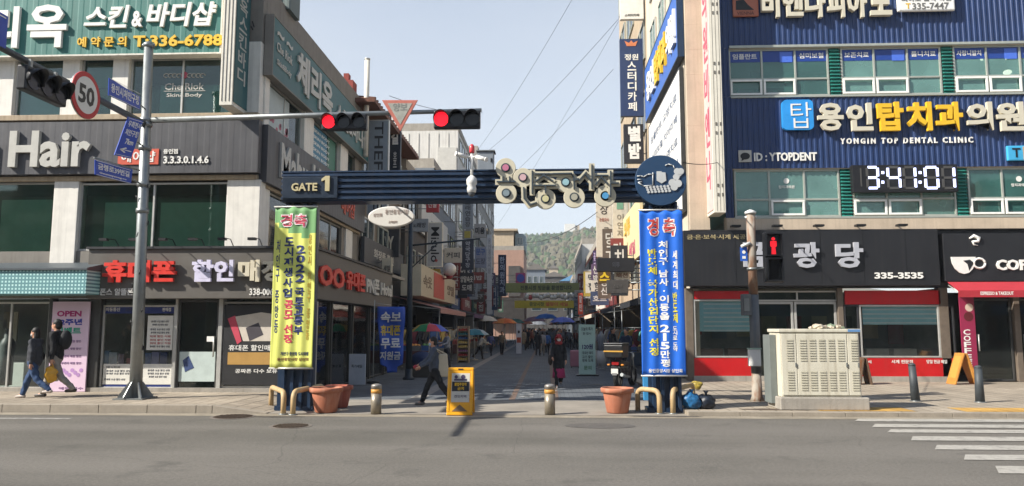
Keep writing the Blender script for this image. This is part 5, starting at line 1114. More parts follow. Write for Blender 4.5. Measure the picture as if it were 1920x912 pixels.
# ================================================================ BOLLARDS, PLANTERS, GUARD RAILS
def bollard_steel(px, py, label):
    q = onZ(px, py, ZS); t = thing('bollard', label, 'bollard', (q.x, q.y, ZS), 'steel bollards across the market entrance')
    m = MB(); m.lathe((q.x, q.y, ZS), [(.105, 0), (.105, .4)], 20); m.build('post', M('worn_steel_bollard', '#8d8474', .4, .25, 5, metal=.35, streak=.35, dirt='#5e4c36'), t)
    m = MB(); m.lathe((q.x, q.y, ZS), [(.107, .401), (.107, .48)], 20); m.build('reflective_band', M('orange_band', '#bf8a3e', .5, .3, 8), t)
    m = MB(); m.lathe((q.x, q.y, ZS), [(.104, .481), (.104, .53), (.108, .535), (.095, .57), (.04, .585)], 20); m.build('cap', M('dull_cap', '#8f8a83', .4, .15, metal=.4), t)
bollard_steel(705, 776, 'steel bollard with orange band standing between the terracotta pots and the yellow sandwich board')
bollard_steel(1031, 777, 'steel bollard with orange band standing alone in front of the woman in red hat')
def planter(px, py, label, sc=1.0, col='#a8694f'):
    q = onZ(px, py, ZS); t = thing('planter', label, 'plant pot', (q.x, q.y, ZS), 'terracotta planters at the market entrance'); c = (q.x, q.y, ZS); k = sc
    m = MB(); m.lathe(c, [(.2 * k, 0), (.215 * k, .02 * k), (.285 * k, .40 * k), (.285 * k, .405 * k)], 28); m.build('pot', M('terracotta' + col[1:], col, .8, .15, 4, streak=.2, dirt='#d9b49c', bump=.1), t)
    m = MB(); m.lathe(c, [(.30 * k, .39 * k), (.325 * k, .40 * k), (.33 * k, .47 * k), (.315 * k, .485 * k), (.29 * k, .475 * k), (.285 * k, .44 * k)], 28, cap=False); m.build('rim', M('terracotta' + col[1:], col), t)
    m = MB(); m.disc(Fr((q.x, q.y, ZS), (1, 0, 0), (0, 1, 0)), 0, 0, .286 * k, .42 * k, .425 * k, 24); m.build('soil', M('dry_soil', '#54463a', .95, .3, 20), t)
planter(611, 773, 'front terracotta pot beside the left gate pillar', 1.02); planter(634, 764, 'redder terracotta pot half hidden behind the front pot on the left', .95, '#9c4f3c'); planter(1158, 774, 'wide terracotta pot standing left of the right gate pillar', 1.02)
def rail(pts, label):
    q = [V(p) for p in pts]; c = (q[0] + q[-1]) / 2; t = thing('guard_rail', label, 'guard rail', (c.x, c.y, .0), 'bent tube guard rails round the gate pillars'); m = MB(); P_ = [q[0]]
    for i in range(1, len(q) - 1):
        a_, b_, c_ = q[i - 1], q[i], q[i + 1]; r_ = min(.17, (a_ - b_).length * .45, (c_ - b_).length * .45); d0 = (a_ - b_).normalized() * r_; d1 = (c_ - b_).normalized() * r_
        for k in range(6): s_ = k / 5; P_.append((b_ + d0) * (1 - s_) ** 2 + b_ * 2 * s_ * (1 - s_) + (b_ + d1) * s_ ** 2)
    P_.append(q[-1]); m.tube(P_, .052, 12); m.build('tube', M('beige_tube_paint', '#b79c72', .55, .2, 4, streak=.4, dirt='#7a6248'), t)
    m = MB(); m.lathe((q[0].x, q[0].y, 0.005), [(.09, 0), (.09, .02)], 12); m.lathe((q[-1].x, q[-1].y, 0.005), [(.09, 0), (.09, .02)], 12); m.build('foot_plate', STEEL, t)
def u_rail(pxa, pya, pxb, pyb, h, label):
    a_, b_ = onZ(pxa, pya), onZ(pxb, pyb); rail([a_, a_ + V((0, 0, h)), b_ + V((0, 0, h)), b_], label)
a_ = onZ(530, 778)
u_rail(508, 765, 531, 778, .44, 'beige bent tube guard left of the left gate pillar')
u_rail(549, 779, 604, 764, .46, 'beige bent tube guard in front of the left gate pillar')
u_rail(1196, 772, 1237, 777, .46, 'beige bent tube guard in front of the right gate pillar')
u_rail(1262, 777, 1300, 762, .47, 'beige bent tube guard right of the right gate pillar')
def bollard_dark(px, py, h, label, lean=0):
    q = onZ(px, py, ZR); t = thing('bollard', label, 'bollard', (q.x, q.y, ZR), 'dark bollards by the crosswalk'); DB = M('dark_bollard', '#3d4245', .55, .25, 4)
    ex = V((q.x + lean, q.y, ZR + h)); m = MB(); m.tube([(q.x, q.y, ZR), ex], [.095, .075], 14); m.build('post', DB, t); m = MB(); m.lathe(ex, [(.078, .002), (.075, .03), (.04, .06)], 14); m.build('cap', DB, t)
    m = MB(); m.lathe((q.x, q.y, ZR), [(.12, 0), (.12, .02)], 14); m.build('base_ring', STEEL, t)
bollard_dark(1717, 753, .78, 'thin dark leaning bollard in front of the red shop base', -.04); bollard_dark(1838, 755, .74, 'dark bollard in front of the coffee shop door')

# ================================================================ A-BOARDS AND OTHER STREET OBJECTS
# yellow sandwich board
q0 = onZ(837, 779, ZS); q1 = onZ(886, 779, ZS); h = R(840, 691, 880, 692, q0.y)[3] - ZS; wx = q1.x - q0.x
YP_ = M('yellow_plastic', '#d99a16', .4, .06); t = thing('sandwich_board', 'bright yellow plastic folding board with black printed notice standing at the market entrance', 'A-board', ((q0.x + q1.x) / 2, q0.y, ZS))
for nm, s_ in (('front_leaf', -1), ('back_leaf', 1)):
    yb = q0.y + .25 + s_ * .25; yt = q0.y + .25 + s_ * .03; o_ = V((q0.x, yb, ZS)); v_ = V((0, yt - yb, h)); f = Fr(o_, (1, 0, 0), v_)
    m = MB(); Lh = v_.length; m.ring(f, 0, wx, 0, Lh, .055, -.02, .02); m.fbox(f, .05, wx - .05, .05, Lh - .05, -.012, .012); lf = m.build(nm, YP_, t, .012)
    if s_ < 0:
        m = MB(); m.fbox(f, wx * .4, wx * .6, Lh - .045, Lh - .02, .021, .024); m.build('handle_slot', BLACK, lf)
        m = MB(); m.fbox(f, .08, wx - .07, Lh * .27, Lh * .88, .013, .017); m.build('notice', P('#b9b5aa'), lf)
        m = MB(); m.fbox(f, .09, wx - .08, Lh * .5, Lh * .70, .018, .022); m.build('black_band', BLACK, lf)
        m = MB(); text(m, f, '불법주정차', .14, wx - .13, Lh * .61, Lh * .68, .023, .026, .02); text(m, f, '금지', .2, wx - .18, Lh * .52, Lh * .59, .023, .026, .02); m.build('lettering', YEL, lf)
        m = MB(); m.disc(f, wx * .33, Lh * .80, .035, .018, .022, 10); m.disc(f, wx * .6, Lh * .80, .045, .018, .022, 10); m.fbox(f, wx * .25, wx * .75, Lh * .72, Lh * .76, .018, .022); text(m, f, '견인지역', .14, wx - .13, Lh * .36, Lh * .42, .018, .02); m.build('printed_picture', P('#3c3350'), lf)
        m = MB(); m.prism(f, [(wx * .2, Lh * .08), (wx * .8, Lh * .08), (wx * .5, Lh * .22)], .014, .02); m.build('triangle_mark', P('#6a5640'), lf)
# wooden A-boards on the right
WOOD = M('orange_wood', '#b47a34', .6, .2, 6)
def aboard(px0, px1, py, py_top, label, col, facing=0, extra=None):
    q0, q1 = onZ(px0, py, ZR), onZ(px1, py, ZR); h = R(px0, py_top, px1, py_top + 1, q0.y)[3] - ZR; t = thing('sandwich_board', label, 'A-board', ((q0.x + q1.x) / 2, q0.y, ZR)); xm = (q0.x + q1.x) / 2
    for s_ in (-1, 1):
        o_ = V((xm + s_ * (q1.x - q0.x) / 2, q0.y + .5, ZR)); v_ = V((-s_ * ((q1.x - q0.x) / 2 - .03), 0, h)); f = Fr(o_, (0, -s_ * -1, 0) if s_ > 0 else (0, -1, 0), v_); Lh = v_.length
        m = MB(); a_, b_ = (0, .5) if s_ < 0 else (-.5, 0); m.fbox(f, a_, b_, 0, Lh, -.02, .02); lf = m.build('leaf', col, t, .006)
        m = MB(); m.fbox(f, a_ + .06, b_ - .06, Lh * .2, Lh * .9, .021 if s_ < 0 else -.026, .026 if s_ < 0 else -.021); m.build('board_face', M('chalk_board', '#5b3a22', .7, .2) if extra is None else extra, lf)
aboard(1792, 1836, 722, 663, 'orange wooden folding board beside the magenta coffee banner', WOOD, extra=M('orange_board_face', '#c08a3e', .6, .15)); aboard(1614, 1636, 722, 671, 'narrow dark wooden folding board beside the cream cabinet', M('dark_wood', '#5a4636', .7, .2, 6))
# bundle by the right pillar: sacks
for px, py, r, c, lab in ((1300, 776, .2, '#22608f', 'blue patterned sack slumped by the right gate pillar'), (1327, 776, .18, '#1c2430', 'black sack slumped at the right of the blue patterned sack'), (1311, 762, .11, '#a58f3c', 'small yellow knotted bag lying on top of the sacks')):
    q = onZ(px, py, .0); t = thing('sack', lab, 'sack', (q.x, q.y, ZR)); m = MB(); rr = random.Random(px); zc = ZR + (r * .75 if c != '#a58f3c' else .36); m.ball((q.x, q.y + .15, zc), (r * 1.05, r * .9, r * .85), 16, 10)
    for i, v_ in enumerate(m.v):
        d_ = v_ - V((q.x, q.y + .15, zc)); m.v[i] = v_ + d_ * (.22 * sin(d_.x * 31 + px) * sin(d_.z * 27) + .1 * sin(d_.y * 40)); m.v[i].z = max(m.v[i].z, ZR + .003)
    m.build('bag', M('sack_' + c[1:], c, .45, .8, 16), t)
    if r > .12: m = MB(); m.lathe((q.x, q.y + .12, zc + r * .75), [(.03, 0), (.025, .04), (.06, .09)], 8); m.build('tied_neck', M('sack_' + c[1:], c), t)
q = onZ(1207, 742, ZS); t = thing('plastic_bag', 'light blue plastic sheet hanging behind the right gate pillar', 'bag', (q.x - .3, YG + .6, ZS)); m = MB(); x = onY(1206, 720, YG + .6).x; m.box(x - .02, x + .22, YG + .55, YG + .7, .2, 1.0)
m.v = [v_ + V((.03 * sin(v_.z * 9), 0, 0)) for v_ in m.v]; m.build('sheet', P('#3f8fc4'), t)
q = onZ(793, 700, ZS); Yt = 26.0; a0, a1, b0, b1 = R(772, 662, 806, 690, Yt); t = thing('tarpaulin_bundle', 'dark blue tarpaulin-covered goods below the rainbow parasol', 'tarpaulin', ((a0 + a1) / 2, Yt, ZS)); m = MB(); m.ball(((a0 + a1) / 2, Yt + .3, b0 + .25), (.42, .35, .3), 14, 10); m.build('cover', P('#1f3158', .6), t); m = MB(); m.box(a0 - .05, a1 + .05, Yt + .05, Yt + .55, ZS, b0 + .05); m.build('box', P('#4a4640'), t, .01)
# stains at the kerb
for px, py, rx, ry, c in ((1470, 768, .9, .16, '#4f4237'), (1250, 781, .7, .1, '#5b554c'), (520, 781, .5, .1, '#5e584f')):
    q = onZ(px, py, 0.0); zz = ZR + .004 if q.y > YK + .2 else .0085; q = onZ(px, py, zz); m = MB(); rr = random.Random(px); m.prism(Fr((q.x, q.y, zz), (1, 0, 0), (0, 1, 0)), [(rx * cos(u) * (.75 + .4 * rr.random()), ry * sin(u) * (.75 + .4 * rr.random())) for u in [k * pi / 11 for k in range(22)]], 0, .0015); tag(m.build('ground_stain', M('stain_' + c[1:], c, .8, .35, 6, fine=.2)), kind='structure')
# wires in the sky
WIRE = M('cable_black', '#2c2e30', .6, .1)
def wire(label, a_, b_, sag, r=.006, grp='overhead cables crossing the sky'):
    a_, b_ = V(a_), V(b_); m = MB(); m.tube([a_.lerp(b_, i / 12) - V((0, 0, sag * 4 * (i / 12) * (1 - i / 12))) for i in range(13)], r, 4); return tag(m.build('overhead_cable', WIRE), label, 'cable', grp)
wire('thin overhead cable climbing from the white building to the top edge', onY(893, 285, 55), onY(1078, -10, 30), .3, .008)
wire('overhead cable rising from the far left roofs to the upper right signs', onY(880, 310, 58), onY(1165, 30, 34), .5, .009)
wire('lower overhead cable running to the navy study cafe sign', onY(900, 380, 70), onY(1150, 130, 36), .4, .009)
wire('thick sagging cable with clips below the gate letters', onY(985, 455, 60), onY(1120, 398, 46), .5, .02)
wire('dark cable from the left eave to the mast arm tip', onY(730, 180, 30), onY(905, 212, 40), .25, .012)
wire('cable strung from the emblem to the white box sign', onY(1280, 305, YG + .3), onY(1345, 305, YR - .95), .05, .012)
wire('faint overhead cable steeply rising behind the gate letters', onY(935, 420, 80), onY(1160, 40, 38), .3, .008)
for k, (px0, px1) in enumerate(((470, 400), (468, 480))):
    wire('black cable looping down the left corner building' if k else 'cable sagging along the green sign edge', onY(px0 + 3, 40 + 10 * k, YL - .1), onX(560 + 60 * k, 175 + 60 * k, XL + .1), .5, .018, 'cables on the left corner building')
# ================================================================ MARKET STREET BUILDINGS
rs = random.Random(21)
PANE = G('street_glass', '#3a4a4f', .6, .05)
def street_house(label, side, xw, y0, y1, h, wall, floors, depth=8, wcols=3, gz=3.0, win=True, front_win=0, name='shop_house', roof=None):
    f = lwall(xw) if side < 0 else rwall(xw); t = thing(name, label, 'building', (xw, y0, 0), 'shop houses along the market street')
    A = (lambda y: y) if side < 0 else (lambda y: -y)
    x0, x1 = (xw - depth, xw) if side < 0 else (xw, xw + depth)
    m = MB(); m.box(x0, x1, y0, y1, gz, h); m.box(x0, x1 - 1.0 if side < 0 else x1, y0 + .2, y1 - .2, 0, gz - .002) if side < 0 else m.box(x0 + 1.0, x1, y0 + .2, y1 - .2, 0, gz - .002)
    for y in (y0, y1 - .35): (m.box(x1 - .999, x1 - .02, y, y + .35, 0, gz - .001) if side < 0 else m.box(x0 + .02, x0 + .999, y, y + .35, 0, gz - .001))
    m.build('wall', wall, t)
    m = MB(); xs_ = xw - 1.0 if side < 0 else xw + 1.0; fs = lwall(xs_) if side < 0 else rwall(xs_)
    lo, hi = sorted((A(y0 + .4), A(y1 - .4))); m.fbox(fs, lo, hi, .1, gz - .5, .003, .03); sf = m.build('shopfront', GD, t)
    m = MB(); n = max(2, int((y1 - y0) / 1.6))
    for i in range(n + 1): a = lo + (hi - lo) * i / n; m.fbox(fs, a - .03, a + .03, .1, gz - .5, .032, .07)
    m.build('frame', DKAL, sf)
    m = MB(); m.box(x0 - .05, x1 + .06, y0 - .001, y1 + .001, h + .001, h + .12); m.ring(Fr((0, 0, h + .121), (1, 0, 0), (0, 1, 0)), x0, x1, y0, y1, .2, 0, .5); m.build('parapet', CONC, t) if roof is None else None
    if win and floors > 0:
        fh = (h - gz) / floors; L_ = (y1 - y0)
        for k in range(floors):
            for c_ in range(wcols):
                ya = y0 + L_ * (c_ + .14) / wcols; yb = y0 + L_ * (c_ + .86) / wcols; lo, hi = sorted((A(ya), A(yb))); window(t, f, lo, hi, gz + fh * k + fh * .3, gz + fh * k + fh * .85, nx=2, glass=PANE, d=.01, t=.07, frame=rs.choice((ALU, GFR, DKAL)))
        if front_win:
            ff = front(y0)
            for k in range(floors):
                for c_ in range(front_win): xa = x0 + depth * (c_ + .2) / front_win; window(t, ff, xa, xa + depth * .6 / front_win, gz + fh * k + fh * .3, gz + fh * k + fh * .85, nx=2, glass=PANE, d=.01, t=.07)
    return t
W1 = M('wall_grey_brown', '#776f64', .8, .2, 1.5, streak=.3); W2 = M('wall_white_paint', '#c9c7c1', .75, .1, 1.2, streak=.25); W3 = M('wall_beige', '#b5a48c', .8, .15, 1.2, streak=.25); W4 = M('wall_bluegrey', '#6f7780', .75, .15, 1.2, streak=.25)
W5 = M('wall_pink', '#a48474', .8, .12, 1.2, streak=.2); W6 = M('wall_red_tile', '#8a4a3a', .7, .2, 2); W7 = M('wall_dark', '#4d4a47', .75, .2, 1.5, streak=.2)
TILER = M('brown_roof_tile', '#6a4434', .7, .25, 6)
xl = XL
t = street_house('grey-brown house with overhanging tiled eave behind the blue-green sign', -1, xl - .0, 28.45, 37.0, 10.2, W1, 2, wcols=3, front_win=2, roof=1)
m = MB(); x0, x1, y0, y1, zz = xl - 8.5, xl + .75, 27.6, 37.6, 10.2
m.hexa([(x0, y0, zz + .002), (x1, y0, zz + .002), (x1, y1, zz + .002), (x0, y1, zz + .002)], [(x0, y0, zz + .16), (x1, y0, zz + .16), (x1, y1, zz + .16), (x0, y1, zz + .16)])
m.hexa([(x0 + .05, y0 + .05, zz + .161), (x1 - .05, y0 + .05, zz + .161), (x1 - .05, y1 - .05, zz + .161), (x0 + .05, y1 - .05, zz + .161)], [(x0 + 3.4, y0 + 3.6, zz + 1.5), (x1 - 3.4, y0 + 3.6, zz + 1.5), (x1 - 3.4, y1 - 3.6, zz + 1.5), (x0 + 3.4, y1 - 3.6, zz + 1.5)])
for k in range(24):
    y = y0 + .2 + k * .41; m.tube([(x1 - .02, y, zz + .2), (x1 - 3.3, y0 + 3.6 if y < y0 + 3.6 else min(y, y1 - 3.6), zz + 1.52)], .05, 5)
m.build('tiled_roof', TILER, t)
a = onY(648, 128, 28).x; m = MB(); m.box(a - .25, a + .3, 28, 28.6, 10.3, 11.2); m.box(a - .1, a + .1, 28.1, 28.4, 11.2, 11.5); m.build('chimney', M('red_brick', '#8a4038', .8, .3, 12), t)
a = onY(680, 190, 27.5); t = thing('vent_pipe', 'tall pale vent pipe rising behind the blue-green side sign', 'pipe', (a.x, 28.1, 8.2)); m = MB(); m.tube([(a.x, 28.1, 8.2), (a.x, 28.1, onY(680, 112, 28.1).z)], .1, 10); m.build('pipe', OFFW, t); m = MB(); m.lathe((a.x, 28.1, onY(680, 112, 28.1).z), [(.11, -.02), (.12, .03), (.05, .06)], 10); m.build('cap', ALU, t)
street_house('dark two-storey shop house after the tiled-eave house', -1, xl + .15, 37.3, 46.8, 9.6, W7, 2)
street_house('blue-grey shop house with slanted pale fascia on the left', -1, xl + .1, 47.0, 58.6, 11.8, W4, 3)
t = street_house('white cubic upper building rising above the left street roofs', -1, xl + .2, 59.0, 75, 17.4, W2, 5, depth=5, front_win=0)
m = MB(); ff = front(59.0)
for k in range(6): xx = xl - 4.6 + k * .8; m.fbox(ff, xx, xx + .05, 12.4, 17.2, .0, .04)
m.fbox(ff, xl - 1.4, xl + .1, 12.6, 16.0, .0, .12); m.build('panel_joint', P('#b9b7b0'), t)
street_house('tall grey shop house with red upper corner farther up the left side', -1, xl + .3, 75.3, 99, 19.5, M('wall_mid_grey', '#8a8884', .8, .15, 1.2, streak=.3), 6, wcols=5)
a0, a1 = onY(936, 500, 112).x, onY(982, 500, 112).x
t = street_house('peach-coloured building with roof house at the bend of the street', -1, a1, 112, 128, 13.2, W5, 0, depth=a1 - a0 + 3, win=False, gz=6.2)
m = MB(); m.box(a0 - 1, a0 + 2.1, 113, 120, 13.35, 16.2); m.box(a0 - 1.4, a0 + 2.7, 112.6, 120.5, 16.201, 16.5); m.build('roof_house', W3, t)
m = MB(); m.box(a0 + 2.3, a1 + .2, 114, 121, 13.35, 15.9); m.build('roof_house', M('wall_pale_blue', '#8c9a9e', .75, .12), t); window(t, front(114), a0 + 2.6, a1 - .2, 14.2, 15.3, nx=2, glass=PANE, d=.01)
m = MB(); m.box(a0 + 1.4, a1 - .5, 111.6, 111.99, 6.3, 10.8); m.build('brick_front', W7, t); m = MB(); m.box(a0 - 2, a1 + .1, 111.2, 111.9, 2.6, 6.1); m.build('shop_front', M('dark_clutter_front', '#3a3633', .8, .5, 1.5), t)
# right side
WR = M('wall_tan_tall', '#a8977f', .8, .15, 1.2, streak=.3)
street_house('tall narrow tan building behind the sunlit side wall on the right', 1, XR + .05, 32.8, 45, 26, WR, 7, wcols=3)
street_house('low beige shop house beyond the tall tan building', 1, XR - .1, 45.3, 64, 9.2, W3, 2, wcols=4)
street_house('brown tiled shop house on the right', 1, XR - .2, 64.3, 84, 8.6, W6, 2, wcols=5)
street_house('white-topped shop house farther up on the right', 1, XR - .5, 84.3, 106, 11, W2, 3, wcols=5)
street_house('grey shop house near the right end of the street', 1, XR - .8, 106.4, 140, 8.5, W4, 2, wcols=6)
for px0, px1, py, Y, mat, lab in ((985, 1022, 500, 185, W4, 'small pale grey house below the wooded hill'), (1018, 1060, 514, 215, W7, 'long brown-grey roofed building closing the street'), (1052, 1095, 521, 180, W1, 'low building with a blue roof patch below the hill'), (985, 1085, 545, 150, W7, 'dark low building behind the yellow-green overhead banner'), (1030, 1046, 500, 300, W3, 'tiny cream house at the foot of the hill')):
    x0, x1 = onY(px0, py, Y).x, onY(px1, py, Y).x; h = onY((px0 + px1) / 2, py, Y).z; t = thing('house', lab, 'building', ((x0 + x1) / 2, Y, 0), 'distant houses at the end of the street')
    m = MB(); m.box(x0, x1, Y, Y + 10, 0, h - .8); m.build('wall', mat, t); m = MB(); m.prism(Fr((0, Y - .4, 0), (1, 0, 0), (0, 0, 1)), [(x0 - .4, h - .798), (x1 + .4, h - .798), ((x0 + x1) / 2, h + .7)], 0, -10.8); m.build('roof', P('#5f8fb5') if 'blue' in lab else M('grey_roof', '#6f6a64', .8, .2), t)
    for i in range(3): xx = x0 + (x1 - x0) * (.12 + .3 * i); window(t, front(Y), xx, xx + (x1 - x0) * .18, h - 4, h - 2.4, nx=1, glass=PANE, d=.01)
q = R(1059, 420, 1087, 441, 640); t = thing('tower_block', 'small white block standing on the ridge of the wooded hill', 'building', ((q[0] + q[1]) / 2, 640, q[2] - 12)); m = MB(); m.box(q[0], q[1] - 4, 640, 652, q[2] - 14, q[3]); m.build('wall', P('#d5d2ca'), t); m = MB(); m.box(q[1] - 3.99, q[1], 641, 651, q[2] - 14, q[3] - 1.2); m.build('wing', W3, t)

# ================================================================ PROJECTING AND WALL SIGNS ALONG THE STREET
GP = 'hanging shop signs along the market street'
def pj(label, px, Y, bg, texts, th=.22, edge=None, arm=None):
    rc = R(*px, Y); f = front(Y); c = P(bg); tx = []
    for k, s_, fr_, col, bo in texts: tx.append((k if k in 'hv' else 'h', s_, sub(rc, fr_), P(col), .012, bo, {'rot': -1} if k == 'r' else {}))
    t = sign(label, f, rc, c, th, -th, tx, group=GP, edge=edge)
    xw = (xl + .1) if (px[0] + px[2]) / 2 < 1025 else XR
    xe = rc[0] if xw < 0 else rc[1]
    if abs(xe - xw) > .03:
        m = MB()
        for zz in (rc[2] + .25 * (rc[3] - rc[2]), rc[2] + .8 * (rc[3] - rc[2])): m.tube([(xe, Y + th / 2, zz), (xw, Y + th / 2, zz)], .025, 6)
        m.build('bracket', STEEL, t)
    return t
pj('grey vertical box sign with rotated dark Latin letters behind the gate beam', (690, 226, 727, 402), 29.2, '#88929a', [('r', 'THEFACE', (.3, .75, .05, .98), '#2a2c30', .01)], edge=ALU)
pj('navy vertical sign with two white Korean characters beside the grey Latin sign', (729, 206, 751, 326), 32.5, '#1d2632', [('v', '비길', (.2, .8, .42, .95), '#dcdcd8', .04), ('v', '호프', (.4, .7, .08, .34), '#c8c8c4', .01)])
pj('dark square sign with big pale GY letters under the oval sign', (709, 430, 748, 482), 34, '#33363b', [('h', 'GY', (.2, .75, .2, .75), '#c9c4b4', .04)])
pj('small cream notice board low on the left wall', (716, 484, 734, 524), 31, '#bcb5a2', [('h', '세일', (.15, .85, .35, .65), '#4a4640', .02)])
pj('pale grey box sign with rotated brush lettering in the middle of the left row', (801, 418, 829, 500), 36.5, '#aaa9a6', [('r', 'Misulo', (.25, .8, .1, .9), '#1c1c1e', .01), ('h', '•', (.5, .72, .1, .17), '#b04a44', .03)], edge=OFFW)
pj('small red square sign above the pale brush-lettered sign', (799, 370, 823, 398), 39, '#a8383c', [('h', '신발', (.15, .85, .3, .7), '#e2d8d2', .02)])
pj('blue-grey vertical sign with pale text rows far up on the left', (867, 372, 887, 430), 52, '#7d8790', [('v', '노래연습장', (.25, .75, .05, .95), '#3c424a', .02)])
pj('dark navy vertical sign with pale characters above the shoe stalls', (866, 450, 888, 506), 50, '#2c3342', [('v', '약국당구장', (.3, .7, .05, .95), '#a9b0ba', .02)])
pj('small blue-topped square sign beside the dark navy vertical sign', (890, 463, 912, 502), 56, '#8790a4', [('h', '문구', (.1, .9, .6, .9), '#3a5c98', .03), ('h', '도장', (.1, .9, .15, .45), '#4a5062', .02)])
pj('black sign with two rows of pale lettering over the left stalls', (862, 512, 888, 552), 47, '#26282e', [('h', '양말속옷', (.05, .95, .55, .85), '#c5c3bd', .02), ('h', '도매', (.15, .85, .15, .45), '#c5c3bd', .02)])
pj('white and black small sign at the upper left row', (889, 420, 911, 446), 60, '#9a9a98', [('h', '미용', (.1, .9, .25, .75), '#222326', .04)])
pj('dark blue narrow vertical sign near the peach building', (934, 478, 949, 556), 78, '#1f2740', [('v', '한의원치과', (.2, .8, .05, .95), '#aeb4c2', .02)])
pj('round-looking pink and blue sign at the street bend', (967, 512, 985, 534), 95, '#c0507c', [('h', '●', (.1, .9, .2, .9), '#5a64b4', .03)])
pj('grey vertical sign with yellow square halfway up the left row', (867, 432, 886, 448), 58, '#8a8f94', [('h', '■', (.2, .8, .1, .9), '#b0a24a', .02)])
pj('tall white vertical sign pillar far up on the left', (913, 440, 922, 590), 66, '#b9bcc0', [('v', '용인중앙시장', (.2, .8, .5, .95), '#7c828a', .01)])
pj('white vertical sign cut by the top edge on the tall tan building', (1162, -60, 1206, 36), 33.2, '#dbd8d0', [('h', '스터디카페', (.2, .8, .05, .1), '#55534e', .01)])
t = pj('navy vertical study cafe sign with white characters and orange crest', (1163, 73, 1206, 218), 33.6, '#27385c', [('h', '정원', (.2, .8, .72, .80), '#e4e2da', .02), ('v', '스터디카페', (.32, .70, .05, .70), '#e4e2da', .02)])
m = MB(); rc = R(1163, 73, 1206, 218, 33.6); xm = (rc[0] + rc[1]) / 2; ff = front(33.6); m.prism(ff, [(xm - .2, rc[3] - .35), (xm + .2, rc[3] - .35), (xm + .3, rc[3] - .1), (xm + .1, rc[3] - .2), (xm, rc[3] - .08), (xm - .1, rc[3] - .2), (xm - .3, rc[3] - .1)], .004, .015); m.build('crest', P('#c97a52'), t)
pj('black vertical sign with two bold white characters below the navy sign', (1170, 233, 1207, 306), 33.4, '#26262b', [('v', '별밤', (.22, .85, .05, .95), '#dedcd6', .05)])
pj('tall beige vertical sign with brush characters right of the hill', (1118, 372, 1148, 482), 46.5, '#c6bdad', [('h', '장', (.25, .75, .72, .9), '#3c3834', .01), ('h', '손칼국수', (.2, .8, .6, .66), '#b06a5a', .01), ('v', '국밥', (.45, .8, .2, .5), '#4a443e', .01)])
t = pj('beige vertical sign with green square and grey characters near the emblem', (1149, 370, 1176, 484), 42, '#c3bbaa', [('v', '이연제이', (.3, .75, .2, .72), '#7d766a', .01), ('h', '헤어샵', (.1, .9, .06, .11), '#7d766a', .01), ('h', '■', (.3, .75, .80, .93), '#6f9a80', .02)])
pj('purple narrow vertical sign right of the hill', (1112, 470, 1118, 515), 60, '#3c2c54', [('v', '꽃집', (.2, .8, .1, .9), '#b9a9c9', .02)])
pj('grey-white vertical sign with small script beyond the right stalls', (1094, 506, 1112, 560), 64, '#a9abb0', [('h', '김밥', (.2, .8, .7, .9), '#4c5260', .02), ('v', '분식', (.3, .7, .1, .6), '#5c6270', .02)])
pj('tiny red and white sign at the far right row', (1083, 514, 1092, 531), 85, '#c4615c', [('h', '떡', (.2, .8, .55, .9), '#e8e2dc', .03)])
pj('orange-red vertical sign beside a white panel over the right stalls', (1084, 550, 1093, 590), 58, '#c9583e', [('v', '할인', (.2, .8, .1, .9), '#e8e2dc', .03)])
pj('long black sign board over the right stalls left of the blue banner', (1120, 484, 1190, 509), 31.5, '#17181d', [('h', '의류', (.4, .6, .3, .7), '#3a3c44', .02)], th=.5)
pj('dark grey square sign under the long black board', (1138, 525, 1178, 550), 30.5, '#44413f', [('h', '스토어', (.3, .7, .35, .65), '#5a5754', .02)])
pj('yellow and brown small sign under the long black board', (1122, 508, 1145, 532), 33, '#5a4426', [('h', '스', (.1, .9, .2, .9), '#d9b62e', .05)])
pj('white lettered sign strip between the black boards', (1152, 509, 1180, 524), 32, '#d2cdc2', [('h', '패션', (.1, .9, .2, .8), '#8a6a5a', .03)])
def wsign(label, side, xw, y0, y1, z0, z1, bg, texts=(), th=.15, edge=None):
    f = lwall(xw) if side < 0 else rwall(xw); rc = (y0, y1, z0, z1) if side < 0 else (-y1, -y0, z0, z1)
    return sign(label, f, rc, P(bg), th, .01, [(k, s_, sub(rc, fr_), P(col), .012, bo) for k, s_, fr_, col, bo in texts], group='wall signs along the market street', edge=edge)
t = wsign('yellow and pink picture poster on the right street wall beside the blue banner', 1, XR - .05, 34.5, 44.5, 5.0, 7.7, '#d8c69a', [('h', '대박 세일', (.2, .8, .1, .35), '#b0556c', .03), ('h', '의류', (.3, .6, .55, .9), '#c8a23c', .04)])
wsign('beige and red striped sign above the pink awning', -1, xl + .8, 33, 45.5, 3.1, 4.5, '#b9b09a', [('h', '속옷', (.05, .25, .3, .7), '#6a5a4a', .02), ('h', '■', (.3, .6, .06, .94), '#b8493c', .02), ('h', '양말', (.7, .95, .3, .7), '#6a5a4a', .02)], th=.9)
wsign('slanted pale fascia sign on the blue-grey house', -1, xl + .2, 41, 52, 6.9, 8.6, '#b4b4b0', [('h', '금은방', (.3, .7, .3, .7), '#6a6c70', .02)])
wsign('dark fascia sign band on the tiled-eave house', -1, xl + .08, 28.6, 36.5, 4.2, 5.2, '#3a3d42', [('h', '화장품 할인', (.2, .7, .3, .7), '#b9b6ae', .02)])
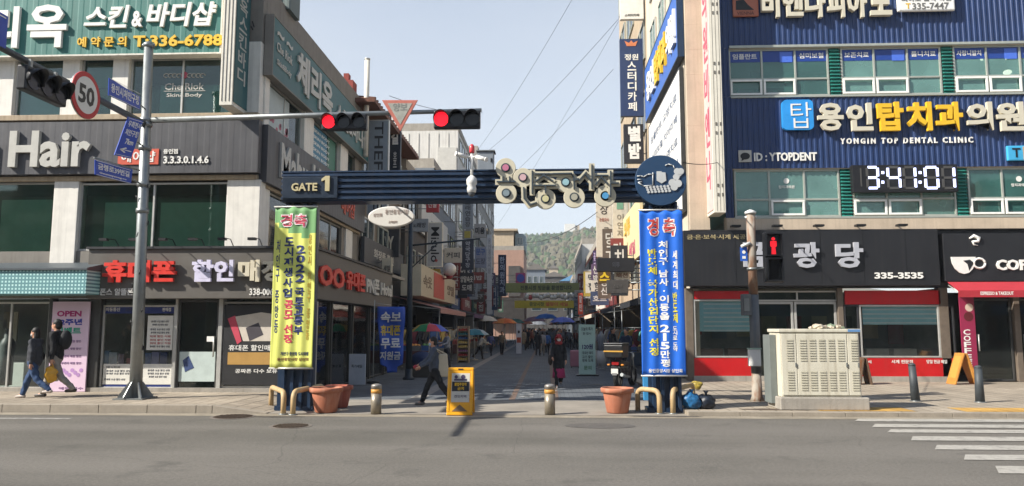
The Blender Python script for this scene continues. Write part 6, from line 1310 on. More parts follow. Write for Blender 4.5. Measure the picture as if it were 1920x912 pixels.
for k, (y0, y1, z0, z1, bg, tx, tc) in enumerate(((53, 58, 3.1, 4.1, '#31466e', '신발', '#c9c6bf'), (60, 67, 3.1, 4.3, '#8a3a34', '정육점', '#e0d8c8'), (68, 74, 3.2, 4.2, '#2f5a4a', '과일', '#dcd8a0'), (76, 84, 3.1, 4.4, '#54483c', '방앗간', '#d8cfb8'), (86, 96, 3.1, 4.4, '#34526e', '건어물', '#d0d0cc'))):
    wsign('%s fascia sign with pale Korean lettering on the left side' % ('blue', 'dark red', 'green', 'brown', 'slate blue')[k], -1, xl + .4, y0, y1, z0, z1, bg, [('h', tx, (.25, .75, .25, .75), tc, .03)])
for k, (y0, y1, z0, z1, bg, tx, tc) in enumerate(((46, 53, 3.1, 4.3, '#6a3434', '순대국', '#e0d8c8'), (54, 63, 3.1, 4.2, '#d0ccc2', '만두', '#7a3a34'), (65, 73, 3.1, 4.2, '#3a5a7c', '수산', '#d0d4d8'), (74, 83, 3.1, 4.2, '#7a6a34', '떡집', '#e0d8b8'), (86, 100, 3.2, 4.4, '#4a4a52', '반찬', '#c8c8c4'))):
    wsign('%s fascia sign with Korean lettering on the right side' % ('maroon', 'off-white', 'steel blue', 'mustard', 'charcoal')[k], 1, XR - .25, y0, y1, z0, z1, bg, [('h', tx, (.25, .75, .25, .75), tc, .03)])
# more hanging signs crowding both rows
rr = random.Random(31); WD = ('노래방', '치킨', '분식', '미용실', '안경', '당구장', '학원', '부동산', '커피', '호프', '약국', '한의원', '의류', '신발', '정육', '떡집', '김밥', '은행', '사진관', '서점', '문구', '꽃집', '빵집', '세탁')
BGC = (('#3a4660', 'slate blue'), ('#8f959b', 'pale grey'), ('#2a2c30', 'black'), ('#7d3a36', 'brick red'), ('#c4beb0', 'cream'), ('#40604f', 'bottle green'), ('#5c5148', 'brown'), ('#9aa4ae', 'silver blue'), ('#a08a3c', 'mustard'), ('#54405c', 'plum'))
for i in range(44):
    left = i % 2 == 0; Y = 36 + (i // 2) * 3.2 + rr.random() * 1.5; bg, bn = BGC[rr.randrange(len(BGC))]; wd = WD[i % len(WD)]; v_ = rr.random() < .65
    w_, h_ = ((.55 + rr.random() * .35, 1.4 + rr.random() * 1.6) if v_ else (.8 + rr.random() * .6, .6 + rr.random() * .4)); z0 = 2.9 + rr.random() * (3.6 if left else 2.6); xw = xl + .35 if left else XR - .25
    g_ = .12 + rr.random() * .3; a0 = xw + g_ if left else xw - g_ - w_; rc = (a0, a0 + w_, z0, z0 + h_); dk = sum(lin(bg)) < .7; c = P('#c9c6bf' if dk else '#3a3c42')
    t = sign('%s %s hanging sign lettered %s in the %s row' % (bn, 'upright' if v_ else 'square', wd, 'left' if left else 'right'), front(Y), rc, P(bg), .2, -.2, [('v' if v_ else 'h', wd, sub(rc, (.22, .78, .08, .92) if v_ else (.12, .88, .3, .7)), c, .01, .02)], group=GP, bev=0)
    m = MB(); e_ = rc[0] if left else rc[1]
    for q_ in (.25, .8): m.tube([(e_, Y + .1, z0 + h_ * q_), (xw - .4 if left else xw + .4, Y + .1, z0 + h_ * q_)], .02, 5)
    m.build('bracket', STEEL, t)
# oval sign and market lamp post
pb2 = onZ(766, 712, ZS); Y = pb2.y; t = thing('lamp_post', 'dark green-black market post with bracket arm on the left side of the street', 'lamp post', (pb2.x, Y, ZS)); top = onY(768, 395, Y)
m = MB(); m.tube([(pb2.x, Y, ZS), (pb2.x, Y, 3), (pb2.x, Y, top.z)], [.11, .09, .07], 12); m.build('post', M('dark_post', '#23303a', .5, .2), t); m = MB(); m.lathe((pb2.x, Y, ZS), [(.2, 0), (.2, .06), (.13, .1), (.12, .35)], 14); m.build('base', M('dark_post', '#23303a'), t)
m = MB(); c = onY(770, 455, Y); e = onY(900, 448, Y); m.tube([(pb2.x, Y, c.z - .1), e], .03, 6); m.tube([(pb2.x, Y, c.z - .9), (pb2.x + .9, Y, c.z - .05)], .02, 6); m.build('arm', M('dark_post', '#23303a'), t)
Y = YG + 1.1; q = R(690, 387, 777, 426, Y); t = thing('oval_sign', 'white oval hanging sign with faint lettering under the gate beam', 'sign', ((q[0] + q[1]) / 2, Y, q[2])); f = front(Y)
m = MB(); m.disc(f, (q[0] + q[1]) / 2, (q[2] + q[3]) / 2, (q[1] - q[0]) / 2, -.1, 0, 40, (q[3] - q[2]) / 2); m.build('panel', M('white_oval', '#e2dfd8', .4, .05), t, .02)
m = MB(); text(m, f, '용인중앙시장', *R(722, 393, 766, 402, Y), .003, .008, .0); text(m, f, '상인회', *R(700, 400, 716, 407, Y), .003, .008, .0); text(m, f, '고객센터', *R(728, 414, 744, 419, Y), .003, .008, .0); m.build('lettering', P('#b5a49c'), t)
m = MB()
for x in (q[0] + .25, q[1] - .25): m.tube([(x, Y + .05, q[3] - .08), (x, Y + .05, q[3] + .3), (x, YG + .4, q[3] + .35)], .02, 6)
m.build('bracket', STEEL, t)
c = onY(843, 506, 40); t = thing('globe_lamp', 'white globe lamp on a bracket over the red and beige sign', 'lamp', c); m = MB(); m.ball(c, .36, 16, 12); m.build('globe', M('milk_glass', '#cfcdc9', .25, .05), t); m = MB(); m.lathe((c.x, c.y, c.z - .5), [(.1, 0), (.2, .15), (.12, .2)], 12); m.tube([(c.x, c.y, c.z - .45), (xl + .1, c.y, c.z - .7)], .04, 6); m.build('bracket', P('#8a2f36'), t)
# overhead banners across the street
def over(label, px, Y, bg, texts):
    rc = R(*px, Y); t = sign(label, front(Y), rc, P(bg, .8), .02, 0, [('h', s_, sub(rc, fr_), P(col), .004, .03) for s_, fr_, col in texts], name='overhead_banner', cat='banner', group='banners strung across the market street')
    m = MB(); m.tube([(xl + .3, Y + .01, rc[3]), (rc[0], Y + .01, rc[3] - .02)], .015, 4); m.tube([(rc[1], Y + .01, rc[3] - .02), (XR, Y + .01, rc[3])], .015, 4); m.build('cord', WIRE, t)
over('dull green banner with dark lettering strung highest across the street', (948, 531, 1086, 549), 72, '#93975f', [('전통시장 방문을 환영합니다', (.2, .9, .25, .75), '#3a4032')])
over('yellow banner with red and green lettering strung lower across the street', (965, 564, 1076, 578), 66, '#b5a83e', [('중앙시장', (.25, .5, .25, .8), '#4a5a30'), ('설맞이 세일', (.52, .9, .25, .8), '#b0503a')])
rr = random.Random(8)
for k in range(14):
    p = onY(988 + k * 6.6, 556 + 2.5 * sin(k * 1.9), 69); t = thing('paper_lantern', 'small pale paper lantern in the string between the overhead banners', 'lantern', p, 'paper lanterns strung across the street'); m = MB(); m.lathe((p.x, p.y, p.z - .22), [(.06, 0), (.17, .08), (.2, .2), (.17, .32), (.06, .42)], 10); m.build('shade', P(rr.choice(('#cfccc2', '#d5d2c6', '#c2605a', '#c9c6bb'))), t)
m = MB(); m.tube([(xl + .3, 69.01, 5.2), onY(1040, 553, 69.01), (XR, 69.01, 5.2)], .015, 4); tag(m.build('lantern_cord', WIRE), 'thin cord carrying the row of paper lanterns', 'cable')

# ================================================================ STALLS
def awning(label, side, xw, y0, y1, zw, ze, out, col, stripes=None):
    s_ = -side; t = thing('awning', label, 'awning', (xw, y0, ze), 'awnings over the market stalls'); xe = xw + s_ * out
    cl = M('awning_cloth_' + col[1:], col, .85, .15, 3)
    m = MB(); n = 10
    m.hexa([(xw, y0, zw), (xe, y0, ze), (xe, y1, ze), (xw, y1, zw)], [(xw, y0, zw + .03), (xe, y0, ze + .03), (xe, y1, ze + .03), (xw, y1, zw + .03)]); m.build('canopy', cl, t)
    m = MB(); m.box(min(xe, xe + s_ * .02), max(xe, xe + s_ * .02), y0, y1, ze - .2, ze + .02); m.build('valance', M('awning_cloth_' + (stripes or col)[1:], stripes or col, .85), t)
    m = MB()
    for y in (y0 + .04, y1 - .04): m.tube([(xw, y, zw - .35), (xe - s_ * .03, y, ze - .03)], .02, 6); m.tube([(xe - s_ * .05, y, ze - .02), (xe - s_ * .05, y, .02)], .022, 6)
    m.build('awning_frame', STEEL, t); return t
awning('dusty pink awning over the first left stalls', -1, xl + .1, 33.5, 44, 3.15, 2.55, 2.4, '#a9807c'); awning('purple awning behind the goods rack on the left', -1, xl + .1, 45, 52, 2.95, 2.5, 2.8, '#5d4668'); awning('grey-white awning on the left near the orange parasol', -1, xl + .2, 53, 60, 3.0, 2.6, 2.6, '#8f9294'); awning('dark green awning farther on the left', -1, xl + .3, 62, 72, 3.0, 2.6, 2.8, '#34483f'); awning('faded blue awning far on the left', -1, xl + .3, 74, 86, 3.0, 2.6, 2.8, '#4a5f7d')
awning('black stall canopy at the near right behind the motorbike', 1, XR, 24.5, 31, 3.1, 2.65, 1.5, '#24262b'); awning('dark grey stall canopy after the black one', 1, XR, 32, 39, 3.1, 2.6, 1.7, '#3a3b40'); awning('red-brown awning over the right stalls', 1, XR, 40, 50, 3.0, 2.45, 2.0, '#7a3a34', '#c9b9a6'); awning('orange-red striped awning farther on the right', 1, XR - .1, 51, 60, 3.0, 2.4, 2.2, '#b0503c', '#d8d0c2'); awning('brown awning far on the right', 1, XR - .2, 62, 76, 3.0, 2.5, 2.2, '#5a4438'); awning('slate awning at the far right', 1, XR - .4, 78, 92, 3.0, 2.5, 2.2, '#4a525c')
for k, (sd_, y0, y1, ze, o_, c, nm) in enumerate(((-1, 88, 97, 2.5, 3.0, '#6a4a4e', 'plum'), (-1, 99, 110, 2.6, 3.4, '#3f4a44', 'moss'), (1, 94, 104, 2.5, 2.8, '#70423a', 'rust'), (1, 106, 118, 2.6, 3.2, '#44505e', 'blue-grey'), (-1, 112, 124, 2.7, 6.5, '#5a4a42', 'umber'))):
    awning('%s awning near the far end of the lane, %s side' % (nm, 'left' if sd_ < 0 else 'right'), sd_, (xl + .3) if sd_ < 0 else XR - .4, y0, y1, 3.1, ze, o_, c)
def parasol(label, x, y, z, r, cols, n=8):
    t = thing('parasol', label, 'parasol', (x, y, 0), 'parasols over the market stalls'); m = MB(); mats = [M('parasol_' + c[1:], c, .8, .1) for c in cols]
    for k in range(n):
        m.cur = k % len(cols); u0, u1 = 2 * pi * k / n, 2 * pi * (k + 1) / n; um = (u0 + u1) / 2; P_ = lambda rr_, h, u: (x + r * rr_ * cos(u), y + r * rr_ * sin(u), z + h)
        m.add([P_(0, r * .42, 0), P_(.55, r * .33, u0), P_(.55, r * .33, u1), P_(1, 0, u0), P_(1, 0, u1), P_(.97, r * .03, um)], [(0, 1, 2), (1, 3, 5), (1, 5, 2), (5, 4, 2)])
    o = m.build('canopy', mats, t); so = o.modifiers.new('thickness', 'SOLIDIFY'); so.thickness = .008
    m = MB(); m.tube([(x, y, 0.02), (x, y, z + r * .45)], .02, 8); m.build('pole', ALU, t); m = MB(); m.lathe((x, y, 0), [(.2, .005), (.2, .06), (.05, .09)], 14); m.build('base', CONC, t)
p = onY(805, 622, 27.5); parasol('rainbow parasol with green, red and blue panels near the market post', p.x, 27.5, p.z, .72, ['#1f7a4a', '#b0404c', '#4a5cae', '#b04a3c', '#b5923c'])
p = onY(946, 607, 58); parasol('orange parasol farther up the left stalls', p.x, 58, p.z, 1.0, ['#c0622e', '#c87a3c']); p = onY(1055, 605, 62); parasol('blue-violet parasol in the middle distance', p.x, 62, p.z, 1.1, ['#4a5aa0', '#5a68b4']); p = onY(1024, 598, 80); parasol('blue parasol far up the street', p.x, 80, p.z, 1.3, ['#2f5f9c', '#3c6ca8'])
p = onY(890, 625, 40); parasol('small teal parasol low over the left stalls', p.x, 40, p.z - .1, .8, ['#2f6a7a', '#8fa0a8', '#3a7a8a']); p = onY(1003, 603, 90); parasol('dull pink parasol at the far end', p.x, 90, p.z, 1.4, ['#8a6268'])
for i, (x, y, r, c, nm) in enumerate(((-3.6, 66, 1.0, '#7a3440', 'maroon'), (-3.2, 76, 1.1, '#3f6a58', 'sea green'), (2.6, 70, 1.0, '#8a7a3c', 'olive'), (-2.8, 96, 1.2, '#a85a3c', 'rust orange'), (2.4, 88, 1.2, '#34507a', 'navy'), (-1.2, 112, 1.4, '#6a6e74', 'grey'), (1.6, 118, 1.4, '#8a4a44', 'brick'), (2.9, 104, 1.2, '#5a7a8a', 'steel blue'), (-4.2, 52, .9, '#b9b4a6', 'off-white'))):
    parasol('%s parasol in the crowded far part of the lane' % nm, x, y, 2.15, r, [c])
GOODS = ('#a83c34', '#c98a3c', '#5c8a4a', '#c9c2a8', '#3c5a8a', '#8a5a7a', '#d0b060', '#4a4440', '#b9b6ae', '#7a2f3a', '#3f7a7a')
def crate(label, x, y, z, c, grp):
    t = thing('goods_crate', label, 'crate', (x, y, z), grp); w_, d_, h_ = .46, .34, .2; m = MB()
    m.box(x - w_ / 2, x + w_ / 2, y - d_ / 2, y + d_ / 2, z, z + .03); f = Fr((x, y, z), (1, 0, 0), (0, 1, 0)); m.ring(f, -w_ / 2, w_ / 2, -d_ / 2, d_ / 2, .025, .031, h_); m.build('box', P(rs.choice(('#8a7a5c', '#3a5a8c', '#6a6a68', '#8c3a3a'))), t)
    m = MB()
    for i in range(9): m.ball((x + (i % 3 - 1) * .13, y + (i // 3 - 1) * .09, z + h_ - .02 + rs.random() * .04), .07, 7, 5)
    m.build('goods', P(c), t)
def table(label, x, y, w_, d_, h_, col):
    t = thing('stall_table', label, 'table', (x, y, ZS), 'stall tables along the market street'); m = MB(); m.box(x - w_ / 2, x + w_ / 2, y - d_ / 2, y + d_ / 2, h_ - .05, h_); m.build('tabletop', P(col), t, .008)
    for sx in (-1, 1):
        for sy in (-1, 1): m = MB(); m.tube([(x + sx * (w_ / 2 - .05), y + sy * (d_ / 2 - .05), ZS), (x + sx * (w_ / 2 - .05), y + sy * (d_ / 2 - .05), h_ - .05)], .022, 6); m.build('leg', STEEL, t)
    m = MB(); m.box(x - w_ / 2 + .01, x + w_ / 2 - .01, y - d_ / 2 - .012, y - d_ / 2 - .002, h_ - .5, h_ - .002); m.build('cloth_skirt', P(rs.choice(('#7a828a', '#3a4a5a', '#8a8478', '#5a3a3a'))), t)
def rack(label, x, y, w_, h_, n, cols):
    t = thing('clothes_rack', label, 'clothes rack', (x, y, ZS), 'clothes racks along the market street'); m = MB()
    for sx in (-1, 1): m.tube([(x + sx * w_ / 2, y, ZS), (x + sx * w_ / 2, y, h_)], .018, 6); m.tube([(x + sx * w_ / 2, y - .25, ZS + .03), (x + sx * w_ / 2, y + .25, ZS + .03)], .018, 6)
    m.tube([(x - w_ / 2, y, h_), (x + w_ / 2, y, h_)], .018, 6); m.build('frame', STEEL, t)
    for i in range(n):
        xx = x - w_ / 2 + w_ * (i + .5) / n; L_ = .6 + rs.random() * .35; m = MB(); f = Fr((xx, y, 0), (cos(.5), sin(.5), 0), (0, 0, 1)); b = h_ - .08
        m.prism(f, [(-.2, b - .1), (-.05, b), (.05, b), (.2, b - .1), (.3, b - .42), (.22, b - .46), (.17, b - .25), (.19, b - L_), (-.19, b - L_), (-.17, b - .25), (-.22, b - .46), (-.3, b - .42)], -.05 - i * .001, .05); m.build('garment', P(cols[i % len(cols)]), t, .015)
GL = 'crates of goods on the market stalls'; ci = 0
PLC = ('first', 'second', 'third', 'fourth', 'fifth', 'sixth', 'seventh', 'eighth', 'ninth', 'tenth', 'eleventh', 'twelfth')
cn = {'#a83c34': 'red', '#c98a3c': 'orange', '#5c8a4a': 'green', '#c9c2a8': 'cream', '#3c5a8a': 'blue', '#8a5a7a': 'mauve', '#d0b060': 'yellow', '#4a4440': 'dark', '#b9b6ae': 'pale', '#7a2f3a': 'maroon', '#3f7a7a': 'teal'}
for side, ys_, xc in ((-1, (31, 35, 39, 43, 48, 53, 59, 66, 74, 83), xl + 1.7), (1, (29.5, 34, 38.5, 43, 48, 54, 61, 69, 78), XR - .9)):
    for k, y in enumerate(ys_):
        sd_ = 'left' if side < 0 else 'right'; x = xc + (rs.random() - .5) * .4; table('%s stall table from the entrance on the %s side' % (PLC[k], sd_), x, y, 1.5, .8, .78, rs.choice(('#8a8478', '#6a6f74', '#9a8a6a')))
        if y < 60:
            for j in range(3): c = GOODS[(k * 3 + j + (5 if side > 0 else 0)) % len(GOODS)]; crate('crate of %s goods on the %s %s stall table, %s' % (cn[c], PLC[k], sd_, ('left', 'middle', 'right')[j]), x - .5 + j * .5, y - .05, .78, c, GL)
        if k < 6:
            cols = [rs.choice(GOODS + ('#b9b6ae', '#c9c6c0', '#2a2c34')) for _ in range(6)]
            rack('%s clothes rack from the entrance, %s side' % (PLC[k], sd_), x + side * .1, y + 1.5, 1.5, 1.7, 6, cols)
# tall goods rack
q = R(857, 612, 879, 681, 37.2); t = thing('shelf_rack', 'tall wooden shelf rack of small goods facing the street on the left', 'shelf', ((q[0] + q[1]) / 2, 37.2, ZS)); m = MB()
for x in (q[0], q[1] - .04): m.box(x, x + .04, 37.2, 37.6, ZS, q[3])
m.box(q[0], q[1], 37.6, 37.62, ZS, q[3]); m.build('frame', P('#9c8a74'), t)
for i in range(8):
    zz = ZS + .1 + i * (q[3] - .15) / 8; m = MB(); m.box(q[0] + .041, q[1] - .041, 37.2, 37.599, zz, zz + .02); sh = m.build('shelf', P('#a0907a'), t); m = MB()
    for j in range(5): xx = q[0] + .06 + j * (q[1] - q[0] - .12) / 5; m.box(xx, xx + .07, 37.25, 37.45, zz + .021, zz + .1 + rs.random() * .05)
    m.build('goods', P(rs.choice(GOODS)), sh)
# blue wind banner, white board and standing signs
q = R(690, 575, 729, 706, 23.2); Y = 23.2; fl = Fr((q[0] + .1, Y, 0), (.9, .42, 0), (0, 0, 1)); t = thing('feather_banner', 'rippled blue advertising banner with white and yellow lettering beside the phone shop', 'banner', (q[0], Y, ZS)); m = MB(); Wb = 1.05; V2 = []
fo = lambda a, b: .05 * sin(b * 5.5 + a * 3) + .03 * sin(a * 9)
off = lambda b: .12 * sin((b - .4) * 1.6)
nu, nv = 10, 24; z0, z1 = q[2] + .1, q[3]
for j in range(nv + 1):
    for i in range(nu + 1): a = Wb * (.15 + .85 * i / nu if j > 2 else .4 + .4 * i / nu); b = z0 + (z1 - z0) * j / nv; V2.append(fl.p(a * (1 - .25 * (1 - j / nv)) + .2 * (1 - j / nv), b, fo(a, b)))
m.add(V2, [(j * (nu + 1) + i, j * (nu + 1) + i + 1, (j + 1) * (nu + 1) + i + 1, (j + 1) * (nu + 1) + i) for j in range(nv) for i in range(nu)], True); o = m.build('cloth', P('#2a4fa8', .7), t); so = o.modifiers.new('thickness', 'SOLIDIFY'); so.thickness = .004
H = z1 - z0
for s_, b0, b1, c in (('속보', .76, .92, '#d9d8d4'), ('휴대폰', .56, .72, '#d0b23a'), ('무료', .36, .52, '#d9d8d4'), ('지원금', .19, .32, '#d9d8d4')):
    m = MB(); text(m, fl, s_, .28, .9, z0 + H * b0, z0 + H * b1, .02, .03, .03, fold=fo); m.build('lettering', P(c), t)
m = MB(); m.tube([fl.p(.08, ZS), fl.p(.08, z1 + .2)], .015, 6); m.tube([fl.p(.08, z1 + .1), fl.p(.6, z1 + .05)], .01, 5); m.build('pole', ALU, t); m = MB(); m.lathe(fl.p(.08, ZS), [(.2, 0), (.2, .06), (.04, .08)], 12); m.build('base', BLACK, t)
q = R(655, 664, 686, 716, 22.6); sign('white standing notice board leaning by the phone shop side', front(22.6), (q[0], q[1], ZS + .01, q[3]), P('#b9bec6'), .05, 0, [('h', '특가세일', sub(q, (.15, .8, .5, .62)), P('#4c5058'), .004)], name='standing_board', cat='notice board')
Ym = onZ(1100, 705, ZS).y; q = R(1085, 609, 1116, 705, Ym); t = sign('pale mint standing sign with black price lettering on the right of the street', front(Ym), (q[0], q[1], ZS + .05, q[3]), M('mint_board', '#a9c4b8', .5, .06), .12, 0, [('h', '오늘의 특가', sub(q, (.15, .85, .88, .95)), P('#3f4a4a'), .004), ('h', '한 접시', sub(q, (.25, .75, .80, .85)), P('#3f4a4a'), .004), ('h', '120원', sub(q, (.2, .85, .52, .62)), P('#3a3464'), .004, .03), ('h', '국내산 돼지', sub(q, (.2, .85, .42, .48)), P('#2f3438'), .004), ('h', '고기 할인', sub(q, (.2, .85, .34, .40)), P('#2f3438'), .004), ('h', '정육 도매', sub(q, (.2, .85, .27, .33)), P('#2f3438'), .004), ('h', '문의', sub(q, (.3, .75, .12, .2)), P('#3f7a4a'), .004)], name='standing_sign', cat='sign')
m = MB(); m.box(q[0] - .1, q[1] + .1, Ym - .25, Ym + .3, ZS, ZS + .045); m.build('base', BLACK, t)
q = R(968, 607, 978, 644, 50); sign('small white and red standing sign by the dark left stalls', front(50), (q[0], q[1], ZS + .01, q[3]), P('#b9bcc4'), .2, 0, [('h', '●', sub(q, (.3, .7, .5, .65)), P('#1f2026'), .004, .03), ('h', '■', sub(q, (.1, .9, .03, .3)), P('#a8503c'), .004)], name='standing_sign', cat='sign')
# mannequin-like clothes dummies on the right
for px, py, c, lab in ((1112, 690, '#9a9c9e', 'headless dress form in pale grey trousers outfit behind the mint sign'), (1128, 692, '#6f737a', 'headless dress form in dark grey outfit beside the pale one')):
    g = onZ(px, py, ZS); t = thing('dress_form', lab, 'mannequin', (g.x, g.y, ZS)); m = MB(); m.lathe((g.x, g.y, .75), [(.1, 0), (.17, .08), (.14, .28), (.19, .52), (.16, .66), (.06, .72), (.05, .8)], 14); m.build('torso', P(c), t); m = MB(); m.lathe((g.x, g.y, .1), [(.14, 0), (.2, .3), (.17, .66)], 14); m.build('skirt', P('#b4b3b0'), t); m = MB(); m.tube([(g.x, g.y, ZS), (g.x, g.y, .2)], .02); m.lathe((g.x, g.y, ZS), [(.18, 0), (.18, .03)], 12); m.build('stand', STEEL, t)
g = onZ(1078, 690, ZS); t = thing('suitcase', 'dusty pink suitcase standing left of the mint sign', 'suitcase', (g.x, g.y, ZS)); m = MB(); m.box(g.x - .2, g.x + .2, g.y - .13, g.y + .13, ZS + .05, .75); m.build('shell', P('#a06a78'), t, .05); m = MB(); m.tube([(g.x - .1, g.y, .75), (g.x - .1, g.y, .98), (g.x + .1, g.y, .98), (g.x + .1, g.y, .75)], .012, 6); m.build('handle', BLACK, t)
for s_ in (-1, 1): m = MB(); m.lathe((g.x + s_ * .15 - .02, g.y - .1, ZS + .035), [(.03, 0), (.03, .04)], 10, (1, 0, 0)); m.build('wheel', BLACK, t)

# ================================================================ DELIVERY MOTORBIKE (built round its own origin, rear towards -y)
g = onZ(1168, 728, ZS); t = thing('motorbike', 'black delivery motorbike with top box parked by the right gate pillar', 'motorbike', (0, 0, 0)); RUB = M('tyre_rubber', '#141414', .8, .2)
for nm, y, r in (('wheel', -.62, .29), ('wheel', .68, .30)):
    m = MB(); m.lathe((-.06, y, r), [(r - .1, 0), (r - .02, .01), (r, .05), (r, .08), (r - .02, .12), (r - .1, .13)], 22, (1, 0, 0), cap=False); wl = m.build(nm, RUB, t); m = MB(); m.lathe((-.035, y, r), [(.06, 0), (r - .1, .01), (r - .1, .06), (.06, .07)], 20, (1, 0, 0)); m.build('rim', ALU, wl)
m = MB(); m.tube([(0, -.62, .3), (0, -.3, .42), (0, .1, .38), (0, .3, .55), (0, .52, .95)], [.05, .09, .12, .09, .06], 10); m.box(-.12, .12, -.2, .2, .25, .5); m.build('frame', BLACK, t, .02)
m = MB(); m.hexa([(-.14, -.75, .62), (.14, -.75, .62), (.12, .1, .6), (-.12, .1, .6)], [(-.13, -.72, .80), (.13, -.72, .80), (.11, .1, .72), (-.11, .1, .72)]); m.build('seat', M('black_leather', '#151517', .5), t, .03)
m = MB(); m.hexa([(-.17, -.8, .42), (.17, -.8, .42), (.15, -.1, .4), (-.15, -.1, .4)], [(-.15, -.82, .62), (.15, -.82, .62), (.13, -.1, .6), (-.13, -.1, .6)]); m.build('rear_cowl', M('bike_black_gloss', '#1a1b1d', .25, .1), t, .03)
m = MB(); m.tube([(-.07, .68, .3), (-.06, .56, .8), (-.06, .5, .98)], .025); m.tube([(.07, .68, .3), (.06, .56, .8), (.06, .5, .98)], .025); m.build('fork', STEEL, t)
m = MB(); m.tube([(-.36, .38, 1.05), (-.2, .46, 1.02), (.2, .46, 1.02), (.36, .38, 1.05)], .016, 6); hb = m.build('handlebar', BLACK, t)
for s_ in (-1, 1): m = MB(); m.tube([(s_ * .28, .42, 1.03), (s_ * .36, .46, 1.22)], .008, 5); m.ball((s_ * .38, .46, 1.26), (.07, .015, .05), 10, 6); m.build('mirror', BLACK, hb)
m = MB(); m.ball((0, .6, .88), (.1, .08, .1), 12, 8); m.build('headlight', M('headlight_glass', '#b9bbb8', .15), t)
m = MB(); m.hexa([(-.27, -.98, .86), (.27, -.98, .86), (.27, -.45, .86), (-.27, -.45, .86)], [(-.28, -.99, 1.22), (.28, -.99, 1.22), (.28, -.44, 1.22), (-.28, -.44, 1.22)]); tb = m.build('top_box', BLACK, t, .03); m = MB(); m.box(-.29, .29, -1.0, -.43, 1.223, 1.27); m.build('lid', BLACK, tb, .02)
m = MB(); m.box(-.28, .28, -1.0, -.99, 1.02, 1.06); m.build('reflective_strip', P('#b58a3a'), tb)
m = MB(); m.box(-.1, .1, -.84, -.79, .66, .74); m.build('tail_light', M('tail_red', '#8a1a1c', .25), t); 
for s_ in (-1, 1): m = MB(); m.ball((s_ * .2, -.8, .66), (.05, .03, .03), 8, 6); m.build('indicator', P('#c07a2a'), t)
m = MB(); m.box(-.1, .1, -.9, -.885, .42, .56); m.build('number_plate', P('#c9c8c2'), t); m = MB(); m.tube([(.17, -.1, .3), (.19, -.5, .33), (.19, -.85, .4)], [.03, .05, .05], 10); m.build('exhaust', STEEL, t); m = MB(); m.box(-.08, .08, -.92, -.35, .58, .6); m.hexa([(-.07, -.92, .38), (.07, -.92, .38), (.07, -.8, .6), (-.07, -.8, .6)], [(-.07, -.93, .38), (.07, -.93, .38), (.07, -.82, .6), (-.07, -.82, .6)]); m.build('mudguard', BLACK, t)
m = MB(); m.tube([(-.05, .0, .3), (-.22, -.05, .02)], .014, 6); m.build('side_stand', STEEL, t)
place(t, (g.x + .1, g.y + .4, ZS), rad(-24))
# ================================================================ PEOPLE
from mathutils import noise as NZ
_tmp = bpy.data.scenes.new('workbench')
def fuse(mb, voxel, smooth=4):
    "overlapping tapered pieces -> one continuous surface; returns (verts, faces)"
    me = bpy.data.meshes.new('fuse'); me.from_pydata([tuple(q) for q in mb.v], [], mb.f); o = bpy.data.objects.new('fuse', me); _tmp.collection.objects.link(o)
    r = o.modifiers.new('r', 'REMESH'); r.mode = 'VOXEL'; r.voxel_size = voxel; s = o.modifiers.new('s', 'SMOOTH'); s.iterations = smooth; s.factor = .5
    vl = _tmp.view_layers[0]; vl.update(); dg = vl.depsgraph; dg.update(); ev = o.evaluated_get(dg); em = ev.to_mesh()
    vs = [q.co.copy() for q in em.vertices]; fs = [list(p.vertices) for p in em.polygons]; ev.to_mesh_clear(); bpy.data.objects.remove(o); bpy.data.meshes.remove(me); return vs, fs
def cap(mb, a, b, ra, rb, n=12):
    a, b = V(a), V(b); d = b - a; L_ = d.length or 1e-4; z = d / L_
    prof = [(ra * cos(rad(u)), ra * sin(rad(u))) for u in (-80, -50, -25, 0)] + [(rb * cos(rad(u)), L_ + rb * sin(rad(u))) for u in (0, 25, 50, 80)]
    mb.lathe(a, prof, n, z)
SKIN = M('skin', '#c08f74', .55, .08, 8); HAIRB = M('black_hair', '#15120f', .6, .3, 40)
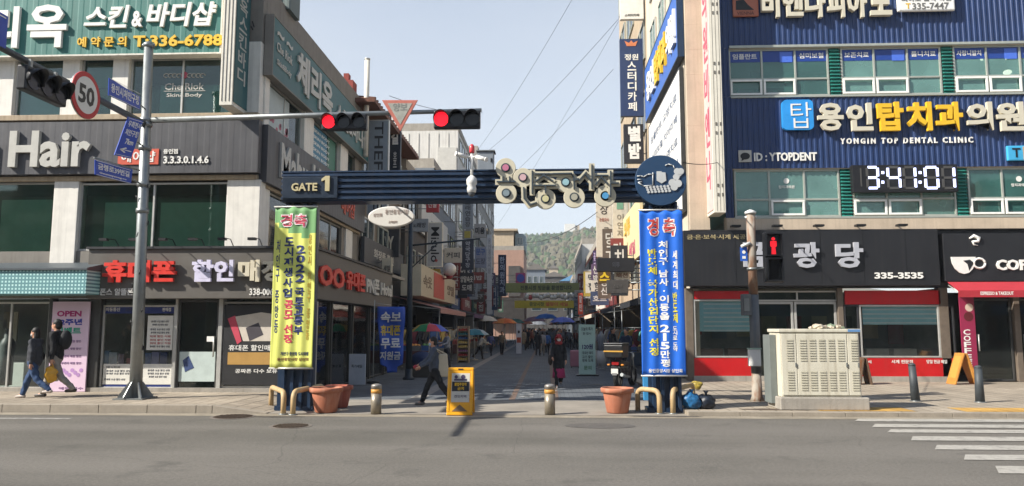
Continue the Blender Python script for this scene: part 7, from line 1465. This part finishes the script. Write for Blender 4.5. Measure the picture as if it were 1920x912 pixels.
def person(label, loc, face, H=1.68, legs=((18, 10), (-22, 25)), arms=((-20, 15), (20, 25)), lean=0, top='#2a2c30', bottom='#3a4a68', shoe='#2a2622', hair=HAIRB, long_hair=False, coat=0, hat=None, mask=None, skirt=None, vox=.014, female=False, extras=None, group='people in the market street'):
    """built round its own feet facing -y, then turned to face (degrees: 0 towards the camera, -90 to the left of the picture)"""
    k = H / 1.70; t = thing('person', label, 'person', (0, 0, 0), group); Lr = rad(lean)
    hip = V((0, 0, .90)); up = lambda h: hip + V((0, -sin(Lr) * h, cos(Lr) * h)); fwd = lambda a: V((0, -sin(rad(a)), -cos(rad(a))))
    chest = up(.36); neck = up(.55); sh = [up(.50) + V((s * (.155 if female else .18), 0, 0)) for s in (-1, 1)]; head = neck + V((0, -.03 - sin(Lr) * .1, .15))
    J = []
    for i, s in enumerate((-1, 1)):
        a, b = legs[i]; hp = hip + V((s * .09, 0, -.02)); kn = hp + fwd(a) * .42; an = kn + fwd(a - b) * .41; J.append((hp, kn, an, an + V((0, -.13, -.05)) + fwd(a - b) * .0, a - b))
    A_ = []
    for i, s in enumerate((-1, 1)):
        a, b = arms[i][:2]; ou = arms[i][2] if len(arms[i]) > 2 else .06; el = sh[i] + fwd(a) * .28 + V((s * ou, 0, 0)); wr = el + fwd(a + b) * .25 + V((s * (ou * .2), 0, 0)); A_.append((sh[i], el, wr, fwd(a + b)))
    dz = -min(min(j[2].z - .075, j[3].z - .02) for j in J)
    sc = lambda q: (V(q) + V((0, 0, dz))) * k
    def scaled(mb): mb.v = [sc(q) for q in mb.v]; return mb
    def fin(mb, name, mat, v=vox, sm=4, par=t):
        vs, fs = fuse(scaled(mb), v, sm)
        if name in ('jacket', 'coat', 'trousers') and vox < .03:       # creases in the cloth
            vs = [q + V((NZ.noise(q * 13), NZ.noise(q * 13 + V((7, 0, 0))), NZ.noise(q * V((1, 1, 1)).x * 13 + V((0, 9, 0))))) * .017 for q in vs]
        m2 = MB(); m2.add(vs, fs, True); return m2.build(name, mat, par)
    # body
    m = MB(); cap(m, hip, chest, .125, .13); cap(m, chest, up(.46), .13, .12); cap(m, neck - V((0, 0, .05)), head, .052, .055)
    m.ball(head + V((0, .005, .02)), (.075, .095, .115), 16, 12); m.ball(head + V((0, -.03, -.06)), (.052, .055, .06), 12, 8)
    cap(m, head + V((0, -.09, .015)), head + V((0, -.105, -.025)), .012, .017, 8); cap(m, head + V((-.03, -.078, -.062)), head + V((.03, -.078, -.062)), .010, .010, 8)
    for s in (-1, 1): m.ball(head + V((s * .076, .01, .0)), (.014, .022, .032), 8, 6)
    for (hp, kn, an, toe, sl), (s0, el, wr, dr) in zip(J, A_):
        cap(m, hp, kn, .082, .055); cap(m, kn, an, .055, .038); cap(m, an, toe, .035, .03); cap(m, s0, el, .05, .04); cap(m, el, wr, .04, .027); cap(m, wr, wr + dr * .06, .027, .036); cap(m, wr + dr * .06, wr + dr * .10, .034, .03)
    b_ = MB(); vs, fs = fuse(scaled(m), vox, 3); b_.add(vs, fs, True)
    for i, (s0, el, wr, dr) in enumerate(A_):                      # five curled fingers
        s = -1 if i == 0 else 1; side = V((0, 1, 0)); side = (side - dr * side.dot(dr)).normalized(); inn = V((-s, 0, 0))
        for j, L_ in enumerate((.068, .078, .073, .058)):
            p0 = wr + dr * .095 + side * (.028 - .018 * j); p1 = p0 + dr * L_ * .55 + inn * .008; p2 = p1 + dr * L_ * .3 + inn * .026; b_.tube([sc(p0), sc(p1), sc(p2)], [.0088 * k, .008 * k, .0065 * k], 6)
        p0 = wr + dr * .04 - side * -.03 + inn * .01; p0 = wr + dr * .035 + side * .03; b_.tube([sc(p0), sc(p0 + dr * .035 + side * .022 + inn * .012), sc(p0 + dr * .065 + side * .02 + inn * .026)], [.011 * k, .0095 * k, .007 * k], 6)
    b_.build('body', SKIN, t)
    for s in (-1, 1): q = MB(); q.ball(head + V((s * .03, -.083, .012)), (.012, .007, .006), 8, 6); scaled(q).build('eye', BLACK, t)
    q = MB(); q.ball(head + V((0, -.088, -.062)), (.022, .008, .006), 8, 6); scaled(q).build('mouth', P('#8a4a44'), t)
    # clothes
    TM = M('cloth_' + top[1:], top, .85, .2, 9, bump=.15); BM = M('cloth_' + bottom[1:], bottom, .85, .2, 9, bump=.15)
    m = MB(); cap(m, hip + V((0, 0, .02 - coat * .25)), chest, .15 + .03 * bool(coat) + .02 * female, .155); cap(m, chest, up(.47), .155, .135); cap(m, sh[0] * .8 + up(.5) * .2, sh[1] * .8 + up(.5) * .2, .075, .075); cap(m, up(.5), neck + V((0, 0, -.0)), .1, .068)
    for (s0, el, wr, dr) in A_: cap(m, s0, el, .074, .058); cap(m, el, wr - dr * .01, .058, .045)
    if coat: cap(m, hip + V((0, 0, -.25 - .0)), hip + V((0, 0, .05)), .17, .15)
    fin(m, 'coat' if coat else 'jacket', TM)
    if skirt:
        m = MB(); zt_ = hip.z - .05; m.lathe((0, 0, 0), [(.16, zt_), (.19, zt_ - .25), (.22, zt_ - .52), (.2, zt_ - .53), (.14, zt_ - .1)], 18, cap=False); scaled(m).build('skirt', M('cloth_' + skirt[1:], skirt, .85, .2, 9), t)
    m = MB(); cap(m, hip + V((0, 0, -.05)), hip + V((0, 0, .06)), .135, .13)
    for (hp, kn, an, toe, sl) in J: cap(m, hp, kn, .102, .077); cap(m, kn, an + (kn - an).normalized() * .02, .077, .062)
    fin(m, 'trousers', BM)
    for (hp, kn, an, toe, sl) in J: m = MB(); cap(m, an + V((0, .045, -.035)), an + V((0, .0, -.035)), .042, .045); cap(m, an + V((0, 0, -.035)), toe + V((0, -.02, 0)), .045, .034); fin(m, 'shoe', M('shoe_' + shoe[1:], shoe, .5, .15), vox * .8)
    m = MB(); m.ball(head + V((0, .018, .04)), (.086, .098, .108), 14, 10); m.ball(head + V((0, .05, -.01)), (.082, .07, .09), 12, 8)
    if long_hair: m.ball(head + V((0, .055, -.09)), (.095, .06, .13), 12, 8)
    vs, fs = fuse(scaled(m), vox, 2); hm = MB(); fc = sc(head); keep = [f for f in fs if not (sum((vs[i] for i in f), V((0, 0, 0))) / len(f) - fc).y < -.05 * k or (sum((vs[i] for i in f), V((0, 0, 0))) / len(f) - fc).z > .055 * k]
    hm.add(vs, keep, True); ho = hm.build('hair', hair, t); so = ho.modifiers.new('thickness', 'SOLIDIFY'); so.thickness = .008
    if hat: m = MB(); m.ball(head + V((0, .01, .06)), (.10, .115, .10), 14, 10); m.lathe(head + V((0, 0, .035)), [(.10, 0), (.115, .01), (.112, .03), (.1, .035)], 16); fin(m, 'hat', M('cloth_' + hat[1:], hat, .9, .2, 20), vox, 2)
    if mask: m = MB(); m.ball(head + V((0, -.062, -.05)), (.058, .042, .048), 12, 8); scaled(m).build('face_mask', P(mask), t)
    if extras: extras(t, dict(hip=sc(hip), chest=sc(chest), neck=sc(neck), head=sc(head), hands=[sc(a[2] + a[3] * .09) for a in A_], elbows=[sc(a[1]) for a in A_], sh=[sc(q) for q in sh], k=k, up=lambda h: sc(up(h))))
    place(t, loc, rad(face)); return t
def bag(name, a, b, r, col, flat=.6):
    def f(t, j):
        pass
    return f
def gl(px, py, z): q = onZ(px, py, z); return V((q.x, q.y, z))
# left pavement couple
def ex_shoulder(t, j):
    m = MB(); c = j['hip'] + V((-.16, .02, .12)); m.ball(c, (.06, .11, .12), 12, 8); m.build('shoulder_bag', BLACK, t); m = MB(); m.tube([c + V((.0, 0, .1)), j['chest'] + V((-.14, -.1, .0)), j['sh'][1] + V((.0, -.03, .08))], .012, 5); m.build('strap', BLACK, t)
person('person with dark grey jacket and blue jeans walking left on the left pavement', gl(60, 747, ZL), -90, H=1.56, legs=((26, 8), (-20, 34)), arms=((14, 20), (-18, 22)), top='#33353b', bottom='#2f4668', shoe='#a59a90', long_hair=True, female=True, extras=ex_shoulder, mask='#b9b4ae')
def ex_bags(t, j):
    m = MB(); m.ball(j['chest'] + V((0, .2, .02)), (.16, .11, .22), 14, 10); m.build('backpack', P('#1c1d20', .8), t)
    for i, c in ((1, '#c9962a'), (0, '#c9c6c0')):
        h = j['hands'][i]; m = MB(); m.ball(h + V((0, 0, -.26)), (.08, .14, .19), 14, 10)
        for n, q in enumerate(m.v): m.v[n] = q + V((.02 * sin(q.z * 40), .02 * sin(q.z * 33 + q.x * 30), 0))
        b = m.build('carrier_bag', P(c, .35), t); m = MB(); m.tube([h + V((0, -.05, -.1)), h, h + V((0, .05, -.1))], .012, 5); m.build('bag_handle', P(c), b)
person('person in black jacket and beige trousers with backpack carrying yellow and white bags', gl(100, 745, ZL), -88, H=1.74, legs=((24, 6), (-24, 24)), arms=((6, 8), (-14, 14)), top='#131417', bottom='#8d867c', shoe='#3a352f', extras=ex_bags)
# elderly walker in the street mouth
def ex_cream(t, j):
    m = MB(); c = j['hip'] + V((.05, .17, .2)); m.hexa([c + V((-.05, -.12, -.34)), c + V((.05, -.12, -.34)), c + V((.05, .14, -.34)), c + V((-.05, .14, -.34))], [c + V((-.05, -.1, .16)), c + V((.05, -.1, .16)), c + V((.05, .1, .16)), c + V((-.05, .1, .16))]); m.build('cloth_bag', P('#b9b09a', .9), t, .03)
    m = MB(); m.tube([c + V((0, -.05, .15)), j['sh'][1] + V((0, -.0, .05)), c + V((0, .08, .15))], .016, 5); m.build('strap', P('#b9b09a', .9), t)
    m = MB(); m.ball(j['hands'][0] + V((0, -.02, -.02)), (.05, .06, .05), 10, 8); m.build('glove', P('#a83a44', .9), t)
person('person in grey-blue jacket with cream cloth bag walking left past the yellow board', gl(815, 760, ZS), -84, H=1.5, lean=3, legs=((26, 6), (-26, 14)), arms=((34, 25), (20, 40)), top='#48505e', bottom='#1c1d21', shoe='#6a665f', extras=ex_cream, mask='#9fb4c8', group='people in the market street')
# woman with red headscarf
def ex_scarf(t, j):
    m = MB(); m.ball(j['neck'] + V((0, -.02, .0)), (.115, .11, .07), 14, 8); m.build('scarf', P('#8a2a2c', .9), t); m = MB(); m.ball(j['hip'] + V((-.24, 0, .0)), (.07, .12, .16), 12, 8); m.build('handbag', P('#2c231f', .6), t)
    m = MB(); m.ball(j['head'] + V((0, .03, -.02)), (.115, .11, .13), 14, 10); vs, fs = fuse(m, .014, 2); m = MB(); m.add(vs, [f for f in fs if (sum((vs[i] for i in f), V((0, 0, 0))) / len(f) - j['head']).y > -.045], True); m.build('headscarf', P('#8f2a2e', .9), t)
person('person with red headscarf, black coat and magenta skirt walking towards the camera', gl(1048, 727, ZS), 4, H=1.47, legs=((16, 4), (-14, 26)), arms=((8, 50), (-6, 30)), top='#16171b', bottom='#17171a', shoe='#9a9690', coat=1, hat='#8f2a2e', mask='#cfcac4', skirt='#9c2358', female=True, long_hair=True, extras=ex_scarf)
# farther people, coarser
V2 = .022
person('person in dark coat and dark trousers walking away in the middle of the street', gl(1009, 668, ZS), 172, H=1.46, legs=((18, 6), (-16, 14)), top='#1e2128', bottom='#1a1b20', vox=V2, coat=1)
person('person in tan vest and black trousers standing near the left stalls', gl(941, 666, ZS), 20, H=1.42, legs=((6, 2), (-8, 6)), top='#6f6354', bottom='#1b1b1d', vox=V2)
person('person in bright blue jacket in the middle distance', gl(1026, 666, ZS), 180, H=1.4, top='#2c5a9a', bottom='#23252b', vox=V2)
person('person in pale top with dark bag beside the dark-coated walker', gl(1017, 667, ZS), 175, H=1.44, top='#8f9096', bottom='#8a8780', vox=V2)
person('person in black clothes standing under the black canopy at the near right', gl(1149, 700, ZS), 60, H=1.66, legs=((4, 2), (-4, 4)), arms=((20, 70), (5, 20)), top='#15161b', bottom='#1a1b1f', vox=V2)
person('person in navy jacket behind the motorbike by the blue banner', gl(1176, 708, ZS), -40, H=1.62, legs=((5, 3), (-5, 5)), arms=((25, 60), (20, 60)), top='#1f2a3e', bottom='#20242c', vox=V2, hair=M('grey_hair', '#4a4744', .7))
person('person in pale jacket seated-height among the left stalls by the rainbow parasol', gl(838, 690, ZS), -60, H=1.5, legs=((5, 5), (-5, 5)), arms=((30, 60), (25, 50)), top='#8c8f96', bottom='#3a3c44', vox=V2)
person('person in blue-violet jacket at the left stalls farther up', gl(920, 668, ZS), 200, H=1.35, top='#4c5680', bottom='#22242c', vox=V2)
person('person in white jacket bending over the left stall goods', gl(899, 674, ZS), 120, H=1.35, lean=25, arms=((40, 30), (45, 20)), top='#b3b1ac', bottom='#2c2d33', vox=V2)
proto = [person('tiny distant shopper in dark padded coat far up the street', (0, 0, 0), 0, H=1.6, top='#1b1d22', bottom='#17181b', vox=.035, coat=1, group='distant shoppers'),
         person('tiny distant shopper in red-brown jacket far up the street', (0, 0, 0), 0, H=1.6, top='#6a3a32', bottom='#23242a', vox=.035, group='distant shoppers'),
         person('tiny distant shopper in grey jacket far up the street', (0, 0, 0), 0, H=1.62, top='#55585e', bottom='#2a2b30', vox=.035, group='distant shoppers'),
         person('tiny distant shopper in beige coat far up the street', (0, 0, 0), 0, H=1.56, top='#8f8068', bottom='#2b2a2c', vox=.035, coat=1, group='distant shoppers')]
rr = random.Random(14); used = [False] * 4
for i in range(62):
    y = 52 + 75 * rr.random(); x = -2.4 + 4.8 * rr.random() - (y - 55) * .012; k = rr.choice((0, 0, 1, 2, 2, 3)); rz = rad(rr.choice((0, 180, 160, 20, 90))); L_ = (x, y, ZS); sc = rr.uniform(.92, 1.05)
    if used[k]: dup(proto[k], L_, rz, sc=sc)
    else: used[k] = True; place(proto[k], L_, rz, sc)
bpy.data.scenes.remove(_tmp)
# ================================================================ haze
hz = bpy.data.materials.new('haze'); hz.use_nodes = True; n = hz.node_tree.nodes; L = hz.node_tree.links; n.remove(n['Principled BSDF'])
pv = n.new('ShaderNodeVolumePrincipled'); pv.inputs['Color'].default_value = (.86, .92, 1, 1); pv.inputs['Density'].default_value = .00042; L.new(pv.outputs[0], n['Material Output'].inputs['Volume'])
m = MB(); m.box(-540, 560, -60, 1100, -2.0, 130); tag(m.build('haze', hz), kind='stuff')
S.cycles.volume_max_steps = 64; S.cycles.volume_bounces = 0
